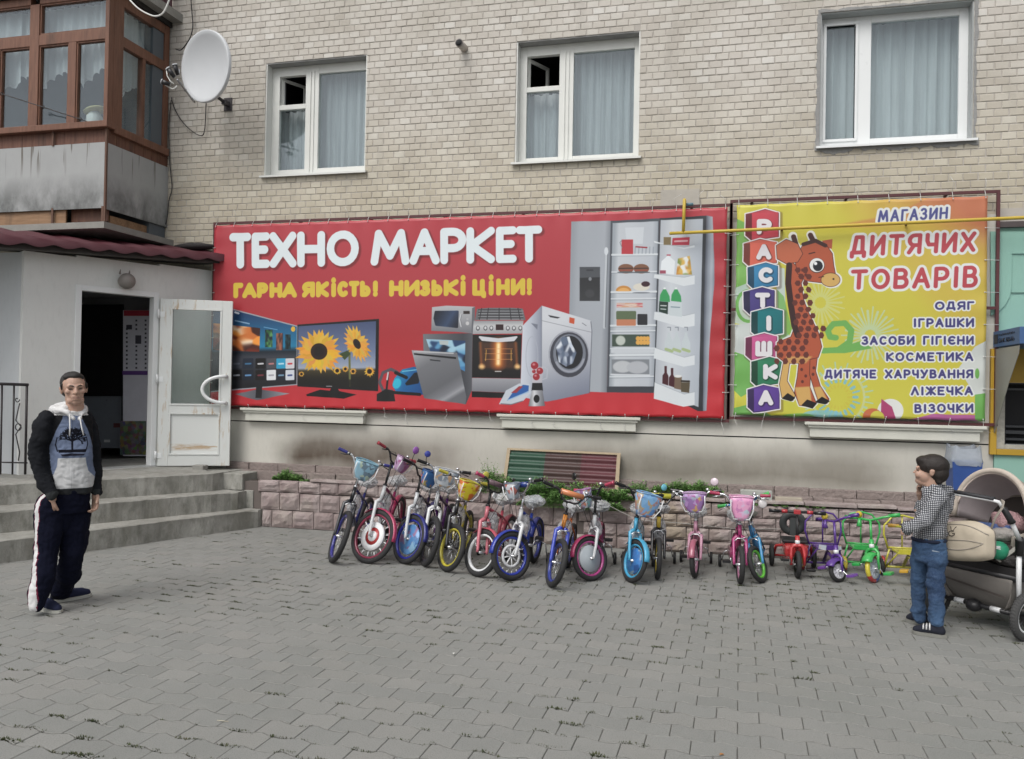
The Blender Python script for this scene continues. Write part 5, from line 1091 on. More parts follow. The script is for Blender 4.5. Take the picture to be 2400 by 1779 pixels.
# ================================================================ ground: interlocking concrete pavers
def mpaver():
    n = N('grey_concrete_paver'); P = n.pos(); r = n.rnd()
    c = n.ramp(r, [(0, (.215, .218, .207)), (.25, (.228, .231, .220)), (.6, (.235, .238, .227)), (.85, (.243, .241, .227)), (1, (.255, .255, .242))])
    big = n.noise(P, .55, 5, .6); c = n.mix(n.ramp(big, [(.35, 0), (.7, .8)]), c, n.mix(1, c, (.84, .86, .84), 'MULTIPLY'))
    dust = n.noise(P, 1.7, 6, .65); c = n.mix(n.ramp(dust, [(.48, 0), (.75, .5)]), c, (.27, .265, .25))
    sp = n.noise(P, 170, 3, .6); c = n.mix(n.ramp(sp, [(.3, .45), (.5, 0)]), c, (.07, .07, .065)); c = n.mix(n.ramp(sp, [(.6, 0), (.75, .4)]), c, (.30, .295, .285))
    n.col(c); n.rough(.88); n.bump(n.noise(P, 120, 5, .7), .35, .004); return n.m
PAV = mpaver()
SOIL = M('sandy_joint', (.12, .117, .102), .98, var=.35, scale=20, bump=.5, bs=90, world=True)
mb = MB(); mb.add([(-90, -90, -.016), (90, -90, -.016), (90, 60, -.016), (-90, 60, -.016)], [(0, 1, 2, 3)])
ground = mb.build('ground', M('far_ground', (.15, .15, .14), .95, var=.15, scale=1, world=True), kind='structure', label='wide grey yard reaching away from the shop front')
mb = MB(); mb.add([(-10.5, -10.8, -.012), (7, -10.8, -.012), (7, .2, -.012), (-10.5, .2, -.012)], [(0, 1, 2, 3)])
pav = mb.build('pavement', SOIL, kind='structure', label='wavy grey concrete block paving in front of the shop')
PL, PW = .205, .143
TH = R(-2.0); pav.rotation_euler = (0, 0, TH)
def rw(x, y): return (x*math.cos(TH)-y*math.sin(TH), x*math.sin(TH)+y*math.cos(TH), 0)
def wv_(x): return .0135*math.sin(2*PI*x/PL+.6)+.003*math.sin(4*PI*x/PL)
def pavermesh(par):
    gx_, g, ch = .0013, .0033, .0028; n_ = 6; xo = par*PL/2; top_, bt_ = [], []
    for i in range(n_+1):
        x = -PL/2+gx_+(PL-2*gx_)*i/n_; top_.append((x, PW/2-g+wv_(x+xo))); bt_.append((x, -PW/2+g+wv_(x+xo)))
    ring = bt_+top_[::-1]; cxy = Vector((0, 0)); m_ = len(ring); vs = []
    for (x, y) in ring: vs.append((x, y, -.02))
    for (x, y) in ring: vs.append((x, y, -ch*.9))
    for (x, y) in ring:
        sx = x-math.copysign(ch, x) if abs(abs(x)-(PL/2-gx_)) < 1e-6 else x; yy = y-math.copysign(ch, y-wv_(x+xo)); vs.append((sx, yy, 0))
    fs = [tuple(range(2*m_, 3*m_))]+[(k*m_+i, k*m_+(i+1) % m_, (k+1)*m_+(i+1) % m_, (k+1)*m_+i) for k in (0, 1) for i in range(m_)]
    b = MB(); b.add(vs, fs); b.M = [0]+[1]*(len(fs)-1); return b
PVE = M('paver_dark_edge', (.205, .205, .192), .95, var=.3, scale=30, world=True)  # chamfers and sides in a darker tone than the paver top
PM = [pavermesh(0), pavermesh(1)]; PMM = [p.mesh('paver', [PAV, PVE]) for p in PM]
pv = []; rnd = random.Random(11)
for j in range(int(10.6/PW)):
    y = .1-j*PW
    for i in range(int(-10.2/PL), int(6.6/PL)):
        par = j % 2; pv.append(((i+.5*par)*PL, y, par, rnd.uniform(-.0014, .0006), rnd.uniform(-.005, .005), rnd.uniform(-.005, .005)))
vis = [p for p in pv if inview(rw(p[0], p[1]), 40)]; vis.sort(key=lambda p: (Vector(rw(p[0], p[1]))-CAM).length); pick = set(id(p) for p in vis[:295])
st = MB()
for p in pv:
    if id(p) in pick: inst(PMM[p[2]], 'paver', pav, (p[0], p[1], p[3]), (p[4], p[5], 0))
    else:
        b = len(st.V); st.V += [(v[0]+p[0], v[1]+p[1], v[2]+p[3]+v[0]*p[5]+v[1]*p[4]) for v in PM[p[2]].V]; st.F += [[b+i for i in f] for f in PM[p[2]].F]; st.M += PM[p[2]].M
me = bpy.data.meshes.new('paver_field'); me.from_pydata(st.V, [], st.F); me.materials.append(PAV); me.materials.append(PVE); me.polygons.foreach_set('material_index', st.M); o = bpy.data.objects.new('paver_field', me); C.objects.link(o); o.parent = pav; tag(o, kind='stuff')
# tufts of moss in the joints
mb = MB(); rnd = random.Random(21); cnt = 0
for k in range(14000):
    i, j = rnd.randint(-46, 30), rnd.randint(8, 60); x = (i+.5*(j % 2))*PL/1+rnd.choice([PL/2, PL/2, rnd.uniform(0, PL)]); y = .1-(j-.5)*PW
    if (x/PL-.5*(j % 2)+.5) % 1 < .1 or rnd.random() < .5: pass
    y += wv_(x)+rnd.uniform(-.01, .01); dn = noise.noise(Vector((x*.55, y*.8, 3)))+.35*noise.noise(Vector((x*3, y*3, 8)))
    if dn < rnd.uniform(-.22, .5) or not inview(rw(x, y), 60): continue
    s = rnd.uniform(.006, .011)*(1.3 if rnd.random() < .1 else 1); mul = rnd.choice([1, 1, 1, 2, 3, 5, 8])
    for q in range(mul):
        xx = x+q*rnd.uniform(.008, .016); yy = y+rnd.uniform(-.003, .003)
        for b_i in range(5):
            a = rnd.uniform(0, 2*PI); h = s*rnd.uniform(.4, 1.2); p = Vector((xx+math.cos(a)*s*.5, yy+math.sin(a)*s*.4, -.008)); d = Vector((math.cos(a), math.sin(a), 0))*s*.9; e = Vector((-math.sin(a), math.cos(a), 0))*s*.55
            mb.add([p-e, p+e, p+d+Vector((0, 0, h+.006))], [(0, 1, 2)])
    cnt += 1
    if cnt > 1500: break
MOSS = N('dark_moss'); MOSS.col(MOSS.ramp(MOSS.rnd(), [(0, (.035, .045, .018)), (.6, (.05, .065, .022)), (1, (.075, .07, .035))])); MOSS.rough(.95)
me = bpy.data.meshes.new('moss_tufts'); me.from_pydata(mb.V, [], mb.F); me.materials.append(MOSS.m); o = bpy.data.objects.new('moss_tufts', me); C.objects.link(o); o.rotation_euler = (0, 0, TH); tag(o, 'small dark tufts of moss in the joints of the grey paving', 'moss', kind='stuff')
# a few dry leaves and scraps of litter
for k, (px_, py_, nm, lb, c_) in enumerate(((1692, 1769, 'dry_leaf', 'orange brown dry leaf lying on the paving at the bottom edge', (.32, .15, .05)), (1063, 1532, 'paper_scrap', 'tiny white paper scrap on the paving between the bicycles and the camera', (.6, .6, .58)), (522, 1690, 'twig', 'short pale twig lying on the paving at lower left', (.45, .42, .33)))):
    p = G((px_, py_), .003); m_ = MB(); m_.T = Matrix.Translation(p) @ Matrix.Rotation(k*1.3+.6, 4, 'Z')
    if k < 2: m_.add([(-.014, 0, .001), (-.004, .009, .006), (.012, .003, .002), (.004, -.009, .005)], [(0, 1, 2, 3)])
    else: m_.tube([(-.03, 0, 0), (0, .004, .003), (.03, -.002, 0)], .0018, 5)
    m_.build(nm, M(nm+'_mat', c_, .8), label=lb, cat=('leaf', 'litter', 'twig')[k])

# ================================================================ split-faced stone retaining wall
def mstone():
    n = N('pink_split_stone'); P = n.pos(); r = n.rnd(); nn = n.new('ShaderNodeNewGeometry').outputs['Normal']
    c = n.ramp(r, [(0, (.27, .22, .212)), (.5, (.335, .28, .27)), (1, (.40, .345, .33))]); x, y, z = n.xyz(P)
    c = n.mix(n.ramp(n.noise(P, 7, 5, .6), [(.42, 0), (.66, .75)]), c, (.21, .155, .15)); c = n.mix(n.ramp(n.noise(P, 3, 4, .6), [(.5, 0), (.75, .7)]), c, (.38, .34, .30))
    be = n.ramp(n.math('MULTIPLY_ADD', x, .8, .78), [(.0, 0), (.25, .75), (.6, .7), (.9, 0)]); c = n.mix(n.math('MULTIPLY', be, n.ramp(n.noise(P, 4, 3), [(.4, 0), (.6, 1)])), c, (.30, .25, .18))
    n.col(c); n.rough(.93); n.bump(n.noise(P, 38, 6, .7), .7, .012); return n.m
STN = mstone()
SKS = M('dark_skirting_stone', (.235, .195, .18), .95, var=.3, scale=6, bump=.9, bs=30, bd=.02, world=True)
def wy(x): return -.47+(x+4.9)*.029
def stonemesh(seed, wdt=.238, hgt=.188, dep=.045):
    rg = random.Random(seed); nx, nz = 6, 5; vs = []
    hs = [(rg.uniform(.2, .8), rg.uniform(.2, .8), rg.uniform(.14, .34), rg.uniform(.5, 1)) for _ in range(3)]
    for j in range(nz+1):
        for i in range(nx+1):
            u, v = i/nx, j/nz; e = min(u, 1-u, v, 1-v)*2
            d = max(0, max(q[3]*(1-(math.hypot(u-q[0], (v-q[1])*.8)/q[2])) for q in hs))*.026+(.016 if e > 0 else 0)+rg.uniform(-.005, .006)*(e > 0)
            vs.append(((u-.5)*wdt, -d, (v-.5)*hgt))
    fs = [(j*(nx+1)+i, j*(nx+1)+i+1, (j+1)*(nx+1)+i+1, (j+1)*(nx+1)+i) for j in range(nz) for i in range(nx)]
    b = len(vs); vs += [(-wdt/2, dep, -hgt/2), (wdt/2, dep, -hgt/2), (wdt/2, dep, hgt/2), (-wdt/2, dep, hgt/2)]; n1 = nx+1
    fs += [(0, b, b+1, nx), (nz*n1, nz*n1+nx, b+2, b+3), (0, nz*n1, b+3, b), (nx, b+1, b+2, nz*n1+nx)]
    m_ = MB(); 
    for f in fs[-4:]: pass
    bot = [i for i in range(n1)]; topr = [nz*n1+i for i in range(n1)]; lf = [j*n1 for j in range(nz+1)]; rt = [j*n1+nx for j in range(nz+1)]
    fs = fs[:-4]+[tuple([b]+bot+[b+1]), tuple([b+3]+topr+[b+2]), tuple([b]+lf+[b+3]), tuple([b+1]+rt+[b+2])]
    m_.add(vs, fs); return m_.mesh('stone', STN)
SMs = [stonemesh(s) for s in range(8)]
ang = math.atan(.029)
wall = empty('stone_retaining_wall', (-1.0, -.40, 0), label='low retaining wall of pink split faced stones behind the row of bicycles', cat='wall')
rnd = random.Random(5); XW0, XW1 = -4.88, 2.95
mb = MB(); mb.slab([(-5.15, wy(-5.15)+.02, -.01), (XW1, wy(XW1)+.02, -.01), (XW1, wy(XW1)+.02, .50), (-5.15, wy(-5.15)+.02, .50)], (0, .16, 0)); keepworld(mb.build('mortar_core', M('wall_mortar', (.13, .11, .10), .95, world=True)), wall)
w0 = wall.location
for row, (zc_, hh, xs0, xe0) in enumerate(((.098, .188, -4.88, -1.35), (.296, .188, -4.90, -1.25), (.462, .125, -4.94, -1.32), (.062, .120, -1.35, XW1), (.190, .120, -1.25, XW1), (.318, .120, -1.30, XW1), (.446, .120, -1.22, XW1))):
    x = xs0; first = True
    while x < xe0-.1:
        wd = rnd.uniform(.215, .262) if not (first and row in (0, 4, 6)) else .12; cx = x+wd/2; yy = wy(cx)
        o = inst(rnd.choice(SMs), 'stone', wall, Vector((cx, yy, zc_+rnd.uniform(-.003, .003)))-w0, (0, rnd.uniform(-.015, .015), ang), ((wd-.008)/.238*rnd.choice([1, 1]), 1, hh/.188))
        if rnd.random() < .5: o.rotation_euler[1] += PI
        if o.rotation_euler[1] > 2: pass
        x += wd; first = False
# coping, soil and stepped skirting against the facade
x = -4.3
while x < XW1:
    wd = rnd.uniform(.3, .52); hz = rnd.uniform(.022, .034)
    if not (-1.75 < x < -1.45): 
        mb = MB(); mb.box(-wd/2+.004, wd/2-.004, -.035, .115, 0, hz, .006); o = mb.build('coping_stone', STN, wall); o.location = Vector((x+wd/2, wy(x)+.02, .526+rnd.uniform(-.004, .006)))-w0; o.rotation_euler = (rnd.uniform(-.03, .03), rnd.uniform(-.02, .02), ang+rnd.uniform(-.03, .03))
    x += wd
bed = MB(); nx = 60; vs = []
for i in range(nx+1):
    xx = -5.1+(XW1+5.1)*i/nx
    for j, yy in enumerate((wy(xx)+.10, -.30, -.22, -.03)): vs.append((xx, yy, .50+.02*noise.noise(Vector((xx*3, j*1.7, 0)))))
bed.add(vs, [(4*i+j, 4*i+4+j, 4*i+5+j, 4*i+1+j) for i in range(nx) for j in range(3)], True)
bed.build('soil_bed', M('dark_soil', (.075, .058, .043), .98, var=.4, scale=15, bump=1, bs=30, bd=.02, world=True), kind='structure', label='narrow bed of soil between the stone wall and the facade')
x = -5.55
while x < XR+.1:
    wd = rnd.uniform(.27, .42)
    mb = MB(); mb.box(x+.003, x+wd-.003, -.19+rnd.uniform(-.012, .012), -.03, .49, .592+rnd.uniform(-.004, .004), .008); bpart(mb, 'skirting_stone', SKS); x += wd
x = -5.6
while x < XR+.1:
    wd = rnd.uniform(.3, .5)
    mb = MB(); mb.box(x+.003, x+wd-.003, -.105+rnd.uniform(-.006, .006), -.027, .59, .672+rnd.uniform(-.003, .003), .008); bpart(mb, 'skirting_stone', SKS); x += wd
def blk(k, a, b, Y, z0, dep, nm, m, lb):
    p, q = W(Z(k, *a), Y), W(Z(k, *b), Y); mb = MB(); mb.box(p.x, q.x, Y, Y+dep, z0, p.z, .006); return mb.build(nm, m, label=lb, cat='block')
blk('S', (808, 235), (1062, 320), wy(1)-.0, .556, .10, 'concrete_block', M('pale_block', (.36, .37, .34), .9, bump=.3), 'pale grey concrete block lying on the stone wall behind the pink bicycle')
blk('S', (1085, 292), (1306, 330), wy(1)+.02, .552, .09, 'stone_slab', M('beige_block', (.36, .32, .26), .9, bump=.3), 'low beige stone slab lying on the wall right of the grey block')
# weeds
WEED = N('green_weeds'); r_ = WEED.rnd(); WEED.col(WEED.ramp(r_, [(0, (.07, .16, .035)), (.5, (.12, .25, .06)), (1, (.19, .33, .10))])); WEED.rough(.75)
WEED.p.inputs['Subsurface Weight'].default_value = 0
mb = MB(); rnd = random.Random(9)
def clump(xa, xb, hmin, hmax, n, y0=-.36, y1=-.20, z0=.50):
    for k in range(n):
        x = rnd.uniform(xa, xb); t = (x-xa)/(xb-xa); env = (math.sin(PI*t)**.4)*(.55+.75*abs(noise.noise(Vector((x*5, 0, 1)))*1.6)); h = rnd.uniform(hmin, hmax)*env; y = rnd.uniform(y0, y1); p = Vector((x, y, z0)); ln = Vector((rnd.uniform(-.35, .35), rnd.uniform(-.45, .15), 1)); prev = p
        segs_ = 4; s_pts = [p+Vector((ln.x*h*q/segs_*(q/segs_), ln.y*h*q/segs_*(q/segs_), h*q/segs_)) for q in range(segs_+1)]
        for q in range(segs_):
            e = Vector((.0012, 0, 0)); mb.add([s_pts[q]-e, s_pts[q]+e, s_pts[q+1]], [(0, 1, 2)])
        for q in range(13):
            f = rnd.uniform(.25, 1); c = s_pts[min(segs_-1, int(f*segs_))].lerp(s_pts[min(segs_, int(f*segs_)+1)], f*segs_-int(f*segs_)) if f < 1 else s_pts[-1]
            a = rnd.uniform(0, 2*PI); L = rnd.uniform(.014, .034); d = Vector((math.cos(a), math.sin(a), rnd.uniform(-.1, .9))).normalized()*L; e = Vector((-math.sin(a), math.cos(a), 0))*L*rnd.uniform(.15, .32); mb.add([c, c+d*.5+e, c+d, c+d*.5-e], [(0, 1, 2, 3)])
def gx(px_, Y=-.28): return W((px_, 1150), Y).x
clump(gx(643), gx(706), .07, .15, 220); clump(gx(706), gx(745), .02, .05, 25); clump(gx(770), gx(812), .02, .06, 30); clump(gx(555), gx(590), .015, .04, 25)
clump(gx(1085), gx(1140), .03, .13, 60); clump(gx(1140), gx(1215), .14, .34, 300, -.44, -.26); clump(gx(1200), gx(1330), .09, .24, 420, -.46, -.30); clump(gx(1300), gx(1490), .07, .20, 460, -.46, -.30); clump(gx(1370), gx(1425), .12, .28, 110, -.46, -.32); clump(gx(1455), gx(1530), .14, .26, 220)
clump(gx(1225), gx(1470), .10, .20, 420, -.53, -.46, .40); clump(gx(1140), gx(1180), .2, .42, 110, -.42, -.3); clump(gx(1525), gx(1695), .09, .20, 480, -.26, -.12, .56); clump(gx(1150), gx(1460), .03, .08, 250, -.40, -.33, .47); clump(gx(1690), gx(1960), .01, .035, 60); clump(gx(1240), gx(1480), -.10, -.03, 160, -.47, -.42, .53)
me = bpy.data.meshes.new('weeds'); me.from_pydata(mb.V, [], mb.F); me.materials.append(WEED.m); o = bpy.data.objects.new('weeds', me); C.objects.link(o); tag(o, 'feathery green weeds growing along the top of the stone wall', 'weeds', kind='stuff')
# corrugated sample board leaning on the facade
TL, TR = W(Z('Q', 435, 103), -.07), W(Z('Q', 1720, 163), -.07); BLp, BRp = W(Z('Q', 372, 560), -.27), W(Z('Q', 1690, 640), -.27)
brd = empty('corrugated_sample_board', (BLp+BRp)/2, label='wooden framed board of green, brown and maroon corrugated sheets leaning on the wall', cat='board')
U = (TR-TL); V = (BLp-TL); Nn = U.cross(V).normalized(); 
if Nn.y > 0: Nn = -Nn
def bpnt(u, v, h): return TL.lerp(TR, u).lerp(BLp.lerp(BRp, u), v)+Nn*h
for k, (c_, nm) in enumerate((((.024, .068, .043), 'green'), ((.060, .034, .031), 'brown'), ((.095, .027, .034), 'maroon'))):
    u0, u1 = .03+.318*k, .03+.318*(k+1)-.001*(k < 2); m_ = MB(); nv_ = 70; vs = []
    for j in range(nv_+1):
        v = .05+.95*j/nv_; h = .006+.011*math.cos(2*PI*v*5.4)
        vs += [bpnt(u0, v, h+.001*k), bpnt(u1, v, h+.001*k)]
    m_.add(vs, [(2*j, 2*j+1, 2*j+3, 2*j+2) for j in range(nv_)], True); keepworld(m_.build('corrugated_sheet', M('sheet_'+nm, c_, .5, var=.15, scale=12), label=nm+' sheet'), brd)
    for j in range(4):
        for uu in (.12, .88):
            m_ = MB(); m_.ball(bpnt(u0+(u1-u0)*uu, .05+(j+.05)/5.4, .020), .005, 6, 4); keepworld(m_.build('nail', DARK), brd)
BW = M('frame_wood', (.33, .26, .17), .7, var=.2, scale=14)
for a, b, c, d in ((0, 1, 0, .05), (0, .03, .05, 1), (.97, 1, .05, 1)): m_ = MB(); m_.slab([bpnt(a, c, .022), bpnt(b, c, .022), bpnt(b, d, .022), bpnt(a, d, .022)], -Nn*.04); keepworld(m_.build('wooden_strip', BW), brd)
# white rope strung over the wall with round tags
cable([W(Z('Q', 1390, 690), -.62), W(Z('Q', 1600, 760), -.62), W(Z('Q', 1760, 840), -.62), W(Z('D', 520, 600), -.62), W(Z('D', 1000, 640), -.62), W(Z('D', 1600, 700), -.62), W(Z('E', 250, 540), -.6), W(Z('E', 760, 515), -.6)], .0028, 'thin_rope', 'thin pale rope strung loosely between the bicycles', M('rope_pale', (.40, .39, .36), .8))
# ================================================================ bicycles
TYRE = M('black_tyre', (.022, .022, .023), .75, var=.25, scale=30, bump=.5, bs=140, bd=.004)
CHR = M('chrome', (.62, .63, .65), .22, .9, var=.05); BPL = M('black_part', (.015, .015, .017), .45); WPL = M('white_plastic', (.68, .69, .70), .35, var=.04)
SAD = M('saddle_vinyl', (.03, .03, .035), .5)
def mwrap():
    n = N('clear_plastic_wrap'); t = n.new('ShaderNodeBsdfTransparent'); mx = n.new('ShaderNodeMixShader'); P = n.pos(); f = n.noise(P, 38, 4, .7)
    n.col((.62, .64, .66)); n.rough(.22); n.l(n.ramp(f, [(.34, .30), (.66, .80)]), mx.inputs[0]); n.l(t.outputs[0], mx.inputs[1]); n.l(n.p.outputs[0], mx.inputs[2]); n.l(mx.outputs[0], n.out.inputs[0]); n.bump(n.noise(P, 30, 5, .7), 1, .02); return n.m
WRAP = mwrap()
def mpic(name, base, cols, sc=26):
    if name in MC: return MC[name]
    n = N(name); tc = n.new('ShaderNodeTexCoord').outputs['Object']; v = n.new('ShaderNodeTexVoronoi'); v.inputs['Scale'].default_value = sc; n.l(tc, v.inputs['Vector'])
    r = n.xyz(v.outputs['Color'])[0]; k = len(cols); c = n.ramp(r, [(i/k, cc) for i, cc in enumerate(cols)], 'CONSTANT')
    m = n.ramp(n.noise(tc, 11, 3), [(.46, 0), (.52, 1)]); n.col(n.mix(n.math('MULTIPLY', m, .8), base, c)); n.rough(.3); MC[name] = n.m; return n.m
def col(h): return tuple(int(h[i:i+2], 16)/255 for i in (0, 2, 4))
def pc(h):
    c = lin(col(h)); g = sum(c)/3; return paint(h, tuple((x*.92+g*.08)*.85 for x in c))
def wheel(root, T, c, Rw, rimc, style, sc=(.8, .8, .8), tw=.021, wcol=None, nm='wheel', tyrem=None, cname=None):
    """wheel in the xz plane centred at c, axis y ; T transforms to world"""
    hub = MB(); hub.T = T @ Matrix.Translation(c); ax = (0, 1, 0)
    hub.tube([(0, -.035, 0), (0, .035, 0)], .012, 10); hub.tube([(0, -.050, 0), (0, .050, 0)], .005, 8)
    ri = Rw-2*tw
    if style == 'spokes':
        for k in range(16):
            a = 2*PI*k/16; s = .014*(1 if k % 2 else -1); hub.tube([(.012*math.cos(a+.5), s, .012*math.sin(a+.5)), (ri*math.cos(a), 0, ri*math.sin(a))], .0014, 4)
    w_ = keepworld(hub.build(nm, CHR), root)
    def sub(mb, n_, m_): return keepworld(mb.build(n_, m_), w_)
    t = MB(); t.T = T @ Matrix.Translation(c); t.torus((0, 0, 0), ax, Rw-tw, tw, 40, 10, sx=1.0)
    sub(t, 'tyre', tyrem or TYRE)
    r = MB(); r.T = hub.T; hw = tw*.62
    r.lathe([(ri+.006, -hw), (ri-.004, -hw), (ri-.012, -hw*.6), (ri-.012, hw*.6), (ri-.004, hw), (ri+.006, hw), (ri+.006, -hw)], (0, 0, 0), ax, 40); sub(r, 'rim', rimc)
    if style == 'disc':
        d = MB(); d.T = hub.T; d.lathe([(.01, .016), (ri*.78, .008), (ri*.80, 0), (ri*.78, -.008), (.01, -.016)], (0, 0, 0), ax, 32); sub(d, 'wheel_cover', wcol)
        s = MB(); s.T = hub.T
        for k in range(16): a = 2*PI*k/16; s.tube([(ri*.75*math.cos(a), 0, ri*.75*math.sin(a)), (ri*math.cos(a), 0, ri*math.sin(a))], .0016, 4)
        sub(s, 'spoke_set', CHR)['kind'] = 'stuff'
    if style == 'target':
        for k, (r0, r1, m_, o_) in enumerate(((.40, .66, WPL, .011), (.0, .395, pc('b83a3a'), .009), (.0, .24, WPL, .014))):
            d = MB(); d.T = hub.T; d.lathe([(ri*r0+.002, o_), (ri*r1, o_*.9), (ri*r1, -o_*.9), (ri*r0+.002, -o_)], (0, 0, 0), ax, 32); sub(d, 'wheel_cover', m_)
        s = MB(); s.T = hub.T
        for k in range(20): a = 2*PI*k/20; s.tube([(ri*.6*math.cos(a), 0, ri*.6*math.sin(a)), (ri*math.cos(a), 0, ri*math.sin(a))], .0016, 4)
        sub(s, 'spoke_set', CHR)['kind'] = 'stuff'
        s = MB(); s.T = hub.T
        for k in range(14): a = 2*PI*k/14+.1; s.tube([(ri*.74*math.cos(a), .004, ri*.74*math.sin(a)), (ri*.92*math.cos(a), .004, ri*.92*math.sin(a))], .005, 5)
        sub(s, 'spoke_bead', WPL)['kind'] = 'stuff'
    if style == 'ringmag':
        d = MB(); d.T = hub.T; d.lathe([(ri*.50, .008), (ri*.62, .008), (ri*.62, -.008), (ri*.50, -.008), (ri*.50, .008)], (0, 0, 0), ax, 32)
        for k in range(8): a = 2*PI*k/8; d.tube([(.01*math.cos(a), 0, .01*math.sin(a)), (ri*.52*math.cos(a), 0, ri*.52*math.sin(a))], .006, 6)
        sub(d, 'wheel_cover', WPL); s = MB(); s.T = hub.T
        for k in range(16): a = 2*PI*k/16; s.tube([(ri*.6*math.cos(a), 0, ri*.6*math.sin(a)), (ri*math.cos(a), 0, ri*math.sin(a))], .0016, 4)
        sub(s, 'spoke_set', CHR)['kind'] = 'stuff'
        s = MB(); s.T = hub.T
        for k in range(16): a = 2*PI*k/16+.1; s.tube([(ri*.80*math.cos(a), .002, ri*.80*math.sin(a)), (ri*.92*math.cos(a), .002, ri*.92*math.sin(a))], .004, 5)
        sub(s, 'spoke_bead', WPL)['kind'] = 'stuff'
    if style == 'plastic':
        d = MB(); d.T = hub.T; d.lathe([(.014, .014), (ri*.5, .010), (ri*.9, .016), (ri*.98, .016), (ri*.98, -.016), (ri*.9, -.016), (ri*.5, -.010), (.014, -.014)], (0, 0, 0), ax, 32); sub(d, 'wheel_cover', wcol)
    return w_
def blob(T, c, r, seed, m, n=18, k=12, amp=.28):
    mb = MB(); mb.T = T; mb.ball(c, r, n, k); c = Vector(c)
    inv = T.inverted()
    for i, v in enumerate(mb.V):
        p = inv @ Vector(v); d = p-c; f = 1+amp*noise.noise(d*14+Vector((seed, 0, 0)))+amp*.6*noise.noise(d*34+Vector((0, seed, 0))); mb.V[i] = tuple(T @ (c+d*f))
    mb.S = [False]*len(mb.S); return mb
def bike(name, label, px, Rw, delta, beta, lean, Hh, fork, frame, rim, style='spokes', wcol=None, grip='101012', bar='18181a', pad=None, basket=None, guard=None, train=False, mirrors=(), rear_rim=None, wrap=True, hw=.25, seatc=None, bstyle='bmx', raw_reflect=True, tw=None, cover=None, lightfork=False, chaing=None, headc=None, bscale=1.0, kid=False):
    tw = tw or (.025 if Rw > .2 else .022)
    root = empty(name, G(px), label=label, cat='bicycle' if not kid else 'balance bike', group='children’s bicycles in a row')
    tgt = G(px); va = math.atan2(CAM.x-tgt.x, -(CAM.y-tgt.y))           # azimuth of the viewer as seen from the bike, from -Y towards +X
    want = va+R(delta); s = want-R(beta); L = .30+2.05*Rw
    a = Vector((-math.cos(R(70)), 0, math.sin(R(70)))); f = Vector((math.sin(R(70)), 0, math.cos(R(70))))
    hubf = Vector((L, 0, Rw)); pax = hubf-f*.03
    def axp(z): return pax+a*((z-pax.z)/a.z)
    ST = Matrix.Translation(pax) @ Matrix.Rotation(s, 4, a) @ Matrix.Translation(-pax)
    WB = Matrix(((math.sin(R(beta)), math.cos(R(beta)), 0, 0), (-math.cos(R(beta)), math.sin(R(beta)), 0, 0), (0, 0, 1, 0), (0, 0, 0, 1)))   # local x -> heading
    LN = Matrix.Rotation(-R(lean), 4, 'X')
    pitch = 0; BT = WB @ LN
    ringpts = [Vector((Rw*math.cos(t), 0, Rw*math.sin(t))) for t in np.linspace(0, 2*PI, 73)]
    for it in range(4):
        BT = WB @ LN @ Matrix.Rotation(pitch, 4, 'Y')
        zf = min((BT @ ST @ (hubf+q)).z for q in ringpts); zr = min((BT @ (Vector((0, 0, Rw))+q)).z for q in ringpts)
        pitch += (zf-zr)/L
    low = min(((BT @ ST @ (hubf+q)) for q in ringpts), key=lambda v: v.z)
    BT = Matrix.Translation(Vector((tgt.x-low.x, tgt.y-low.y, -low.z+.001))) @ BT
    FT = BT @ ST
    def add(mb, n_, m_, par=root): return keepworld(mb.build(n_, m_), par)
    fk, fm = pc(fork), pc(frame)
    # wheels
    wheel(root, FT, hubf, Rw, rim, style, wcol=wcol, nm='front_wheel', tw=tw)
    wheel(root, BT, Vector((0, 0, Rw)), Rw, rear_rim or rim, 'spokes' if style != 'plastic' else 'plastic', wcol=wcol, nm='rear_wheel', tw=tw)
    # fork
    zc_ = 2*Rw+.045; cr = axp(zc_); mb = MB(); mb.T = FT; r_f = .0165 if Rw > .19 else .0145
    for sg in (-1, 1):
        y = sg*(.030+tw)
        P_ = [cr+Vector((0, sg*.008, .012)), cr+Vector((.002, sg*.028, .008)), cr+Vector((.004, y*.98, -.014)), cr.lerp(hubf, .25)+Vector((.0, y, 0)), cr.lerp(hubf, .6)+Vector((-.004, y, 0)), Vector((hubf.x-.008, y, hubf.z+.02)), Vector((hubf.x, y, hubf.z-.004))]
        mb.tube(P_, [r_f*1.15, r_f*1.15, r_f*1.1, r_f, r_f*.92, r_f*.8, r_f*.7], 10)
    add(mb, 'fork', fk)
    zh0, zh1 = zc_+.02, zc_+.02+max(.085, .10*Rw/.2); st = Hh-.105
    mb = MB(); mb.T = FT; mb.tube([axp(zh0), axp(zh1)], .0185, 12); add(mb, 'head_tube', pc(headc) if headc else (fk if lightfork else fm))
    mb = MB(); mb.T = FT; mb.tube([axp(zh1-.001), axp(zh1+.015)], .021, 12); mb.tube([axp(zh1+.014), axp(max(st, zh1+.04))], .0115, 10); mb.tube([axp(max(st, zh1+.04))-Vector((.01, 0, .0)), axp(max(st, zh1+.04))+f*.045], .014, 10); add(mb, 'stem', CHR if bar != '18181a' else BPL)
    cl = axp(max(st, zh1+.04))+f*.045; rise = Hh-cl.z
    bm_ = pc(bar) if bar not in ('chrome',) else CHR
    mb = MB(); mb.T = FT
    for sg in (-1, 1):
        mb.tube([cl, cl+Vector((0, sg*.035, 0)), cl+Vector((-.004, sg*.07, .012)), cl+Vector((-.02, sg*hw*.46, rise*.85)), cl+Vector((-.026, sg*hw*.56, rise)), cl+Vector((-.05, sg*hw, rise+.008))], .0095, 8)
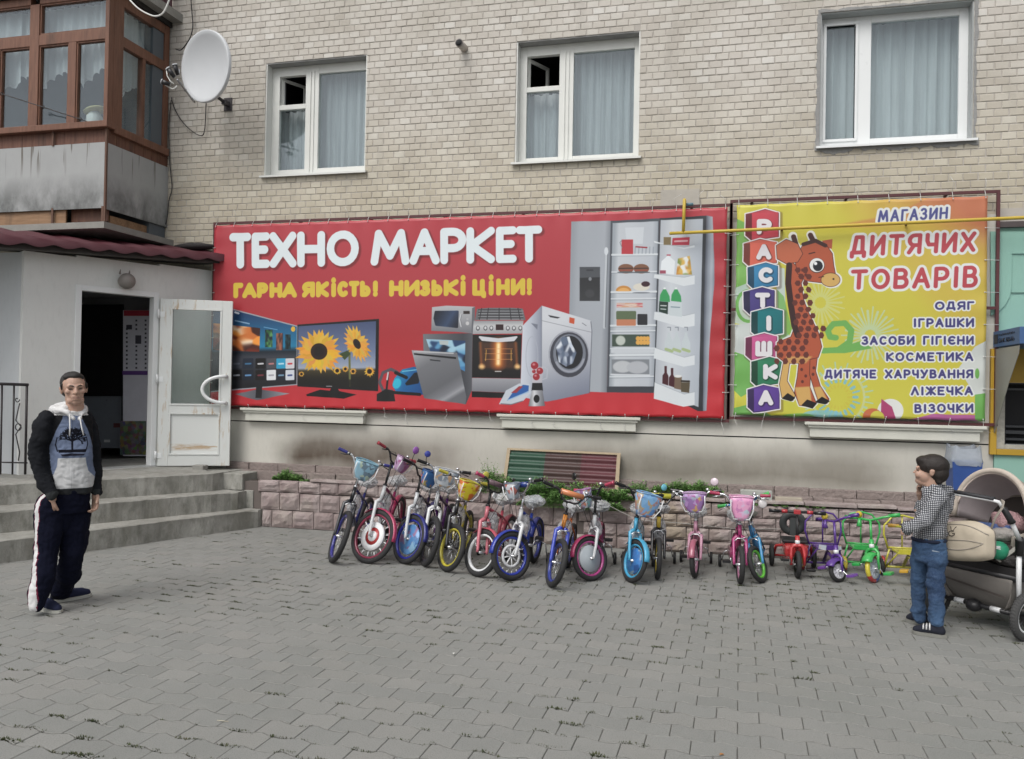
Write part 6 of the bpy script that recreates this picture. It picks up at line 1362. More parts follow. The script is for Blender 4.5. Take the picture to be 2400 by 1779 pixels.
    if bstyle == 'bmx': mb.tube([cl+Vector((-.018, -hw*.42, rise*.8)), cl+Vector((-.018, hw*.42, rise*.8))], .007, 8)
    hbar = add(mb, 'handlebar', bm_)
    for sg in (-1, 1):
        g = MB(); g.T = FT; p0 = cl+Vector((-.034, sg*hw*.70, rise+.003)); p1 = cl+Vector((-.053, sg*(hw+.012), rise+.009)); g.tube([p0, p0.lerp(p1, .1), p1.lerp(p0, .08), p1], [.013, .0155, .0155, .020], 10)
        keepworld(g.build('grip', pc(grip)), hbar)
        l = MB(); l.T = FT; q = cl+Vector((-.03, sg*hw*.62, rise)); l.tube([q, q+Vector((.03, sg*.03, -.012)), q+Vector((.03, sg*.085, -.02))], .0045, 6); l.ball(q, .014, 8, 5); keepworld(l.build('brake_lever', BPL if Rw > .18 else CHR), hbar)
    if pad:
        mb = MB(); mb.T = FT; zz = rise*(.8 if bstyle == 'bmx' else .95); mb.tube([cl+Vector((-.018, -hw*.40, zz)), cl+Vector((-.018, hw*.40, zz))], .024, 12); keepworld(mb.build('bar_pad', pc(pad)), hbar)
    # reflector and bell
    mb = MB(); mb.T = FT; q = cl+Vector((.02, 0, -.02)); mb.box(q.x, q.x+.012, -.025, .025, q.z-.018, q.z+.018, .004); add(mb, 'reflector', WPL)
    mb = MB(); mb.T = FT; mb.ball(cl+Vector((-.03, hw*.5, rise+.022)), (.018, .018, .014), 10, 6); add(mb, 'bell', CHR)
    # front caliper brake
    mb = MB(); mb.T = FT; q = cr+Vector((.022, 0, -.004)); 
    mb.tube([q+Vector((0, -.045, -.055)), q+Vector((0, -.05, -.025)), q+Vector((0, -.02, .004)), q+Vector((0, .02, .004)), q+Vector((0, .05, -.025)), q+Vector((0, .045, -.055))], .0052, 6)
    mb.tube([q+Vector((0, .01, .006)), q+Vector((.0, .06, .016))], .004, 5); add(mb, 'caliper_brake', CHR)
    if guard:
        for (TT, cc, a0, a1, nm) in ((FT, hubf, 15, 150, 'mudguard'), (BT, Vector((0, 0, Rw)), 20, 190, 'mudguard')):
            mb = MB(); mb.T = TT; n_ = 18; rr = Rw+.014; vs = []
            for k in range(n_+1):
                t = R(a0+(a1-a0)*k/n_)
                for (yy, dr) in ((-.028, -.010), (-.016, 0), (0, .003), (.016, 0), (.028, -.010)): vs.append(cc+Vector(((rr+dr)*math.cos(t), yy, (rr+dr)*math.sin(t))))
            mb.add(vs, [(k*5+j, k*5+j+1, k*5+6+j, k*5+5+j) for k in range(n_) for j in range(4)], True); o = add(mb, nm, pc(guard)); o.modifiers.new('thick', 'SOLIDIFY').thickness = .0025
        mb = MB(); mb.T = FT
        for sg in (-1, 1): mb.tube([hubf+Vector((0, sg*.045, 0)), hubf+Vector(((Rw+.01)*math.cos(R(150)), sg*.026, (Rw+.01)*math.sin(R(150))))], .002, 4)
        add(mb, 'guard_stay', CHR)
    # frame
    hb, ht = axp(zh0+.015), axp(zh1-.012); bb = Vector((L*.40, 0, Rw*.98+.02)); stp = Vector((L*.27, 0, 2*Rw+.075)); rr = .0145
    mb = MB(); mb.T = BT; mb.tube([hb, hb.lerp(bb, .5)+Vector((0, 0, -.02)), bb], [.017, .0175, .017], 10); mb.tube([ht, ht.lerp(stp, .5)+Vector((0, 0, -.03)), stp.lerp(bb, .2)], rr, 10); mb.tube([bb, stp], rr, 10)
    for sg in (-1, 1):
        mb.tube([bb, Vector((L*.24, sg*.034, Rw)), Vector((0, sg*.046, Rw))], .0085, 8); mb.tube([stp.lerp(bb, .15), Vector((L*.16, sg*.034, Rw*1.75)), Vector((0, sg*.046, Rw))], .0075, 8)
    add(mb, 'frame', fm)
    sz = stp.z+.10; sp = stp+(stp-bb).normalized()*.10
    mb = MB(); mb.T = BT; mb.tube([stp, sp], .011, 8); add(mb, 'seat_post', CHR)
    mb = MB(); mb.T = BT; n_ = 12; vs = []
    for k in range(n_+1):
        t = k/n_; x = sp.x-.105+.22*t; hw_ = .062*(1-t)**.6*(.9+.1*math.sin(t*3))+.016; 
        for q in range(9): aa = PI*q/8; vs.append((x, hw_*math.cos(aa), sp.z+.012+.026*math.sin(aa)*(1.15-.3*t)))
    mb.add(vs, [(k*9+q, k*9+q+1, k*9+10+q, k*9+9+q) for k in range(n_) for q in range(8)]+[tuple(range(9)), tuple(range(n_*9, n_*9+9))[::-1]], True); mb.box(sp.x-.09, sp.x+.06, -.03, .03, sp.z-.0, sp.z+.012); add(mb, 'saddle', pc(seatc) if seatc else SAD)
    if wrap:
        add(blob(BT, sp+Vector((-.0, 0, .012)), (.135, .095, .055), L*100+Hh, WRAP), 'plastic_wrap', WRAP)
        if wrap == 2: add(blob(BT, hb.lerp(bb, .3)+Vector((-.03, 0, .02)), (.10, .06, .10), L*70+Hh, WRAP), 'plastic_wrap', WRAP)
    # cranks, pedals, chain guard
    if not kid:
        mb = MB(); mb.T = BT; mb.tube([bb+Vector((0, -.055, 0)), bb+Vector((0, .055, 0))], .014, 10); ca = Vector((.075*.8, 0, -.06))
        mb.tube([bb+Vector((0, -.055, 0)), bb+Vector((0, -.06, 0))+ca], .007, 6); mb.tube([bb+Vector((0, .055, 0)), bb+Vector((0, .06, 0))-ca], .007, 6); add(mb, 'crank', CHR)
        for sg, cc in ((-1, ca), (1, -ca)):
            q = bb+Vector((0, sg*.095, 0))+cc; mb = MB(); mb.T = BT; mb.box(q.x-.03, q.x+.03, q.y-.035, q.y+.035, q.z+.004, q.z+.011); mb.box(q.x-.03, q.x+.03, q.y-.035, q.y+.035, q.z-.011, q.z-.004); mb.box(q.x-.03, q.x-.022, q.y-.035, q.y+.035, q.z-.0041, q.z+.0041); mb.box(q.x+.022, q.x+.03, q.y-.035, q.y+.035, q.z-.0041, q.z+.0041); add(mb, 'pedal', BPL)
        mb = MB(); mb.T = BT; P_ = []
        for k in range(9): t = PI/2-PI*k/8; P_.append((bb.x+.055*math.cos(t), bb.z+.055*math.sin(t)))
        P_ += [(.0, Rw-.03), (-.03, Rw), (0, Rw+.035)]
        mb.slab([(p[0], -.050, p[1]) for p in P_], (0, -.014, 0)); add(mb, 'chain_guard', pc(chaing) if chaing else fm)
    if train:
        for sg in (-1, 1):
            mb = MB(); mb.T = BT; mb.tube([(0, sg*.05, Rw), (0, sg*.10, Rw-.02), (0, sg*.12, .06)], .006, 6); add(mb, 'stabiliser_arm', CHR)
            mb = MB(); mb.T = BT; mb.tube([(0, sg*.125, .055), (0, sg*.150, .055)], .054, 18); add(mb, 'stabiliser_wheel', BPL)
    if basket:
        bw, bh, bd, bmat, slats = basket; mb = MB(); mb.T = FT; bx0 = cl.x+.03; zt = Hh-.005; vs = []; lev = 6; n_ = 20
        for j in range(lev+1):
            t = j/lev; wx_ = bw/2*(1-.12*t-.42*t*t); dx_ = bd/2*(1-.25*t*t); z = zt-bh*t
            for k in range(n_):
                a_ = 2*PI*k/n_; ca_, sa_ = math.cos(a_), math.sin(a_); e_ = .55; X = dx_*math.copysign(abs(ca_)**e_, ca_); Y = wx_*math.copysign(abs(sa_)**e_, sa_); vs.append((bx0+bd/2+X, Y, z+(.012*math.cos(Y/wx_*1.4) if j == 0 else 0)))
        mb.add(vs, [(j*n_+k, j*n_+(k+1) % n_, (j+1)*n_+(k+1) % n_, (j+1)*n_+k) for j in range(lev) for k in range(n_)]+[tuple(lev*n_+k for k in range(n_))], True); o = add(mb, 'basket', bmat); o.modifiers.new('thick', 'SOLIDIFY').thickness = .003
        mb = MB(); mb.T = FT; mb.tube([Vector(vs[k])+Vector((0, 0, .003)) for k in range(n_)], .0055, 6, closed=True); keepworld(mb.build('basket_rim', slats), o)
        mb = MB(); mb.T = FT; mb.tube([Vector(vs[k])+Vector((.004, 0, 0)) for k in ()]+[(bx0+bd+.004, -bw*.47, zt-.01), (bx0+bd+.0, -bw*.46, zt-bh*.55), (bx0+bd-.02, -bw*.33, zt-bh*.95), (bx0+bd-.02, bw*.33, zt-bh*.95), (bx0+bd, bw*.46, zt-bh*.55), (bx0+bd+.004, bw*.47, zt-.01)], .005, 6); keepworld(mb.build('basket_hoop', WPL), o)
    for (sy_, dz, mcol, rad) in mirrors:
        mb = MB(); mb.T = FT; q = cl+Vector((-.03, sy_*hw*.66, rise)); e = q+Vector((.01, sy_*.03, dz)); mb.tube([q, q.lerp(e, .5)+Vector((0, sy_*.012, 0)), e], .0035, 5); mm = keepworld(mb.build('mirror', BPL), hbar)
        mb = MB(); mb.T = FT; mb.lathe([(0, .008), (rad*.8, .006), (rad, 0), (rad*.8, -.006), (0, -.008)], e+Vector((0, 0, rad)), (1, 0, .15), 18); keepworld(mb.build('mirror_shell', pc(mcol)), root)
    # cables
    mb = MB(); mb.T = FT
    for sg in (-1, 1): q = cl+Vector((-.01, sg*hw*.6, rise-.01)); mb.tube([q, q+Vector((.075, -sg*.02, .02)), cl+Vector((.09, sg*.04, -.02)), cr+Vector((.03, sg*.02, .02))], .0025, 5)
    add(mb, 'brake_cable', BPL)
    return root, FT, cl, rise, BT
CLB = glassy('basket_clear_blue', (.55, .72, .80), .30, .2)
def bm(n_, h, cols, sc=26): return mpic(n_, lin(col(h)), [lin(col(c)) for c in cols], sc)
BK1 = bm('basket_pale_blue', '8fb4c6', ('5a6a78', 'a8b49a', '7fa4b8', '3c4650')); BK3 = bm('basket_mid_blue', '3c6ca4', ('c05a3a', 'b8a03c', '3c6ca4', '2a4a7a')); BK4 = bm('basket_white_grey', 'b4bcc4', ('8a94a0', 'c49a6a', '707c8c', 'c8ccd0'))
BK5 = bm('basket_yellow', 'd0c030', ('b84030', 'd8a8a0', 'b83030', 'd0c030')); BK2 = bm('basket_lilac', 'b090b0', ('c08a5a', '9a4a7a', 'c0b0c8', 'a05a8a')); BK7 = bm('basket_comic', 'a0a8b0', ('b0503a', '2a2a30', 'c8c8cc', '5a6a80')); BK9 = bm('basket_pink_grey', '9098a8', ('8a4a80', 'b06a4a', '7ab0b0', 'a8a0c0'))
BK10 = bm('basket_sky', '7aa8d4', ('c07a4a', 'c0a05a', '8ab8e0', '5a8ac8'), 20); BK12 = bm('basket_purple', '8a6a9c', ('c09a4a', 'a0b0b8', '9a5a90', 'b090c0')); BK13 = bm('basket_pink', 'd898bc', ('c8b8d0', 'a8c8d0', 'd8a0c0', 'b878a8'), 30)
grp = None
DISB = bm('disc_blue_print', '4a78a8', ('6a98c8', '3a5a90', '8ab0c8', '8a5a78'), 14); DISJ = bm('disc_sea_print', '3a68a0', ('2a4a80', '6a90b8', '8aa0a8', '3a78b8'), 14); DISG = M('disc_pale_grey', (.36, .40, .43), .3)
bike('bicycle', 'tall bicycle with blue rims and pale blue basket at the left end of the row', (775, 1319), .245, 9, 8, 12, .95, '24262c', '2a2c6a', pc('30308a'), basket=(.22, .17, .12, BK1, pc('7fb0c4')), grip='3a3c8c', bar='c8ccd0', wrap=2, headc='24262c', hw=.26, raw_reflect=True)
bike('bicycle', 'bicycle with white fork and dark pink wheel carrying a white and red ringed disc', (856, 1321), .250, 45, 6, 10, 1.0, 'd4d6d8', '8a1c54', pc('8a2444'), 'target', basket=(.17, .13, .10, BK2, pc('b090b0')), grip='b03040', wrap=2, guard='b02458', lightfork=True, hw=.27)
bike('bicycle', 'bicycle with white fork, deep blue rim and large round sky blue wheel cover', (945, 1322), .225, 36, 2, 5, .86, 'd0d4d8', '302048', pc('1c249a'), 'disc', DISB, wrap=2, basket=(.19, .14, .10, BK3, pc('3a64a0')), guard='22287c', mirrors=((-1, .09, '9a58b4', .036),), lightfork=True, bar='18181a')
bike('bicycle', 'white forked bicycle with thin dark front wheel and white patterned basket', (992, 1327), .228, 15, 4, 5, .87, 'd4d6d8', '54206a', pc('3a3a44'), 'spokes', basket=(.24, .15, .10, BK4, pc('c8ccd0')), bar='chrome', mirrors=((-1, .06, '2c3a9a', .030),), lightfork=True, headc='c8ccd0')
bike('bicycle', 'yellow bicycle with a yellow basket showing a red picture and yellow wheel rims', (1043, 1340), .212, 29, 5, 5, .80, '26262a', 'c8b428', pc('c8bc30'), 'spokes', wrap=2, basket=(.20, .155, .11, BK5, pc('d0c838')), bar='chrome', grip='c8bc30', mirrors=((1, .055, 'c8c03c', .034),), guard=None, train=True, seatc='c8c8a0', headc='26262a')
bike('bicycle', 'coral pink bicycle with white rim, pink grips and black handlebar', (1116, 1352), .204, 42, -7, 2, .80, 'c86a78', 'b8485a', WPL, 'plain', wrap=2, grip='cc4070', pad='7a6068', guard='b8485a', bar='18181a', train=True, seatc='d0d0c0', mirrors=((1, .05, '181818', .018),), lightfork=True, hw=.22)
bike('bicycle', 'bright blue bicycle with silver white fork and white ringed wheel, basket at its side', (1204, 1361), .204, -54, -3, 3, .80, 'd0d2d4', '1c3ca0', pc('2238a8'), 'ringmag', wrap=2, pad='1c3c8c', guard='1c34a0', basket=(.15, .13, .09, BK7, pc('8a98a8')), bar='chrome', lightfork=True, seatc='b8c8d0', train=True)
bike('bicycle', 'orange framed bicycle with blue fork and orange padded handlebar in the middle', (1288, 1376), .203, 16, 0, 8, .77, '2c44b8', 'c06428', pc('2c3c90'), 'spokes', wrap=2, pad='d88450', bar='18181a', headc='d08428', seatc='c8c8c8', train=True, mirrors=())
bike('bicycle', 'bicycle with white fork, magenta rim and pale grey disc next to the orange bicycle', (1390, 1362), .186, -51, 2, 0, .76, 'd0d2d4', 'a03468', pc('b03c84'), 'disc', DISG, wrap=2, basket=(.16, .15, .10, BK9, pc('b080b0')), guard='b02460', lightfork=True, mirrors=((-1, .10, '141416', .035),), grip='c04060', train=True, pad=None)
bike('bicycle', 'light blue bicycle with sky blue basket and sea patterned front wheel disc', (1475, 1365), .181, 32, 0, 3, .75, '3ca4cc', '2e88b4', pc('3ca8d4'), 'disc', DISJ, wrap=2, basket=(.235, .19, .12, BK10, pc('8ab8e0')), guard='3ca4cc', mirrors=((1, .05, '6ac0d4', .03),), train=True, lightfork=True)
bike('bicycle', 'yellow and black bicycle facing straight ahead with yellow padded handlebar', (1540, 1357), .177, 4, 2, 0, .71, '1c1c20', '1c1c20', pc('c8b020'), 'spokes', wrap=2, pad='d0cc30', bar='18181a', headc='d0b020', train=True, hw=.24)
bike('bicycle', 'pale pink bicycle with purple basket and slim pink rims facing ahead', (1629, 1354), .158, -9, 0, 0, .72, 'c088a0', 'b0708c', pc('c080a0'), 'spokes', basket=(.22, .16, .10, BK12, pc('b898c0')), guard='a85a70', bar='chrome', mirrors=((1, .055, 'dccad4', .036),), train=True, lightfork=True, hw=.21)
bike('bicycle', 'magenta bicycle with pink basket, pink padded bar and red grips', (1734, 1368), .160, 7, 2, 0, .72, 'b02c74', '96245c', pc('b07090'), 'spokes', basket=(.20, .19, .11, BK13, pc('e0a8c8')), pad='d090b0', grip='b02c54', bar='chrome', mirrors=((1, -.10, 'd8d4d4', .038),), train=True, lightfork=True, hw=.24)
bike('balance_bicycle', 'small blue balance bicycle with green grips and green rims leaning left against its neighbour', (1789, 1366), .158, -20, -4, -14, .68, '2c8cc0', '2c7cb4', pc('6ad040'), 'spokes', grip='4cc460', bar='2c84c4', basket=None, wrap=False, kid=True, guard=None, hw=.23, seatc='1a1a1c', bstyle='plain')
# ================================================================ tricycles
def place(px, Rw, delta, beta, L, lean=0):
    tgt = G(px); va = math.atan2(CAM.x-tgt.x, -(CAM.y-tgt.y)); s = va+R(delta)-R(beta); a = Vector((-math.cos(R(74)), 0, math.sin(R(74)))); hub = Vector((L, 0, Rw))
    ST = Matrix.Translation(hub) @ Matrix.Rotation(s, 4, a) @ Matrix.Translation(-hub); WB = Matrix(((math.sin(R(beta)), math.cos(R(beta)), 0, 0), (-math.cos(R(beta)), math.sin(R(beta)), 0, 0), (0, 0, 1, 0), (0, 0, 0, 1))) @ Matrix.Rotation(-R(lean), 4, 'X')
    low = min((WB @ ST @ (hub+Vector((Rw*math.cos(t), 0, Rw*math.sin(t)))) for t in np.linspace(0, 2*PI, 73)), key=lambda v: v.z)
    BT = Matrix.Translation(Vector((tgt.x-low.x, tgt.y-low.y, -low.z+.001))) @ WB
    return tgt, BT, BT @ ST, a, hub
def mtri(name, cs):                  # tyre made of coloured sectors
    n = N(name); P = n.obj(); return n
def trike(label, px, Rw, rr, delta, beta, Hh, L, bc, wc, tyre, pedc, style, gripc, hornc=None, hw=.2, seatc=None, tyrecols=None, rearcol=None, lean=0):
    tgt, BT, FT, a, hub = place(px, Rw, delta, beta, L, lean); root = empty('tricycle', tgt, label=label, cat='tricycle', group='children’s tricycles in a row')
    def add(mb, n_, m_, par=root): return keepworld(mb.build(n_, m_), par)
    b_ = pc(bc)
    def twheel(T, c, r, nm, w_=.018, cols=None, cover=wc):
        mb = MB(); mb.T = T @ Matrix.Translation(c); mb.tube([(0, -.045, 0), (0, .045, 0)], .008, 8); wl = add(mb, nm, CHR)
        if cols:
            for k, cc in enumerate(cols):
                a0, a1 = 2*PI*k/len(cols)+.4, 2*PI*(k+1)/len(cols)+.4; mb = MB(); mb.T = T @ Matrix.Translation(c); mb.lathe([(r-w_+w_*math.cos(2*PI*i/10), w_*1.15*math.sin(2*PI*i/10)) for i in range(11)], (0, 0, 0), (0, 1, 0), 14, a0, a1-.002, u=(1, 0, 0)); keepworld(mb.build('tyre_section', pc(cc)), wl)
        else: mb = MB(); mb.T = T @ Matrix.Translation(c); mb.torus((0, 0, 0), (0, 1, 0), r-w_, w_, 32, 8, sx=1.15); keepworld(mb.build('tyre', tyre), wl)
        mb = MB(); mb.T = T @ Matrix.Translation(c); ri = r-w_*1.7; mb.lathe([(.012, .022), (ri*.35, .020), (ri*.42, .008), (ri*.85, .008), (ri, .020), (ri, -.020), (ri*.85, -.008), (ri*.42, -.008), (ri*.35, -.020), (.012, -.022)], (0, 0, 0), (0, 1, 0), 28)
        for k in range(10): t = 2*PI*k/10; mb.tube([(ri*.4*math.cos(t), .010, ri*.4*math.sin(t)), (ri*.92*math.cos(t), .013, ri*.92*math.sin(t))], .004, 4)
        keepworld(mb.build('wheel_cover', pc(cover)), wl); return wl
    twheel(FT, hub, Rw, 'front_wheel', cols=tyrecols)
    for sg in (-1, 1): twheel(BT, Vector((0, sg*.185, rr)), rr, 'rear_wheel', .016, cols=rearcol, cover=wc if style != 'bucket' else '202022')
    def axp(z): return hub+a*((z-hub.z)/a.z)
    mb = MB(); mb.T = FT; zc_ = 2*Rw+.03; cr = axp(zc_); rf = .016 if style == 'bucket' else .012
    for sg in (-1, 1): mb.tube([cr+Vector((0, 0, .01)), cr+Vector((0, sg*.03, .008)), cr+Vector((0, sg*.052, -.02)), hub+Vector((-.01, sg*.056, Rw*.7)), hub+Vector((0, sg*.054, -.008))], [rf*1.3, rf*1.2, rf*1.15, rf, rf*.8], 8)
    add(mb, 'fork', b_)
    if style != 'bucket':
        mb = MB(); mb.T = FT; vs = []; n_ = 14
        for k in range(n_+1):
            t = R(35+110*k/n_); rr_2 = Rw+.020+.012*abs(math.cos(t))
            for yy, dr in ((-.05, -.022), (-.025, -.004), (0, .004), (.025, -.004), (.05, -.022)): vs.append(hub+Vector(((rr_2+dr)*math.cos(t), yy, (rr_2+dr)*math.sin(t))))
        mb.add(vs, [(k*5+j, k*5+j+1, k*5+6+j, k*5+5+j) for k in range(n_) for j in range(4)], True); o = add(mb, 'mudguard', b_); o.modifiers.new('thick', 'SOLIDIFY').thickness = .004
    mb = MB(); mb.T = FT; mb.tube([axp(zc_), axp(zc_+.09)], .020, 12); add(mb, 'head_tube', b_)
    mb = MB(); mb.T = FT; mb.tube([axp(zc_+.02), axp(zc_+.05)], .0215, 12); add(mb, 'head_band', WPL)
    top = axp(Hh-.03); mb = MB(); mb.T = FT; mb.tube([axp(zc_+.08), top], .011, 8)
    if style == 'bucket': mb.tube([top+Vector((0, -hw, .03)), top+Vector((0, hw, .03))], .013, 10); 
    else: mb.tube([top+Vector((-.05, -hw, .03)), top+Vector((-.01, -hw*.5, .02)), top, top+Vector((-.01, hw*.5, .02)), top+Vector((-.05, hw, .03))], .0105, 8)
    hbm = BPL if style == 'bucket' else b_; hb = add(mb, 'handlebar', hbm)
    for sg in (-1, 1):
        mb = MB(); mb.T = FT; q0, q1 = top+Vector((-.035 if style != 'bucket' else 0, sg*hw*.68, .028)), top+Vector((-.052 if style != 'bucket' else 0, sg*(hw+.02), .031)); mb.tube([q0, q1], [.0155, .018], 10); keepworld(mb.build('grip', pc(gripc)), hb)
        if style == 'bucket': mb = MB(); mb.T = FT; mb.tube([top+Vector((0, sg*hw*.38, .03)), top+Vector((0, sg*hw*.60, .03))], .017, 10); keepworld(mb.build('red_sleeve', pc('b83038')), hb)
    if style == 'bucket': mb = MB(); mb.T = FT; mb.box(top.x-.02, top.x+.02, -.03, .03, top.z+.01, top.z+.05, .006); keepworld(mb.build('bar_clamp', pc('b83038')), hb)
    if hornc:
        mb = MB(); mb.T = FT; q = top+Vector((.0, -hw*.42, .055)); mb.ball(q, .030, 14, 10); keepworld(mb.build('horn_bulb', pc(hornc)), hb)
        mb = MB(); mb.T = FT; mb.tube([q+Vector((.0, .0, -.02)), q+Vector((.015, .0, -.06)), q+Vector((.03, .0, -.10))], [.010, .014, .026], 12); keepworld(mb.build('horn', b_), hb)
    # backbone, rear axle, seat
    mb = MB(); mb.T = BT; st = Vector((L*.30, 0, .20)); rf = .014
    mb.tube([axp(zc_+.04), axp(zc_).lerp(st, .4)+Vector((0, 0, -.03)), st, Vector((.02, 0, rr+.02))], rf, 8); mb.tube([(0, -.18, rr), (0, .18, rr)], .010, 8)
    if style == 'bucket':
        for sg in (-1, 1): mb.tube([st+Vector((0, sg*.05, .03)), Vector((.06, sg*.15, .20)), Vector((.0, sg*.17, rr))], .014, 8)
    add(mb, 'frame', b_)
    sb = pc(seatc or bc)
    if style == 'bucket':
        mb = MB(); mb.T = BT; mb.box(L*.05, L*.72, -.10, .10, .15, .255, .03); add(mb, 'body', b_)
        mb = MB(); mb.T = BT; mb.box(.0, .22, -.11, .11, .256, .285, .012); add(mb, 'seat', BPL)
        mb = MB(); mb.T = BT; mb.torus((-.02, 0, .40), Vector((1, 0, -.2)), .088, .034, 30, 8, sx=.5); mb.box(-.045, .0, -.028, .028, .29, .50, .006); add(mb, 'backrest', M('dark_grey_plastic', (.045, .05, .05), .5))
    else:
        mb = MB(); mb.T = BT; mb.box(.02, .20, -.105, .105, .225, .245, .008); mb.box(.19, .205, -.10, .10, .225, .27, .005); add(mb, 'seat', sb)
        mb = MB(); mb.T = BT; mb.tube([(.0, -.125, .235), (-.01, -.16, .36), (-.02, -.155, .44), (-.02, -.09, .515), (-.02, 0, .535), (-.02, .09, .515), (-.02, .155, .44), (-.01, .16, .36), (.0, .125, .235)], .0085, 8); mb.tube([(-.015, -.125, .245), (.0, .125, .245)], .0085, 8); mb.tube([(-.02, 0, .24), (-.03, 0, .53)], .0065, 6); add(mb, 'backrest', b_)
        for sg in (-1, 1): mb = MB(); mb.T = BT; mb.tube([(.02, sg*.12, .235), (.0, sg*.155, rr)], .0085, 8); mb.tube([(.18, sg*.095, .235), (.02, sg*.150, rr)], .007, 6); add(mb, 'leg', b_)
        if style == 'hoop':
            for sg in (-1, 1): mb = MB(); mb.T = BT; mb.slab([(.212, sg*.035, .225), (.212, sg*.10, .235), (.212, sg*.095, .275), (.212, sg*.03, .268)], (.002, 0, 0)); add(mb, 'sticker', BK4)
    # pedals on the front wheel
    mb = MB(); mb.T = FT; mb.tube([hub+Vector((0, -.06, 0)), hub+Vector((0, .06, 0))], .007, 6); c1 = Vector((.03, 0, .045))
    mb.tube([hub+Vector((0, .06, 0)), hub+Vector((0, .068, 0))-c1, hub+Vector((0, .125, 0))-c1], .0055, 6); mb.tube([hub+Vector((0, -.06, 0)), hub+Vector((0, -.068, 0))+c1, hub+Vector((0, -.125, 0))+c1], .0055, 6); add(mb, 'crank', CHR)
    for sg in (-1, 1):
        q = hub+Vector((0, sg*.115, 0))-c1*sg; mb = MB(); mb.T = FT; mb.box(q.x-.036, q.x+.036, q.y-.034, q.y+.034, q.z-.012, q.z+.012, .006); add(mb, 'pedal', pc(pedc))
    return root
trike('red tricycle with black wheels and round dark grey backrest', (1869, 1355), .118, .10, 8, 0, .56, .46, 'c02c30', '202022', TYRE, '141416', 'bucket', '141416', hw=.22)
trike('purple tricycle with one white front wheel cover and a yellow horn bulb', (1968, 1365), .092, .07, -42, 8, .53, .44, '5a3490', 'd8d8e0', TYRE, '7848a8', 'hoop', '5a3490', 'd8c030', hw=.21, lean=0, rearcol=('b83a34', 'c8b838'))
trike('bright green tricycle with a yellow, red and blue front tyre and yellow horn bulb', (2050, 1366), .118, .075, -24, 2, .545, .46, '3cb858', 'c8d0dc', TYRE, '30b454', 'hoop2', '2cae50', 'd8b820', hw=.22, tyrecols=('c4383a', '2c4a9a', 'd8c830', 'c4383a', 'd8c830', 'd8c830'), rearcol=('24468c', '24468c', 'b43a38'))
trike('yellow tricycle mostly hidden behind the boy, orange grip showing', (2162, 1378), .10, .075, -10, 6, .50, .44, 'd0c838', 'd8d8d8', TYRE, 'd8a820', 'hoop2', 'd0a030', None, hw=.21)

# ================================================================ neighbouring bank with its cash machine
TEAL = M('teal_render', (.25, .44, .37), .85, var=.06, scale=3, bump=.4, bs=160, world=True)
bank = empty('turquoise_bank_front', (4, -.05, 0), label='turquoise rendered bank front at the right edge with a yellow framed cash machine opening', cat='building')
def kp(mb, n_, m_, par=None, **kw): return keepworld(mb.build(n_, m_, **kw), par or bank)
def u_(x, y, Y=-.05): return W(Z('U', x, y), Y)
zt_ = u_(200, 40).z; yb0, yb1 = u_(108, 1500).z, u_(145, 820).z; xo0 = u_(107, 1200).x
xi0, zi0, zi1 = u_(213, 1200).x, u_(250, 1440).z, u_(250, 1045).z
kp(MB().box(XR+.002, 7.5, -.05, .3, yb1+.01, zt_), 'rendered_wall', TEAL); kp(MB().box(XR+.002, 7.5, -.05, .3, -.02, yb0+.02), 'rendered_wall', TEAL); kp(MB().box(5.2, 7.5, -.05, .3, yb0+.021, yb1+.009), 'rendered_wall', TEAL)
kp(MB().box(XR-.0, 7.5, -.09, .3, zt_+.001, zt_+.055), 'metal_flashing', M('dark_flashing', (.075, .06, .06), .5, var=.3)); kp(MB().box(XR-.0, 7.5, -.006, .3, zt_+.055, 3.42), 'mortar_bed', MOR)
pts = [(115, 62), (1200, 62), (1200, 205), (252, 205), (249, 430), (238, 482), (210, 535), (168, 578), (118, 604)]; kp(MB().slab([u_(x, y, -.064) for x, y in pts], (0, .015, 0)), 'relief_panel', TEAL)
kp(MB().box(u_(249, 440).x, 5.2, -.056, -.049, u_(249, 462).z-.004, u_(249, 455).z), 'groove', M('teal_dark_line', (.10, .19, .16), .9))
YEL = M('yellow_sheet', (.44, .27, .025), .5, var=.1, scale=4, world=True)
kp(MB().box(xo0, xo0+.055, -.085, -.04, yb0, yb1, .004), 'yellow_trim', YEL); kp(MB().box(xo0+.056, 5.2, -.085, -.04, yb0, yb0+.055, .004), 'yellow_trim', YEL); kp(MB().box(xo0+.056, 5.2, -.03, -.02, zi1+.01, yb1), 'yellow_panel', YEL)
FLK = M('flaking_board', (.46, .45, .40), .9, var=.3, scale=30, bump=.8, bs=40, bd=.01, world=True)
kp(MB().box(xo0+.056, xi0, -.028, -.018, yb0+.056, zi1+.009), 'surround_board', FLK); kp(MB().box(xi0+.0, 5.2, -.028, -.018, yb0+.056, zi0), 'surround_board', FLK)
kp(MB().box(xi0, 5.2, .14, .16, zi0, zi1), 'machine_face', DARK); kp(MB().box(xi0-.0, xi0+.012, -.017, .14, zi0, zi1), 'opening_edge', DARK); kp(MB().box(xi0+.013, 5.2, -.015, .139, zi1-.004, zi1+.008), 'opening_edge', DARK)
for k, zz in enumerate((zi0+.04, zi0+.10, zi0+.16, zi1-.06)): kp(MB().box(xi0+.015, 5.2, .05+.02*k, .13, zz, zz+.02+.012*(k == 1)), 'shelf_lip', M('machine_grey', (.045, .048, .055), .35))
XC = 2.60
def xc_(x, y): q = XP(Z('U', x, y), XC); return q.y, q.z
bl_ = M('sign_blue', (.045, .105, .24), .5, var=.06); yo = xc_(303, 700)[0]; zb0, zb1 = xc_(112, 815)[1], xc_(112, 715)[1]
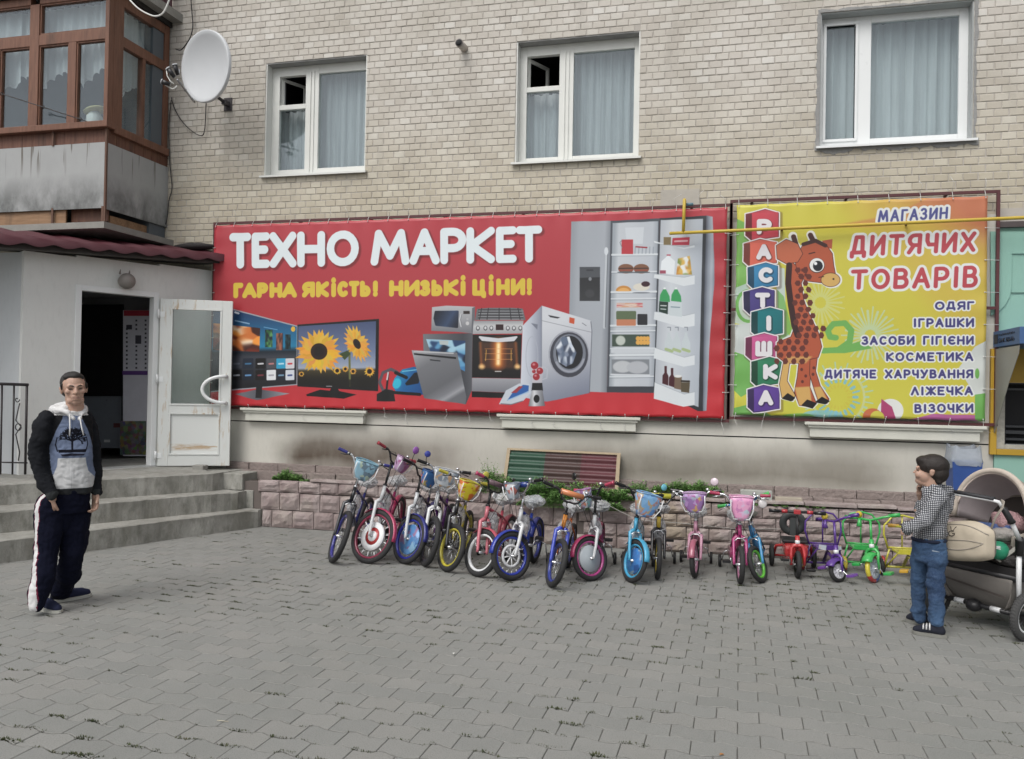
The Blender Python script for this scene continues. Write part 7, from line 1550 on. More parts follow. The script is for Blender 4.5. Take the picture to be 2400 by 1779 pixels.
sign = empty('blue_canopy_sign', (XC, -.05, zb0), label='blue box canopy over the cash machine with small black bank lettering on its side', cat='sign')
def sg_(mb, n_, m_): return keepworld(mb.build(n_, m_), sign)
sg_(MB().box(XC, 5.2, yo, -.052, zb0, zb1, .004), 'canopy_box', bl_)
blt = M('sign_black', (.012, .013, .02), .5)
ya, yb_ = xc_(140, 760)[0], xc_(163, 760)[0]; zq0, zq1 = zb0+.22*(zb1-zb0), zb0+.80*(zb1-zb0)
sg_(MB().box(XC-.003, XC-.0005, yb_, ya, zq0, zq1), 'logo_block', blt)
def stamp(s_, y0_, y1_, z0_, z1_, r_, nm):
    ws = [.4 if ch == ' ' else GW.get(ch, .7)+.28 for ch in s_]; tot = sum(ws); x = 0; mb = MB()
    for ch, q in zip(s_, ws):
        for stt in GL.get(ch, []):
            P_ = [Vector((XC-.0015, y0_+(y1_-y0_)*(x+u*(q-.28))/tot, z0_+(z1_-z0_)*v)) for u, v in stt]
            if len(P_) > 1: mb.tube(P_, r_, 4)
        x += q
    sg_(mb, nm, blt)
y3, y4 = xc_(170, 760)[0], xc_(272, 745)[0]; dz = zb1-zb0
stamp('БАНК АВАЛЬ', y3, y4, zb0+.24*dz, zb0+.50*dz, .0032, 'bank_lettering'); stamp('РАЙФФАЙЗЕН', y3, y4, zb0+.66*dz, zb0+.78*dz, .0022, 'small_lettering')
pl = [xc_(x, y) for x, y in ((122, 824), (297, 797), (292, 850), (228, 1040), (136, 1362), (122, 1340))]
sg_(MB().slab([(XC+.004, min(q[0], -.055), q[1]) for q in pl], (.004, 0, 0)), 'side_bracket', M('satin_steel', (.30, .30, .28), .45, .4, var=.1, scale=3))
# blue bin with a clear liner
Yb = -.36; a, b, c = W(Z('F', 502, 205), Yb), W(Z('F', 735, 208), Yb), W(Z('F', 500, 430), Yb); xm = (a.x+b.x)/2
bin_ = empty('blue_litter_bin', (xm, Yb+.1, .56), label='blue litter bin with a clear plastic liner standing on the wall behind the pushchair', cat='bin')
mb = MB(); z1_ = a.z; wb = (b.x-a.x)/2; vs = [(xm-wb*.86, Yb, .562), (xm+wb*.86, Yb, .562), (xm+wb*.86, Yb+.22, .562), (xm-wb*.86, Yb+.22, .562), (xm-wb, Yb-.01, z1_), (xm+wb, Yb-.01, z1_), (xm+wb, Yb+.24, z1_), (xm-wb, Yb+.24, z1_)]
mb.add(vs, [(0, 1, 2, 3), (0, 1, 5, 4), (1, 2, 6, 5), (2, 3, 7, 6), (3, 0, 4, 7), (4, 5, 6, 7)]); keepworld(mb.build('bin_body', M('bin_blue', (.022, .065, .24), .5)), bin_)
mb = MB(); n_ = 40; vs = []; rnd = random.Random(4)
for j, (zz, gr) in enumerate(((z1_-.03, 1.06), (z1_+.01, 1.1), (z1_+.06, 1.04), (z1_+.12, .98))):
    for k in range(n_):
        t = 2*PI*k/n_; e_ = .35; X = wb*gr*math.copysign(abs(math.cos(t))**e_, math.cos(t)); Y = .125*gr*math.copysign(abs(math.sin(t))**e_, math.sin(t)); dz_ = (.035*abs(math.sin(2*t)) if j == 3 else 0)+(.04*max(0, -math.cos(t))**3*-1 if j == 0 else 0)
        vs.append((xm+X+rnd.uniform(-.006, .006), Yb+.115+Y+rnd.uniform(-.006, .006), zz+dz_+rnd.uniform(-.008, .008)))
mb.add(vs, [(j*n_+k, j*n_+(k+1) % n_, (j+1)*n_+(k+1) % n_, (j+1)*n_+k) for j in range(3) for k in range(n_)], True)
n = N('bin_liner_film'); tr = n.new('ShaderNodeBsdfTransparent'); mx = n.new('ShaderNodeMixShader'); n.col((.36, .40, .45)); n.rough(.35); mx.inputs[0].default_value = .62; n.l(tr.outputs[0], mx.inputs[1]); n.l(n.p.outputs[0], mx.inputs[2]); n.l(mx.outputs[0], n.out.inputs[0]); n.bump(n.noise(n.pos(), 16, 3), .6, .02)
keepworld(mb.build('liner', n.m), bin_)

# ================================================================ pushchair
Cs = Vector((1.84, -2.27, 0)); us = Vector((.65, -.76, 0)).normalized(); hs_ = Vector((.76, .65, 0)).normalized()
def S_(a, b, z): return Cs+us*a+hs_*b+Vector((0, 0, z))
def SB(x, y, b): return NP(Z('F', x, y), hs_, hs_.dot(Cs)+b)       # on the plane across the pushchair at depth b
def SA(x, y, a): return NP(Z('F', x, y), us, us.dot(Cs)+a)
push = empty('pushchair', Cs, label='beige pushchair with big rear wheels, open hood and bags, parked beside the boy', cat='pushchair')
def pp(mb, n_, m_, par=None, **kw): return keepworld(mb.build(n_, m_, **kw), par or push)
def fabric(name, c): return M(name, c, .85, var=.10, scale=20, bump=.35, bs=500, bd=.002)
BEI, BEI2, TAU, GRB = fabric('beige_fabric', (.47, .41, .32)), fabric('beige_light', (.47, .41, .35)), fabric('taupe_fabric', (.30, .27, .23)), fabric('grey_brown_fabric', (.16, .148, .135)); INN = fabric('hood_lining', (.52, .46, .47)); INK = fabric('dark_lining', (.06, .05, .045))
TM = Matrix(((hs_.x, us.x*-1, 0, 0), (hs_.y, us.y*-1, 0, 0), (0, 0, 1, 0), (0, 0, 0, 1)))
for (a, b, r_, nm) in ((.33, .0, .155, 'rear_wheel'), (-.31, .0, .155, 'rear_wheel'), (.20, .58, .11, 'front_wheel'), (-.20, .58, .11, 'front_wheel')):
    c = S_(a, b, r_); mb = MB(); mb.T = Matrix.Translation(c); mb.tube([-us*.03, us*.03], .03, 12)
    for k in range(5): t = 2*PI*k/5; mb.tube([(hs_*math.cos(t)+Vector((0, 0, math.sin(t))))*.02, (hs_*math.cos(t)+Vector((0, 0, math.sin(t))))*(r_-.04)], .011, 6)
    wl = pp(mb, nm, BPL); mb = MB(); mb.T = Matrix.Translation(c); prof = []
    for i in range(13): t = 2*PI*i/12; prof.append((r_-.026+.026*math.cos(t), .026*math.sin(t)))
    mb.lathe(prof, (0, 0, 0), us, 48); 
    for k in range(44):
        t = 2*PI*k/44
        for sx_ in (-1, 1): d = hs_*math.cos(t)+Vector((0, 0, math.sin(t))); d2 = hs_*math.cos(t+.05)+Vector((0, 0, math.sin(t+.05))); mb.tube([d*(r_+.0005)+us*sx_*.004, d2*(r_-.006)+us*sx_*.019], .0035, 4)
    keepworld(mb.build('tyre', M('grey_tyre', (.055, .055, .055), .8, bump=.3)), wl)
    mb = MB(); mb.T = Matrix.Translation(c); mb.lathe([(r_-.05, .012), (r_-.062, .012), (r_-.062, -.012), (r_-.05, -.012), (r_-.05, .012)], (0, 0, 0), us, 36); keepworld(mb.build('rim', WPL), wl)
mb = MB(); mb.tube([S_(-.30, 0, .155), S_(.30, 0, .155)], .017, 10); mb.ball(S_(-.02, -.01, .150), (.055, .055, .045), 12, 8); pp(mb, 'axle', BPL)
for a in (-.13, .13): mb = MB(); mb.tube([S_(a-.035, 0, .155), S_(a+.035, 0, .155)], .0185, 10); pp(mb, 'axle_band', WPL)
GRP = M('dark_grip', (.02, .02, .024), .6)
hr, hl = S_(.28, -.225, .925), S_(-.28, -.225, .935)
mb = MB(); mb.tube([hl+hs_*.06-Vector((0, 0, .05)), hl, hl.lerp(hr, .1)+Vector((0, 0, .012)), hl.lerp(hr, .9)+Vector((0, 0, .006)), hr, hr+hs_*.05-Vector((0, 0, .05))], .012, 8); pp(mb, 'handlebar', WPL)
mb = MB(); mb.tube([hl.lerp(hr, .02)+Vector((0, 0, .018)), hl.lerp(hr, .5)+Vector((0, 0, .022)), hl.lerp(hr, .95)+Vector((0, 0, .014))], .015, 10); pp(mb, 'handle_grip', GRP)
for sg in (-1, 1):
    a = .29*sg; h0 = S_(.285*sg, -.18, .88); h1 = S_(a, -.11, .80); h2 = S_(a+.01*sg, -.02, .655); h3 = S_(a+.01*sg, -.03, .56); h4 = S_(a+.01*sg, -.03, .40); h5 = S_(a, -.005, .20)
    pp(MB().tube([h0, h1, h1.lerp(h2, .1)], [.021, .021, .027], 10), 'hinge', BPL); pp(MB().tube([h2.lerp(h1, .1), h2, h3], [.029, .029, .026], 10), 'hinge', BPL)
    pp(MB().tube([h1, h2], .0155, 10), 'side_tube', WPL); pp(MB().tube([h3, h4, h5], [.0165, .0165, .014], 10), 'side_tube', WPL)
    mb = MB(); mb.tube([S_(a, -.02, .60), S_(a*.9, .30, .42), S_(a*.7, .58, .13)], .014, 8); pp(mb, 'side_tube', M('tube_grey', (.4, .41, .42), .35, .6))
mb = MB(); mb.tube([S_(-.30, -.02, .40), S_(.30, -.02, .40)], .02, 8); pp(mb, 'cross_tube', BPL)
# chassis shelf and lower basket
mb = MB(); mb.slab([S_(-.29, -.03, .385), S_(.29, -.03, .375), S_(.29, -.03, .465), S_(-.29, -.03, .47)], hs_*.5); pp(mb, 'black_tray', M('black_canvas', (.014, .013, .014), .9))
def sheet(fn, nu, nv, name, m_, th=.006, par=None):
    vs = [fn(i/nu, j/nv) for j in range(nv+1) for i in range(nu+1)]; mb = MB(); mb.add(vs, [(j*(nu+1)+i, j*(nu+1)+i+1, (j+1)*(nu+1)+i+1, (j+1)*(nu+1)+i) for j in range(nv) for i in range(nu)], True); o = pp(mb, name, m_, par); o.modifiers.new('thick', 'SOLIDIFY').thickness = th; return o
sheet(lambda u, v: S_((-.26+.52*u)*(1-.22*v*v), -.035-.03*math.sin(PI*u)*math.sin(PI*min(1, v*1.1))+.08*v*v, .385-.215*v-.03*math.sin(PI*u)*v+.004*noise.noise(Vector((u*8, v*6, 1)))), 20, 12, 'lower_basket', GRB)
sheet(lambda u, v: S_(-.25+.50*u, .03+.45*v, .165-.01*math.sin(PI*v)), 8, 8, 'basket_floor', GRB)
for sg in (-1, 1): sheet(lambda u, v, sg=sg: S_(sg*(.255-.05*v*v), -.02+.5*u, .385-.215*v), 8, 8, 'basket_side', GRB)
mb = MB(); mb.slab([S_(-.25, -.072, .315), S_(.24, -.072, .262), S_(.24, -.072, .275), S_(-.25, -.072, .328)], hs_*.004); pp(mb, 'strap', INK)
# seat unit and hood
sheet(lambda u, v: S_(-.235+.47*u, .02+.42*v, .50+.05*abs(2*u-1)**3), 10, 8, 'seat_base', INK); 
for sg in (-1, 1): sheet(lambda u, v, sg=sg: S_(sg*(.225+.02*v), .0+.5*u, .47+.20*v+.06*u), 8, 5, 'cot_side', TAU, .015)
sheet(lambda u, v: S_(-.235+.47*u, .0-.01*v, .48+.13*v), 8, 4, 'cot_end', INK, .01)
hb0 = .10; zc0 = .74
def hood(u, v, k=1.0):       # u along the arch, v from the opening rim backwards
    t = PI*u; ax_ = -.27*k*math.cos(t)*(1-.25*v*v); zz = zc0-.10*v+(.355*k*abs(math.sin(t))**.85)*(1-.62*max(0, v)**2.2); return S_(ax_+.02, hb0+.06*math.sin(t)+.42*v*1.0*(1-.0*u), zz)
sheet(lambda u, v: hood(u, v), 30, 14, 'hood', TAU, .012)
sheet(lambda u, v: hood(u, v, .955)+Vector((0, 0, .0)), 30, 14, 'hood_lining', INN, .004)
mb = MB(); mb.tube([hood(i/30, -.02, .99) for i in range(31)], .020, 10); pp(mb, 'hood_rim', BEI2)
mb = MB(); mb.tube([hood(i/30, -.07, .93)+hs_*.02 for i in range(2, 29)], .009, 8); pp(mb, 'hood_piping', M('cream_piping', (.62, .53, .47), .7))
sheet(lambda u, v: S_(-.22+.44*u, .44+.03*math.sin(PI*u)-.10*(1-v), .50+.40*v*(1-.5*(2*u-1)**2)), 12, 8, 'seat_back', INK)
pk = M('pink_blanket', (.36, .22, .23), .9, bump=1, bs=60, bd=.02); NWS = M('crumpled_grey_bag', (.32, .30, .28), .6, var=.3, scale=18, bump=1, bs=30, bd=.02)
def loose(c, r_, seed, m_, nm, lb, ct, amp=.25):
    mb = blob(Matrix.Identity(4), c, r_, seed, m_, 24, 16, amp); mb.S = [True]*len(mb.S); return mb.build(nm, m_, label=lb, cat=ct)
c = SB(935, 665, .14); loose(c, (.11, .09, .07), 3, pk, 'pink_blanket', 'crumpled pink blanket lying inside the pushchair under the hood', 'blanket')
c = SB(880, 770, .02); loose(c, (.13, .07, .045), 5, NWS, 'crumpled_bag', 'crumpled pale grey bag lying on the front of the pushchair seat', 'bag')
p = [SB(700, 668, .05), SB(940, 700, .05), SB(940, 745, .03), SB(700, 710, .03)]; mb = MB(); mb.slab(p, hs_*.02); mb.build('blue_packet', M('packet_blue', (.05, .08, .19), .4, var=.5, scale=40), label='dark blue printed packet lying across the pushchair seat', cat='packet')
c = SB(862, 892, -.06); ball = empty('green_ball', c, label='green ball with three white stripes stuffed in the pushchair', cat='ball'); mb = MB(); mb.ball(c, .062, 24, 16); keepworld(mb.build('shell', M('ball_green', (.02, .24, .13), .35)), ball)
for k in range(3):
    mb = MB(); n0 = (CAM-c).normalized(); r0 = us*1.0; pts = []
    for i in range(7):
        d = (n0+rgt*(-.42+.10*i)+up*(.60-.16*k-.03*i)).normalized(); pts.append(c+d*.0625)
    mb.tube(pts, .0035, 5); keepworld(mb.build('stripe', WPL), ball)
p = [SB(840, 965, -.06), SB(990, 860, -.04), SB(1010, 880, -.04), SB(870, 985, -.06)]; mb = MB(); mb.slab(p, hs_*.02); mb.build('folded_paper', M('paper_grey', (.38, .37, .34), .7, var=.2, scale=20), label='folded pale paper tucked beside the green ball', cat='paper')
c = SB(975, 950, .03); loose(c, (.10, .08, .06), 8, M('black_bag', (.025, .022, .022), .6, bump=1, bs=30, bd=.02), 'black_bag', 'black crumpled bag at the right side of the pushchair seat', 'bag')
# changing bag hung on the handle
bagr = empty('changing_bag', SB(600, 975, -.26), label='beige quilted changing bag with VG monogram hanging on the pushchair handle', cat='bag')
bl0, br0 = SB(385, 970, -.27), SB(815, 985, -.27); tl0, tr0 = SB(385, 665, -.27), SB(800, 720, -.27); wd = (br0-bl0).length; ht_ = tl0.z-bl0.z
def bag(u, v, front=1):
    sx_ = 1-.045*abs(2*v-1)**5; sz_ = 1-.20*abs(2*u-1)**3.5; uu_ = .5+(u-.5)*sx_; vv_ = (.46+(v-.46)*sz_)*(1-.17*max(0, (u-.5)/.5)**2.2); e = max(0, 1-abs(2*u-1)**5); e2 = max(0, 1-abs(2*v-1)**4); return bl0+(br0-bl0)*uu_+Vector((0, 0, ht_*vv_))-hs_*(-.02+front*(.09*(e*e2)**.42+.004*noise.noise(Vector((u*7, v*5, 2)))))
NU = 26; NVv = 18
mb = MB(); vs = [bag(i/NU, j/NVv) for j in range(NVv+1) for i in range(NU+1)]; mb.add(vs, [(j*(NU+1)+i, j*(NU+1)+i+1, (j+1)*(NU+1)+i+1, (j+1)*(NU+1)+i) for j in range(NVv) for i in range(NU)], True)
keepworld(mb.build('front_panel', BEI), bagr)
mb = MB(); vs = [bag(i/NU, j/NVv, -.7) for j in range(NVv+1) for i in range(NU+1)]; mb.add(vs, [(j*(NU+1)+i, j*(NU+1)+i+1, (j+1)*(NU+1)+i+1, (j+1)*(NU+1)+i) for j in range(NVv) for i in range(NU)], True); keepworld(mb.build('bag_body', TAU), bagr)
def bagline(f, n_=24, r_=.003): 
    m_ = MB(); m_.tube([bag(*f(t/n_))-hs_*.001 for t in range(n_+1)], r_, 6); return m_
keepworld(bagline(lambda t: (.06+.86*t, .56-.03*t), r_=.0035).build('seam', TAU), bagr); keepworld(bagline(lambda t: (.06+.86*t, .56-.03*t-.24*abs(math.sin(PI*min(1, t*1.02)))**.55), r_=.004).build('pocket_edge', TAU), bagr); keepworld(bagline(lambda t: (.03+.94*t, .93-.10*t**3), r_=.004).build('piping', TAU), bagr)
for st_, (uu, vv, s_) in (('V', (.34, .745, .05)), ('G', (.335, .645, .05))):
    for pl_ in GL[st_]:
        m_ = MB(); m_.tube([bag(uu+x*.11, vv+y*.13)-hs_*.0015 for x, y in pl_], .0030, 5); keepworld(m_.build('monogram', INK), bagr)
m_ = MB(); q0 = SB(795, 745, -.24); q1 = SB(835, 640, -.235); q2 = SB(890, 560, -.23); q3 = SB(900, 520, -.21); q4 = SB(880, 510, -.20)
P_ = [q0, q1, q2, q3, q4]; m_.tube(P_, .014, 8, sy=.35); keepworld(m_.build('strap', TAU), bagr)
# ================================================================ people
def balls(mb, c, r, rot=None): mb.ball(c, r, 20, 14, rot)
class Fig:
    def __init__(s): s.mb = MB(); s.pr = []
    def cap(s, pts, rr, lab, k=14):
        pts = [Vector(p) for p in pts]; rr = rr if isinstance(rr, (list, tuple)) else [rr]*len(pts)
        s.mb.tube(pts, list(rr), k)
        for p, r in zip(pts, rr): s.mb.ball(p, r, k, 10)
        for i in range(len(pts)-1): s.pr.append((pts[i], pts[i+1], rr[i], rr[i+1], lab))
        if len(pts) == 1: s.pr.append((pts[0], pts[0]+Vector((0, 0, 1e-4)), rr[0], rr[0], lab))
    def ell(s, c, r, lab, rot=None):
        c = Vector(c); s.mb.ball(c, r, 22, 14, rot); m = min(r); s.pr.append((c, c+Vector((0, 0, 1e-4)), m, m, lab))
    def loft(s, secs, lab, n=28):       # secs: (centre, lateral vector, frontal vector) ; superellipse sections
        vs = []
        for c, a, b in secs:
            for k in range(n):
                t = 2*PI*k/n; ct, st = math.cos(t), math.sin(t); e = .85; vs.append(Vector(c)+Vector(a)*math.copysign(abs(ct)**e, ct)+Vector(b)*math.copysign(abs(st)**e, st))
        m = len(secs); fs = [(i*n+k, i*n+(k+1) % n, (i+1)*n+(k+1) % n, (i+1)*n+k) for i in range(m-1) for k in range(n)]+[tuple(range(n))[::-1], tuple(range((m-1)*n, m*n))]
        s.mb.add(vs, fs, True)
        for i in range(m-1):
            r0, r1 = (Vector(secs[i][1]).length+Vector(secs[i][2]).length)/2, (Vector(secs[i+1][1]).length+Vector(secs[i+1][2]).length)/2; s.pr.append((Vector(secs[i][0]), Vector(secs[i+1][0]), r0, r1, lab))
    def near(s, p):
        best = None; bd = 1e9
        for a, b, r0, r1, lab in s.pr:
            d = b-a; t = max(0, min(1, (p-a).dot(d)/(d.dot(d)+1e-12))); q = (p-a-d*t); dd = q.length-(r0+(r1-r0)*t)
            if dd < bd: bd = dd; best = (lab, t, q, a, b)
        return best
    def done(s, name, mats, parent, vox=.008, sm=6, fold=0, fs=14, assign=None, uv=None, seed=1, fold2=0):
        me = s.mb.mesh(name+'_raw', mats[0]); o = bpy.data.objects.new(name+'_raw', me); C.objects.link(o)
        r = o.modifiers.new('r', 'REMESH'); r.mode = 'VOXEL'; r.voxel_size = vox; q = o.modifiers.new('s', 'SMOOTH'); q.factor = .5; q.iterations = sm
        dg = bpy.context.evaluated_depsgraph_get(); dg.update(); nm = bpy.data.meshes.new_from_object(o.evaluated_get(dg)); bpy.data.objects.remove(o); nm.name = name
        if fold or fold2:
            nr = [v.normal.copy() for v in nm.vertices]
            for v, n_ in zip(nm.vertices, nr):
                p = v.co; v.co = p+n_*(fold*(noise.noise(Vector((p.x*fs, p.y*fs, p.z*fs*.8+seed)))+.5*abs(noise.noise(Vector((p.x*fs*2.2+seed, p.y*fs*2.2, p.z*fs*2.6))))) + fold2*math.sin(p.z*70+6*noise.noise(p*6)))
        nm.materials.clear()
        for m in mats: nm.materials.append(m)
        if assign:
            for f in nm.polygons: f.material_index = assign(f.center, f.normal, s)
        if uv:
            ul = nm.uv_layers.new(name='UVMap')
            for f in nm.polygons:
                for li in f.loop_indices: ul.data[li].uv = uv(nm.vertices[nm.loops[li].vertex_index].co, f.normal)
        nm.polygons.foreach_set('use_smooth', [True]*len(nm.polygons)); ob = bpy.data.objects.new(name, nm); C.objects.link(ob); keepworld(ob, parent); return ob
def mskin():
    n = N('skin'); P = n.obj(); n.col(n.mix(n.noise(P, 30, 4), (.40, .25, .185), (.47, .305, .235))); n.rough(.55); n.p.inputs['Subsurface Weight'].default_value = .12; n.p.inputs['Subsurface Radius'].default_value = (.02, .008, .004); n.p.inputs['Subsurface Scale'].default_value = .4; return n.m
SKIN = mskin(); LIP = M('lips', (.33, .19, .155), .5); STB = M('stubble_skin', (.355, .235, .185), .65, bump=.2, bs=500); EYE = M('eye_dark', (.03, .022, .02), .2); EYW = M('eye_white', (.5, .48, .45), .3)
HAIRM = M('dark_hair', (.014, .011, .010), .6, var=.5, scale=90, bump=.8, bs=260, bd=.004); HAIRB = M('brown_hair', (.014, .009, .007), .55, var=.5, scale=90, bump=.8, bs=260, bd=.004)
def cloth(name, c, var=.12): return M(name, c, .95, var=var, scale=25, bump=.3, bs=400, bd=.002, spec=.15)
BLKC, NAVY, WHC, BLUC, DGR = cloth('black_cotton', (.012, .013, .016)), cloth('navy_jersey', (.0045, .0055, .015)), cloth('white_cotton_jersey', (.60, .60, .60), .05), cloth('blue_marl', (.14, .20, .35), .1), cloth('dark_grey_rib', (.03, .033, .034))
def hand(fg, wrist, dirv, palmn, size=1.0, curl=.5, lab=0, thumb=1, side=None):
    d = dirv.normalized(); pn = (palmn-d*palmn.dot(d)).normalized(); sd_ = d.cross(pn)*thumb
    fg.cap([wrist, wrist+d*.02*size], [.024*size, .026*size], lab, 10)
    for k in range(4):
        o = (k-1.5)*.019*size; b0 = wrist+d*.03*size-sd_*o*.7; kn = wrist+d*.088*size-sd_*o; L = (.072, .080, .074, .058)[k]*size*1.0
        fg.cap([b0, kn], [.0125*size, .0110*size], lab, 8)
        c1 = R(25+55*curl); c2 = R(45+95*curl); d1 = d*math.cos(c1)+pn*math.sin(c1); d2 = d*math.cos(c2)+pn*math.sin(c2)
        p1 = kn+(d*math.cos(R(20*curl))+pn*math.sin(R(20*curl)))*L*.42; p2 = p1+d1*L*.33; p3 = p2+d2*L*.25; fg.cap([kn, p1, p2, p3], [.0105*size, .0095*size, .0088*size, .0075*size], lab, 8)
    t0 = wrist+d*.02*size+sd_*.022*size; t1 = wrist+d*.055*size+sd_*.046*size+pn*.012*size; t2 = t1+d*.030*size+sd_*.006*size+pn*.010*size; fg.cap([t0, t1, t2], [.015*size, .0125*size, .0095*size], lab, 8)

# ---------------- the man at the left
def MP(x, y, d): return DP((x, y), d)
man = empty('person', G((118, 1428)), label='man in blue and black hoodie and navy track trousers, one hand in his pocket', cat='person')
dM = 5.62
fdir = (-fwd*.82+rgt*.57); fdir.z = 0; fdir.normalize(); fside = Vector((-fdir.y, fdir.x, 0))     # chest direction ; fside = his left
if fside.dot(rgt) < 0: fside = -fside
hd = MP(173, 911, dM)
look = (CAM-hd); look.z = 0; look = (look.normalized()*.93+rgt*.16).normalized(); lz = Vector((0, 0, 1)); lx = look.cross(lz).normalized()     # lx: to the image left
if lx.dot(rgt) < 0: lx = -lx
tilt = Matrix.Rotation(R(4), 3, look)
def HP(x, y, z): return hd+tilt @ (lx*x+look*y+lz*z)          # head space: x right in picture, y towards viewer, z up
RH = Matrix((lx, look, lz)).transposed(); RH = tilt @ RH
f = Fig(); SK = 0
f.ell(HP(0, -.015, .025), (.076, .096, .090), 0, RH); f.ell(HP(0, .018, -.035), (.058, .070, .075), 0, RH); f.cap([HP(-.03, .045, -.082), HP(.03, .045, -.082)], [.026, .026], 2); f.ell(HP(0, .052, -.092), (.028, .028, .024), 2, RH)
f.cap([HP(-.042, .070, .018), HP(0, .078, .014), HP(.042, .070, .018)], [.013, .012, .013], 0, 10); f.cap([HP(0, .082, .008), HP(0, .100, -.026)], [.009, .014], 0, 10); f.ell(HP(-.013, .088, -.030), (.010, .011, .008), 0, RH); f.ell(HP(.013, .088, -.030), (.010, .011, .008), 0, RH)
f.ell(HP(-.044, .058, -.018), (.022, .022, .020), 0, RH); f.ell(HP(.044, .058, -.018), (.022, .022, .020), 0, RH)
f.cap([HP(-.024, .080, -.060), HP(0, .088, -.062), HP(.024, .080, -.060)], [.006, .0075, .006], 1, 8); f.ell(HP(0, .078, -.052), (.030, .016, .012), 2, RH); f.ell(HP(0, .076, -.074), (.026, .016, .010), 2, RH)
for sx_ in (-1, 1): f.ell(HP(.078*sx_, -.005, -.008), (.009, .017, .028), 0, RH); f.ell(HP(.083*sx_, -.012, .004), (.008, .012, .014), 0, RH)
nb = MP(181, 985, dM+.03); f.cap([HP(0, -.02, -.06), nb], [.056, .058], 0)
# both hands and forearms belong to the same body surface
wr = MP(224, 1158, dM+.10); el = MP(221, 1075, dM+.14); f.cap([MP(217, 1040, dM+.14), el, wr], [.018, .022, .023], 0); hand(f, wr, (MP(223, 1190, dM+.06)-wr), -fside*.6+fdir*.3, 1.0, .55, 0, -1)
wr2 = MP(122, 1165, dM-.17); el2 = MP(84, 1088, dM-.14); f.cap([MP(90, 1045, dM-.14), el2, wr2], [.02, .024, .024], 0); hand(f, wr2, (MP(128, 1195, dM-.10)-wr2), fside*.7, .95, .1, 0, 1)
f.cap([nb, MP(172, 1060, dM), MP(165, 1140, dM)], [.045, .06, .05], 0); f.cap([MP(172, 1060, dM), MP(217, 1040, dM+.14)], [.03, .016], 0); f.cap([MP(168, 1060, dM), MP(90, 1045, dM-.14)], [.03, .018], 0); 
def asg(c, n_, s):
    q = RH.transposed() @ (c-hd)
    if q.z > -.14:
        if q.y > .05 and -.068 < q.z < -.057 and abs(q.x) < .019: return 1
        pass
    return 0
body = f.done('body', [SKIN, LIP, STB], man, .0048, 3, assign=asg)
for sx_ in (-1, 1):
    mb = MB(); mb.tube([HP(.018*sx_, .079, -.003), HP(.030*sx_, .080, .000), HP(.043*sx_, .073, -.003)], [.002, .0035, .002], 6); keepworld(mb.build('eye', EYE), man)
    mb = MB(); mb.tube([HP(.012*sx_, .089, .018), HP(.030*sx_, .086, .024), HP(.050*sx_, .072, .017)], [.0035, .0045, .003], 6); keepworld(mb.build('eyebrow', HAIRM), man)
f = Fig(); f.ell(HP(0, -.032, .044), (.081, .090, .080), 0, RH); f.ell(HP(.004, .026, .088), (.054, .042, .026), 0, RH); f.ell(HP(0, -.05, .0), (.079, .07, .075), 0, RH); f.cap([HP(-.048, .030, .082), HP(.01, .048, .092), HP(.048, .030, .080)], [.018, .019, .017], 0); f.cap([HP(-.078, .015, .03), HP(-.079, .012, .0)], [.010, .006], 0, 8); f.cap([HP(.078, .015, .03), HP(.079, .012, .0)], [.010, .006], 0, 8)
f.done('hair', [HAIRM], man, .005, 3, fold=.003, fs=40)
# hoodie
sh_r = MP(98, 985, dM-.16); sh_l = MP(206, 985, dM+.12); cm = sh_r.lerp(sh_l, .52)
def TS(x, y, d, w_, t_): c = MP(x, y, d); return (c, fside*w_, fdir*t_)
f = Fig()
f.loft([TS(167, 1155, dM, .134, .096), TS(166, 1138, dM, .146, .108), TS(165, 1100, dM, .146, .112), TS(163, 1050, dM, .148, .110), TS(160, 1010, dM, .158, .108), TS(160, 988, dM, .150, .092), TS(164, 973, dM, .108, .070), TS(170, 964, dM, .066, .058)], 0)
f.cap([MP(108, 982, dM-.12), MP(96, 1000, dM-.15)], [.052, .060], 1); f.cap([MP(100, 1003, dM-.15), MP(89, 1045, dM-.15), MP(91, 1092, dM-.15), MP(107, 1136, dM-.17), MP(121, 1158, dM-.18)], [.058, .055, .052, .045, .037], 1)
f.cap([MP(199, 978, dM+.10), MP(208, 1000, dM+.12)], [.055, .056], 1); f.cap([MP(208, 1000, dM+.12), MP(217, 1040, dM+.14), MP(220, 1085, dM+.14), MP(223, 1135, dM+.11), MP(225, 1152, dM+.10)], [.056, .054, .052, .046, .036], 1)
f.cap([MP(152, 958, dM-.02), MP(132, 962, dM-.01), MP(126, 962, dM+.08), MP(140, 956, dM+.14), MP(185, 952, dM+.15)], [.028, .034, .038, .042, .038], 2); f.cap([MP(130, 962, dM-.05), MP(148, 962, dM-.11), MP(160, 969, dM-.12), MP(172, 981, dM-.12)], [.026, .022, .016, .007], 2, 10); f.cap([MP(196, 958, dM+.08), MP(195, 968, dM+.0), MP(187, 981, dM-.09)], [.024, .016, .007], 2, 10)
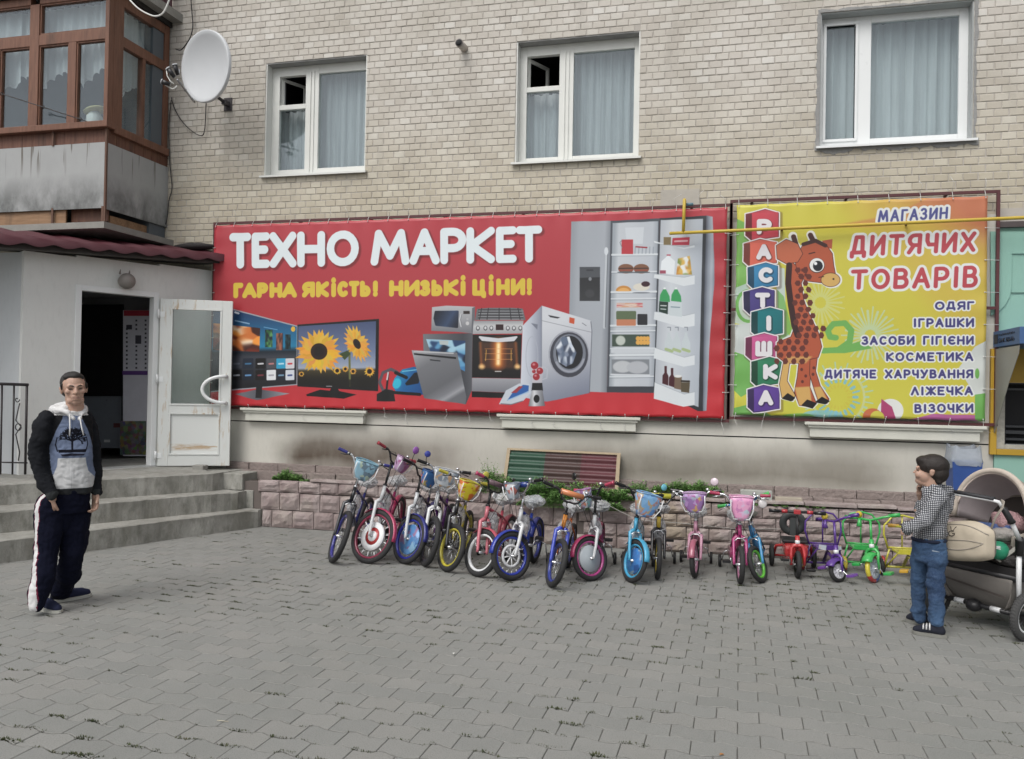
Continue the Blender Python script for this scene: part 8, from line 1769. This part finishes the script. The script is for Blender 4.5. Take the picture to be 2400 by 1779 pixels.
# painted front of the hoodie : x to his left, z up, metres
zt0 = MP(166, 1160, dM).z; zt1 = MP(166, 965, dM).z; cx0 = MP(165, 1060, dM)
cvh = CV(-.20, .20, zt0, zt1, 1000, tuple(v/255 for v in (112, 127, 158)), 0)
def hm(x, z): return ((x+.20)*1000, (zt1-z)*1000)
cvh.m = hm; HH = zt1-zt0
def hz(t): return zt0+HH*t
def hs2(pts, w_, c): 
    P = [hm(*p) for p in pts]; r = cvh.bb(P, w_*500+2); 
    if r: X0, Y0, xx, yy = r; d = cvh.seg(xx, yy, P)-w_*500; cvh.blend(X0, Y0, np.clip(.5-d/1.2, 0, 1), c, 1)
cvh.polyT([hm(-.3, hz(-.1)), hm(.3, hz(-.1)), hm(.3, hz(.10)), hm(-.3, hz(.10))], (48, 50, 52))
cvh.polyT([hm(-.150, hz(.10)), hm(.150, hz(.10)), hm(.150, hz(.22)), hm(.105, hz(.30)), hm(.09, hz(.40)), hm(.085, hz(.46)), hm(-.085, hz(.46)), hm(-.09, hz(.36)), hm(-.11, hz(.26)), hm(-.150, hz(.20))], (205, 206, 208), 1, 0, 2)
for sg in (-1, 1): cvh.polyT([hm(sg*.138, hz(.42)), hm(sg*.138, hz(.58)), hm(sg*.100, hz(.78)), hm(sg*.062, hz(.92)), hm(sg*.05, hz(1.05)), hm(sg*.3, hz(1.05)), hm(sg*.3, hz(.42))], (22, 23, 27), 1, 0, 1)
INKC = (20, 22, 34); zb_ = hz(.55)
cvh.polyT([hm(-.085, hz(.56)), hm(.085, hz(.56)), hm(.085, hz(.525)), hm(-.08, hz(.525))], INKC); cvh.polyT([hm(-.07, hz(.505)), hm(0, hz(.515)), hm(.08, hz(.505)), hm(.07, hz(.485)), hm(-.06, hz(.482))], (40, 42, 58)); hs2([(-.06, hz(.472)), (.06, hz(.472))], .004, (70, 78, 104))
hs2([(0, hz(.56)), (.0, hz(.74))], .012, INKC); hs2([(-.088, hz(.54)), (-.100, hz(.62)), (-.092, hz(.70))], .007, INKC); hs2([(.085, hz(.54)), (.098, hz(.62)), (.09, hz(.70))], .006, INKC); rt = random.Random(12)
def branch(x, z, a, L, w_, dep):
    x1, z1 = x+math.sin(a)*L, z+math.cos(a)*L; hs2([(x, z), (x1, z1)], w_, INKC)
    if dep > 0:
        for q in (-1, 1, rt.choice([-1.8, 1.8])): branch(x1, z1, a+q*rt.uniform(.35, .6), L*rt.uniform(.66, .85), w_*.82, dep-1)
for q in (-1.15, -.6, -.1, .35, .8, 1.2): branch(0, hz(.635+.02*abs(q)), q, .038, .0085, 3 if abs(q) < 1 else 2)
hs2([(0, hz(.1)), (0, hz(.46))], .0018, (150, 152, 156)); hs2([(0, hz(.74)), (0, hz(.98))], .0016, (60, 64, 80))
cvh.a = cvh.a*.86+cvh.a.mean(2, keepdims=True)*.14; imh = cvh.image('hoodie_front', .86); HOOD = mprint('hoodie_print', imh, .9); HOOD.node_tree.nodes['Principled BSDF'].inputs['Specular IOR Level'].default_value = .2
def uvh(p, n_):
    x = (p-cx0).dot(fside); z = p.z
    if (p-cx0).dot(fdir) < -.02: return (.02, .55 if (z-zt0)/HH > .13 else .03)
    return ((x+.20)/.40, (z-zt0)/HH)
def ash(c, n_, s):
    lab = s.near(c)[0]; x = (c-cx0).dot(fside); t = (c.z-zt0)/HH; y = (c-cx0).dot(fdir)
    if lab == 2: return 2
    if lab == 1: return 3 if (c-MP(122, 1162, dM-.18)).length < .045 or (c-MP(225, 1153, dM+.10)).length < .04 else 1
    lim = .140-.42*max(0, t-.56)*HH*1.0                 # raglan seams converge to the neck
    if t > .96: return 2
    return 0
f.done('hoodie', [HOOD, BLKC, WHC, DGR], man, .006, 5, fold=.017, fs=12, assign=ash, uv=uvh, seed=3)
for q in ((163, 972, 164, 1003, 163, 1022), (187, 978, 191, 1000, 196, 1020)):
    mb = MB(); mb.tube([MP(q[0], q[1], dM-.155), MP(q[2], q[3], dM-.185), MP(q[4], q[5], dM-.190)], .0042, 6); keepworld(mb.build('hood_cord', WHC), man)
# trousers
f = Fig()
f.loft([(MP(166, 1146, dM), fside*.130, fdir*.095), (MP(160, 1170, dM), fside*.138, fdir*.105), (MP(154, 1200, dM), fside*.140, fdir*.108)], 0)
RL = [MP(125, 1180, dM-.06), MP(113, 1230, dM-.08), MP(108, 1290, dM-.10), MP(101, 1350, dM-.15), MP(93, 1395, dM-.17), MP(88, 1416, dM-.18)]
LLg = [MP(178, 1180, dM+.06), MP(176, 1230, dM+.06), MP(172, 1290, dM+.06), MP(158, 1345, dM+.10), MP(144, 1380, dM+.16), MP(138, 1398, dM+.20)]
f.cap(RL, [.096, .088, .078, .072, .064, .050], 1, 16); f.cap(LLg, [.096, .092, .086, .080, .070, .058], 2, 16); f.cap([MP(152, 1200, dM), MP(150, 1225, dM)], [.09, .07], 0)
outw = (-rgt*.42-fwd*.90); outw.z = 0; outw.normalize()
def ast(c, n_, s):
    lab, t, q, a, b = s.near(c)
    if c.z > RL[0].z+.13: return 0
    if c.z > .93: pass
    p = min(((c-RL[i].lerp(RL[i+1], k/4)).length, i, k) for i in range(5) for k in range(5)); ctr = RL[p[1]].lerp(RL[p[1]+1], p[2]/4)
    if (c-ctr).dot(outw) < .03: return 0
    lat = (c-ctr).dot(outw.cross(Vector((0, 0, 1)))); zf = max(0, min(1, (RL[0].z-c.z)/(RL[0].z-RL[-1].z))); hw_ = .010+.022*zf**1.1
    if c.z > RL[1].z-.02: hw_ = .018
    l0 = .012-.02*zf
    if abs(lat-l0) < hw_: return 1
    if abs(lat-l0) < hw_+.006: return 2
    return 0
f.done('track_trousers', [NAVY, WHC, cloth('dark_red_piping', (.16, .02, .05))], man, .0055, 5, fold=.020, fs=9, assign=ast, seed=7)
# shoes
def shoe(heel, toe, w_, h_, up_c, sole_c, parent, name, laces=True, extra=None, sc_=1.0):
    d = (toe-heel); L = d.length; d.normalize(); s_ = Vector((-d.y, d.x, 0)); mb = MB(); n_ = 14; vs = []; wid = lambda t: w_*(.70+.42*abs(math.sin(PI*min(1, t*.62+.18)))**1.2)*(1 if t < .8 else math.sqrt(max(0.02, 1-((t-.8)/.2)**2)))*(1 if t > .12 else .75+.25*t/.12)
    for i in range(n_+1):
        t = i/n_
        for k in (0, 1):
            for q in range(9): a = PI*q/8; pass
    sl = []; 
    for i in range(n_+1): t = i/n_; sl.append(heel+d*L*t+s_*wid(t)/2)
    for i in range(n_, -1, -1): t = i/n_; sl.append(heel+d*L*t-s_*wid(t)/2)
    m_ = MB(); m_.slab([Vector((p.x, p.y, .002)) for p in sl], (0, 0, .020)); so_ = keepworld(m_.build(name, sole_c), parent)
    fg = Fig(); fg.cap([heel+d*.045+Vector((0, 0, .050)), heel+d*.055+Vector((0, 0, .075))], [w_*.40, w_*.40], 0); fg.cap([heel+d*.04+Vector((0, 0, .042)), heel+d*L*.45+Vector((0, 0, .044)), heel+d*L*.72+Vector((0, 0, .036)), heel+d*(L-w_*.36)+Vector((0, 0, .030))], [w_*.42, w_*.40, w_*.40, w_*.30], 0)
    u = fg.done('upper', [up_c], so_, .006, 4)
    for v in u.data.vertices:
        if v.co.z < .021: v.co.z = .021
    if laces:
        for k in range(3):
            q = heel+d*L*(.42+.09*k)+Vector((0, 0, .078-.008*k)); m_ = MB(); m_.tube([q-s_*w_*.22, q+Vector((0, 0, .006)), q+s_*w_*.22], .0035, 5); keepworld(m_.build('lace', WHC), so_)
        q = heel+d*L*.40+Vector((0, 0, .088)); m_ = MB()
        for sg in (-1, 1): m_.tube([q, q+s_*sg*.03+Vector((0, 0, .012)), q+s_*sg*.035-Vector((0, 0, .004)), q], .003, 5)
        keepworld(m_.build('lace', WHC), so_)
    return so_, d, s_, L
SHN, SOL = cloth('navy_canvas', (.022, .026, .055)), M('cream_sole', (.42, .42, .38), .6)
shoe(G((76, 1418)), G((141, 1438)), .095, .09, SHN, SOL, man, 'shoe'); shoe(G((126, 1412)), G((214, 1396)), .095, .09, SHN, SOL, man, 'shoe')

# ---------------- the boy at the right
dB = 5.45
def BP(x, y, d=dB): return DP(Z('F', x, y), d)
boy = empty('person', G(Z('F', 300, 1535)), label='dark haired boy in checked shirt and jeans standing with his back turned, looking left', cat='person')
bf = (-rgt*.88+fwd*.47); bf.z = 0; bf.normalize(); bs_ = bf.cross(Vector((0, 0, 1)))        # face direction, sideways
if bs_.dot(fwd) > 0: bs_ = -bs_                                                            # bs_: towards the camera
hb_ = BP(335, 268, dB); RB = Matrix((bf, bs_, Vector((0, 0, 1)))).transposed()
def KP(x, y, z): return hb_+RB @ Vector((x, y, z))
f = Fig(); f.ell(KP(-.016, 0, .018), (.094, .070, .082), 0, RB); f.ell(KP(.032, 0, -.038), (.060, .052, .060), 0, RB); f.cap([KP(.07, 0, -.078), KP(.03, 0, -.085)], [.026, .034], 0)
f.cap([KP(.075, -.03, .012), KP(.078, .03, .012)], [.014, .014], 0, 8); f.cap([KP(.084, 0, .0), KP(.102, 0, -.024)], [.006, .008], 0, 8); f.ell(KP(.072, .032, -.035), (.024, .02, .024), 0, RB); f.ell(KP(.072, -.032, -.035), (.024, .02, .024), 0, RB)
f.cap([KP(.088, -.010, -.052), KP(.088, .010, -.052)], [.007, .007], 1, 8); f.ell(KP(-.008, .071, -.014), (.015, .008, .024), 0, RB); f.ell(KP(-.012, .075, -.004), (.012, .007, .012), 0, RB)
f.cap([KP(-.01, 0, -.06), BP(345, 415)], [.047, .052], 0); f.cap([BP(350, 430), BP(350, 600), BP(330, 780)], [.06, .075, .07], 0)
# far arm raised with the hand at the chin, near forearm bent in front
ha = BP(262, 500, dB+.13); f.cap([BP(330, 480, dB+.14), BP(240, 580, dB+.15), ha, BP(245, 445, dB+.09)], [.034, .030, .022, .020], 0, 10); hand(f, BP(245, 445, dB+.09), BP(236, 395, dB+.07)-BP(245, 445, dB+.09), -bf*.6+bs_*.2, .60, .9, 0, 1)
w3 = BP(190, 730, dB-.08); f.cap([BP(405, 490, dB-.12), BP(300, 650, dB-.14), w3], [.038, .034, .022], 0, 10); hand(f, w3, bf*1.0-Vector((0, 0, .35)), -bs_*.6+Vector((0, 0, -.4)), .58, .8, 0, 1)
def asb(c, n_, s):
    q = RB.transposed() @ (c-hb_); return 1 if q.x > .086 and -.062 < q.z < -.043 and abs(q.y) < .02 else 0
f.done('body', [SKIN, LIP], boy, .0046, 3, assign=asb)
for sg in (-1, 1):
    mb = MB(); mb.ball(KP(.0765, .029*sg, -.008), (.005, .006, .0035), 8, 6); keepworld(mb.build('eye', EYE), boy)
    mb = MB(); mb.tube([KP(.088, .012*sg, .012), KP(.084, .032*sg, .015), KP(.070, .045*sg, .010)], .0028, 6); keepworld(mb.build('eyebrow', HAIRB), boy)
f = Fig(); f.ell(KP(-.016, 0, .030), (.100, .077, .080), 0, RB); f.ell(KP(-.046, 0, -.018), (.066, .068, .072), 0, RB); f.ell(KP(.040, 0, .062), (.052, .060, .034), 0, RB); f.ell(KP(.062, 0, .046), (.026, .048, .022), 0, RB); f.cap([KP(.018, .066, .03), KP(.014, .068, -.012)], [.010, .005], 0, 8); f.cap([KP(-.05, -.03, -.070), KP(-.05, .03, -.070)], [.026, .026], 0)
f.done('hair', [HAIRB], boy, .005, 6, fold=.0015, fs=60)
# checked shirt
def mgingham():
    n = N('black_white_gingham'); tc = n.pos(); mp = n.new('ShaderNodeMapping'); n.l(tc, mp.inputs[0]); mp.inputs['Rotation'].default_value = (0, 0, R(28)); x, y, z = n.xyz(mp.outputs[0]); wob = n.math('MULTIPLY', n.noise(tc, 9, 2), .03)
    def st(v, off=0): return n.math('LESS_THAN', n.math('FRACT', n.math('MULTIPLY_ADD', n.math('ADD', v, wob), 80, off)), .5)
    xy = n.math('ADD', x, n.math('MULTIPLY', y, .35)); a = n.math('ADD', st(xy), st(z)); n.col(n.ramp(n.math('MULTIPLY', a, .5), [(0, (.50, .51, .53)), (.34, (.10, .105, .12)), (.75, (.012, .013, .018))], 'CONSTANT')); n.rough(.9); return n.m
GIN = mgingham()
f = Fig()
def bsct(x, y, w_, t_, d=dB): return (BP(x, y, d), bs_*w_, bf*t_)
f.loft([bsct(320, 800, .106, .094), bsct(325, 760, .116, .102), bsct(335, 690, .114, .096), bsct(350, 600, .118, .094), bsct(362, 520, .120, .090), bsct(365, 460, .112, .076), bsct(352, 420, .085, .065), bsct(345, 395, .056, .052)], 0)
f.cap([BP(400, 470, dB-.10), BP(360, 545, dB-.14), BP(282, 668, dB-.15)], [.050, .050, .045], 1); f.cap([BP(282, 668, dB-.15), BP(215, 705, dB-.13), BP(160, 715, dB-.11)], [.045, .040, .032], 1); f.cap([BP(150, 700, dB-.06), BP(165, 740, dB-.08)], [.030, .032], 1)
f.cap([BP(330, 470, dB+.11), BP(270, 560, dB+.14), BP(248, 590, dB+.15), BP(256, 530, dB+.13)], [.046, .040, .036, .028], 1); f.cap([BP(420, 440, dB+.02), BP(480, 425, dB+.05), BP(492, 470, dB+.05), BP(455, 560, dB+.03)], [.045, .030, .028, .040], 1)
f.cap([BP(318, 400, dB+.02), BP(350, 408, dB-.055), BP(392, 400, dB-.03), BP(398, 388, dB+.03)], [.020, .022, .022, .020], 1, 8)
f.done('checked_shirt', [GIN], boy, .006, 4, fold=.014, fs=15, seed=5)
def mdenim():
    n = N('blue_denim'); P = n.obj(); f_ = n.noise(P, 4.5, 4, .6); c = n.mix(n.ramp(f_, [(.35, 0), (.7, 1)]), (.014, .036, .088), (.045, .098, .19)); c = n.mix(n.ramp(n.noise(P, 130, 2), [(.4, 0), (.7, .3)]), c, (.09, .14, .22)); n.col(c); n.rough(.9); n.bump(n.noise(P, 300, 2), .2, .002); return n.m
DEN = mdenim(); f = Fig()
f.loft([bsct(322, 785, .104, .094), bsct(322, 830, .110, .102), bsct(325, 900, .114, .106), bsct(325, 960, .100, .096)], 0)
f.cap([BP(375, 930, dB-.06), BP(378, 1040, dB-.07), BP(368, 1170, dB-.08), BP(378, 1300, dB-.09), BP(384, 1380, dB-.10), BP(386, 1432, dB-.10)], [.068, .058, .050, .049, .049, .050], 1); f.cap([BP(262, 930, dB+.06), BP(250, 1040, dB+.08), BP(245, 1170, dB+.09), BP(240, 1300, dB+.10), BP(238, 1360, dB+.11), BP(240, 1395, dB+.11)], [.068, .058, .050, .047, .047, .048], 2)
f.done('jeans', [DEN], boy, .006, 4, fold=.016, fs=16, seed=9, fold2=.0022)
mb = MB(); 
for k in range(24): t = 2*PI*k/24
mb.tube([BP(322, 806)+bs_*.112*math.cos(2*PI*k/24)+bf*.101*math.sin(2*PI*k/24) for k in range(24)], .012, 6, closed=True, sy=1.0); keepworld(mb.build('belt', cloth('dark_belt', (.02, .025, .045))), boy)
mb = MB(); p0_, p1_ = BP(402, 905, dB-.145), BP(345, 895, dB-.145); mb.tube([p0_, p1_], .0025, 5); keepworld(mb.build('pocket_stitching', M('pale_stitch', (.35, .4, .45), .8)), boy)
SD, SS = cloth('dark_shoe', (.022, .024, .034)), M('grey_sole', (.20, .20, .18), .7)
so_, d_, s2_, L_ = shoe(G(Z('F', 462, 1572)), G(Z('F', 186, 1530)), .078, .07, SD, SS, boy, 'shoe', False)
for k in range(3):
    q = G(Z('F', 462, 1572))+d_*L_*(.48+.09*k)
    mb = MB(); mb.tube([q+s2_*.030*sg+Vector((0, 0, .045 if abs(sg) > .9 else .078-.007*k)) for sg in (-1.1, -.8, 0, .8, 1.1)], .0085, 6, sy=.5); keepworld(mb.build('shoe_strap', WHC), so_)
shoe(G(Z('F', 330, 1482)), G(Z('F', 138, 1436)), .078, .07, SD, SS, boy, 'shoe', False)
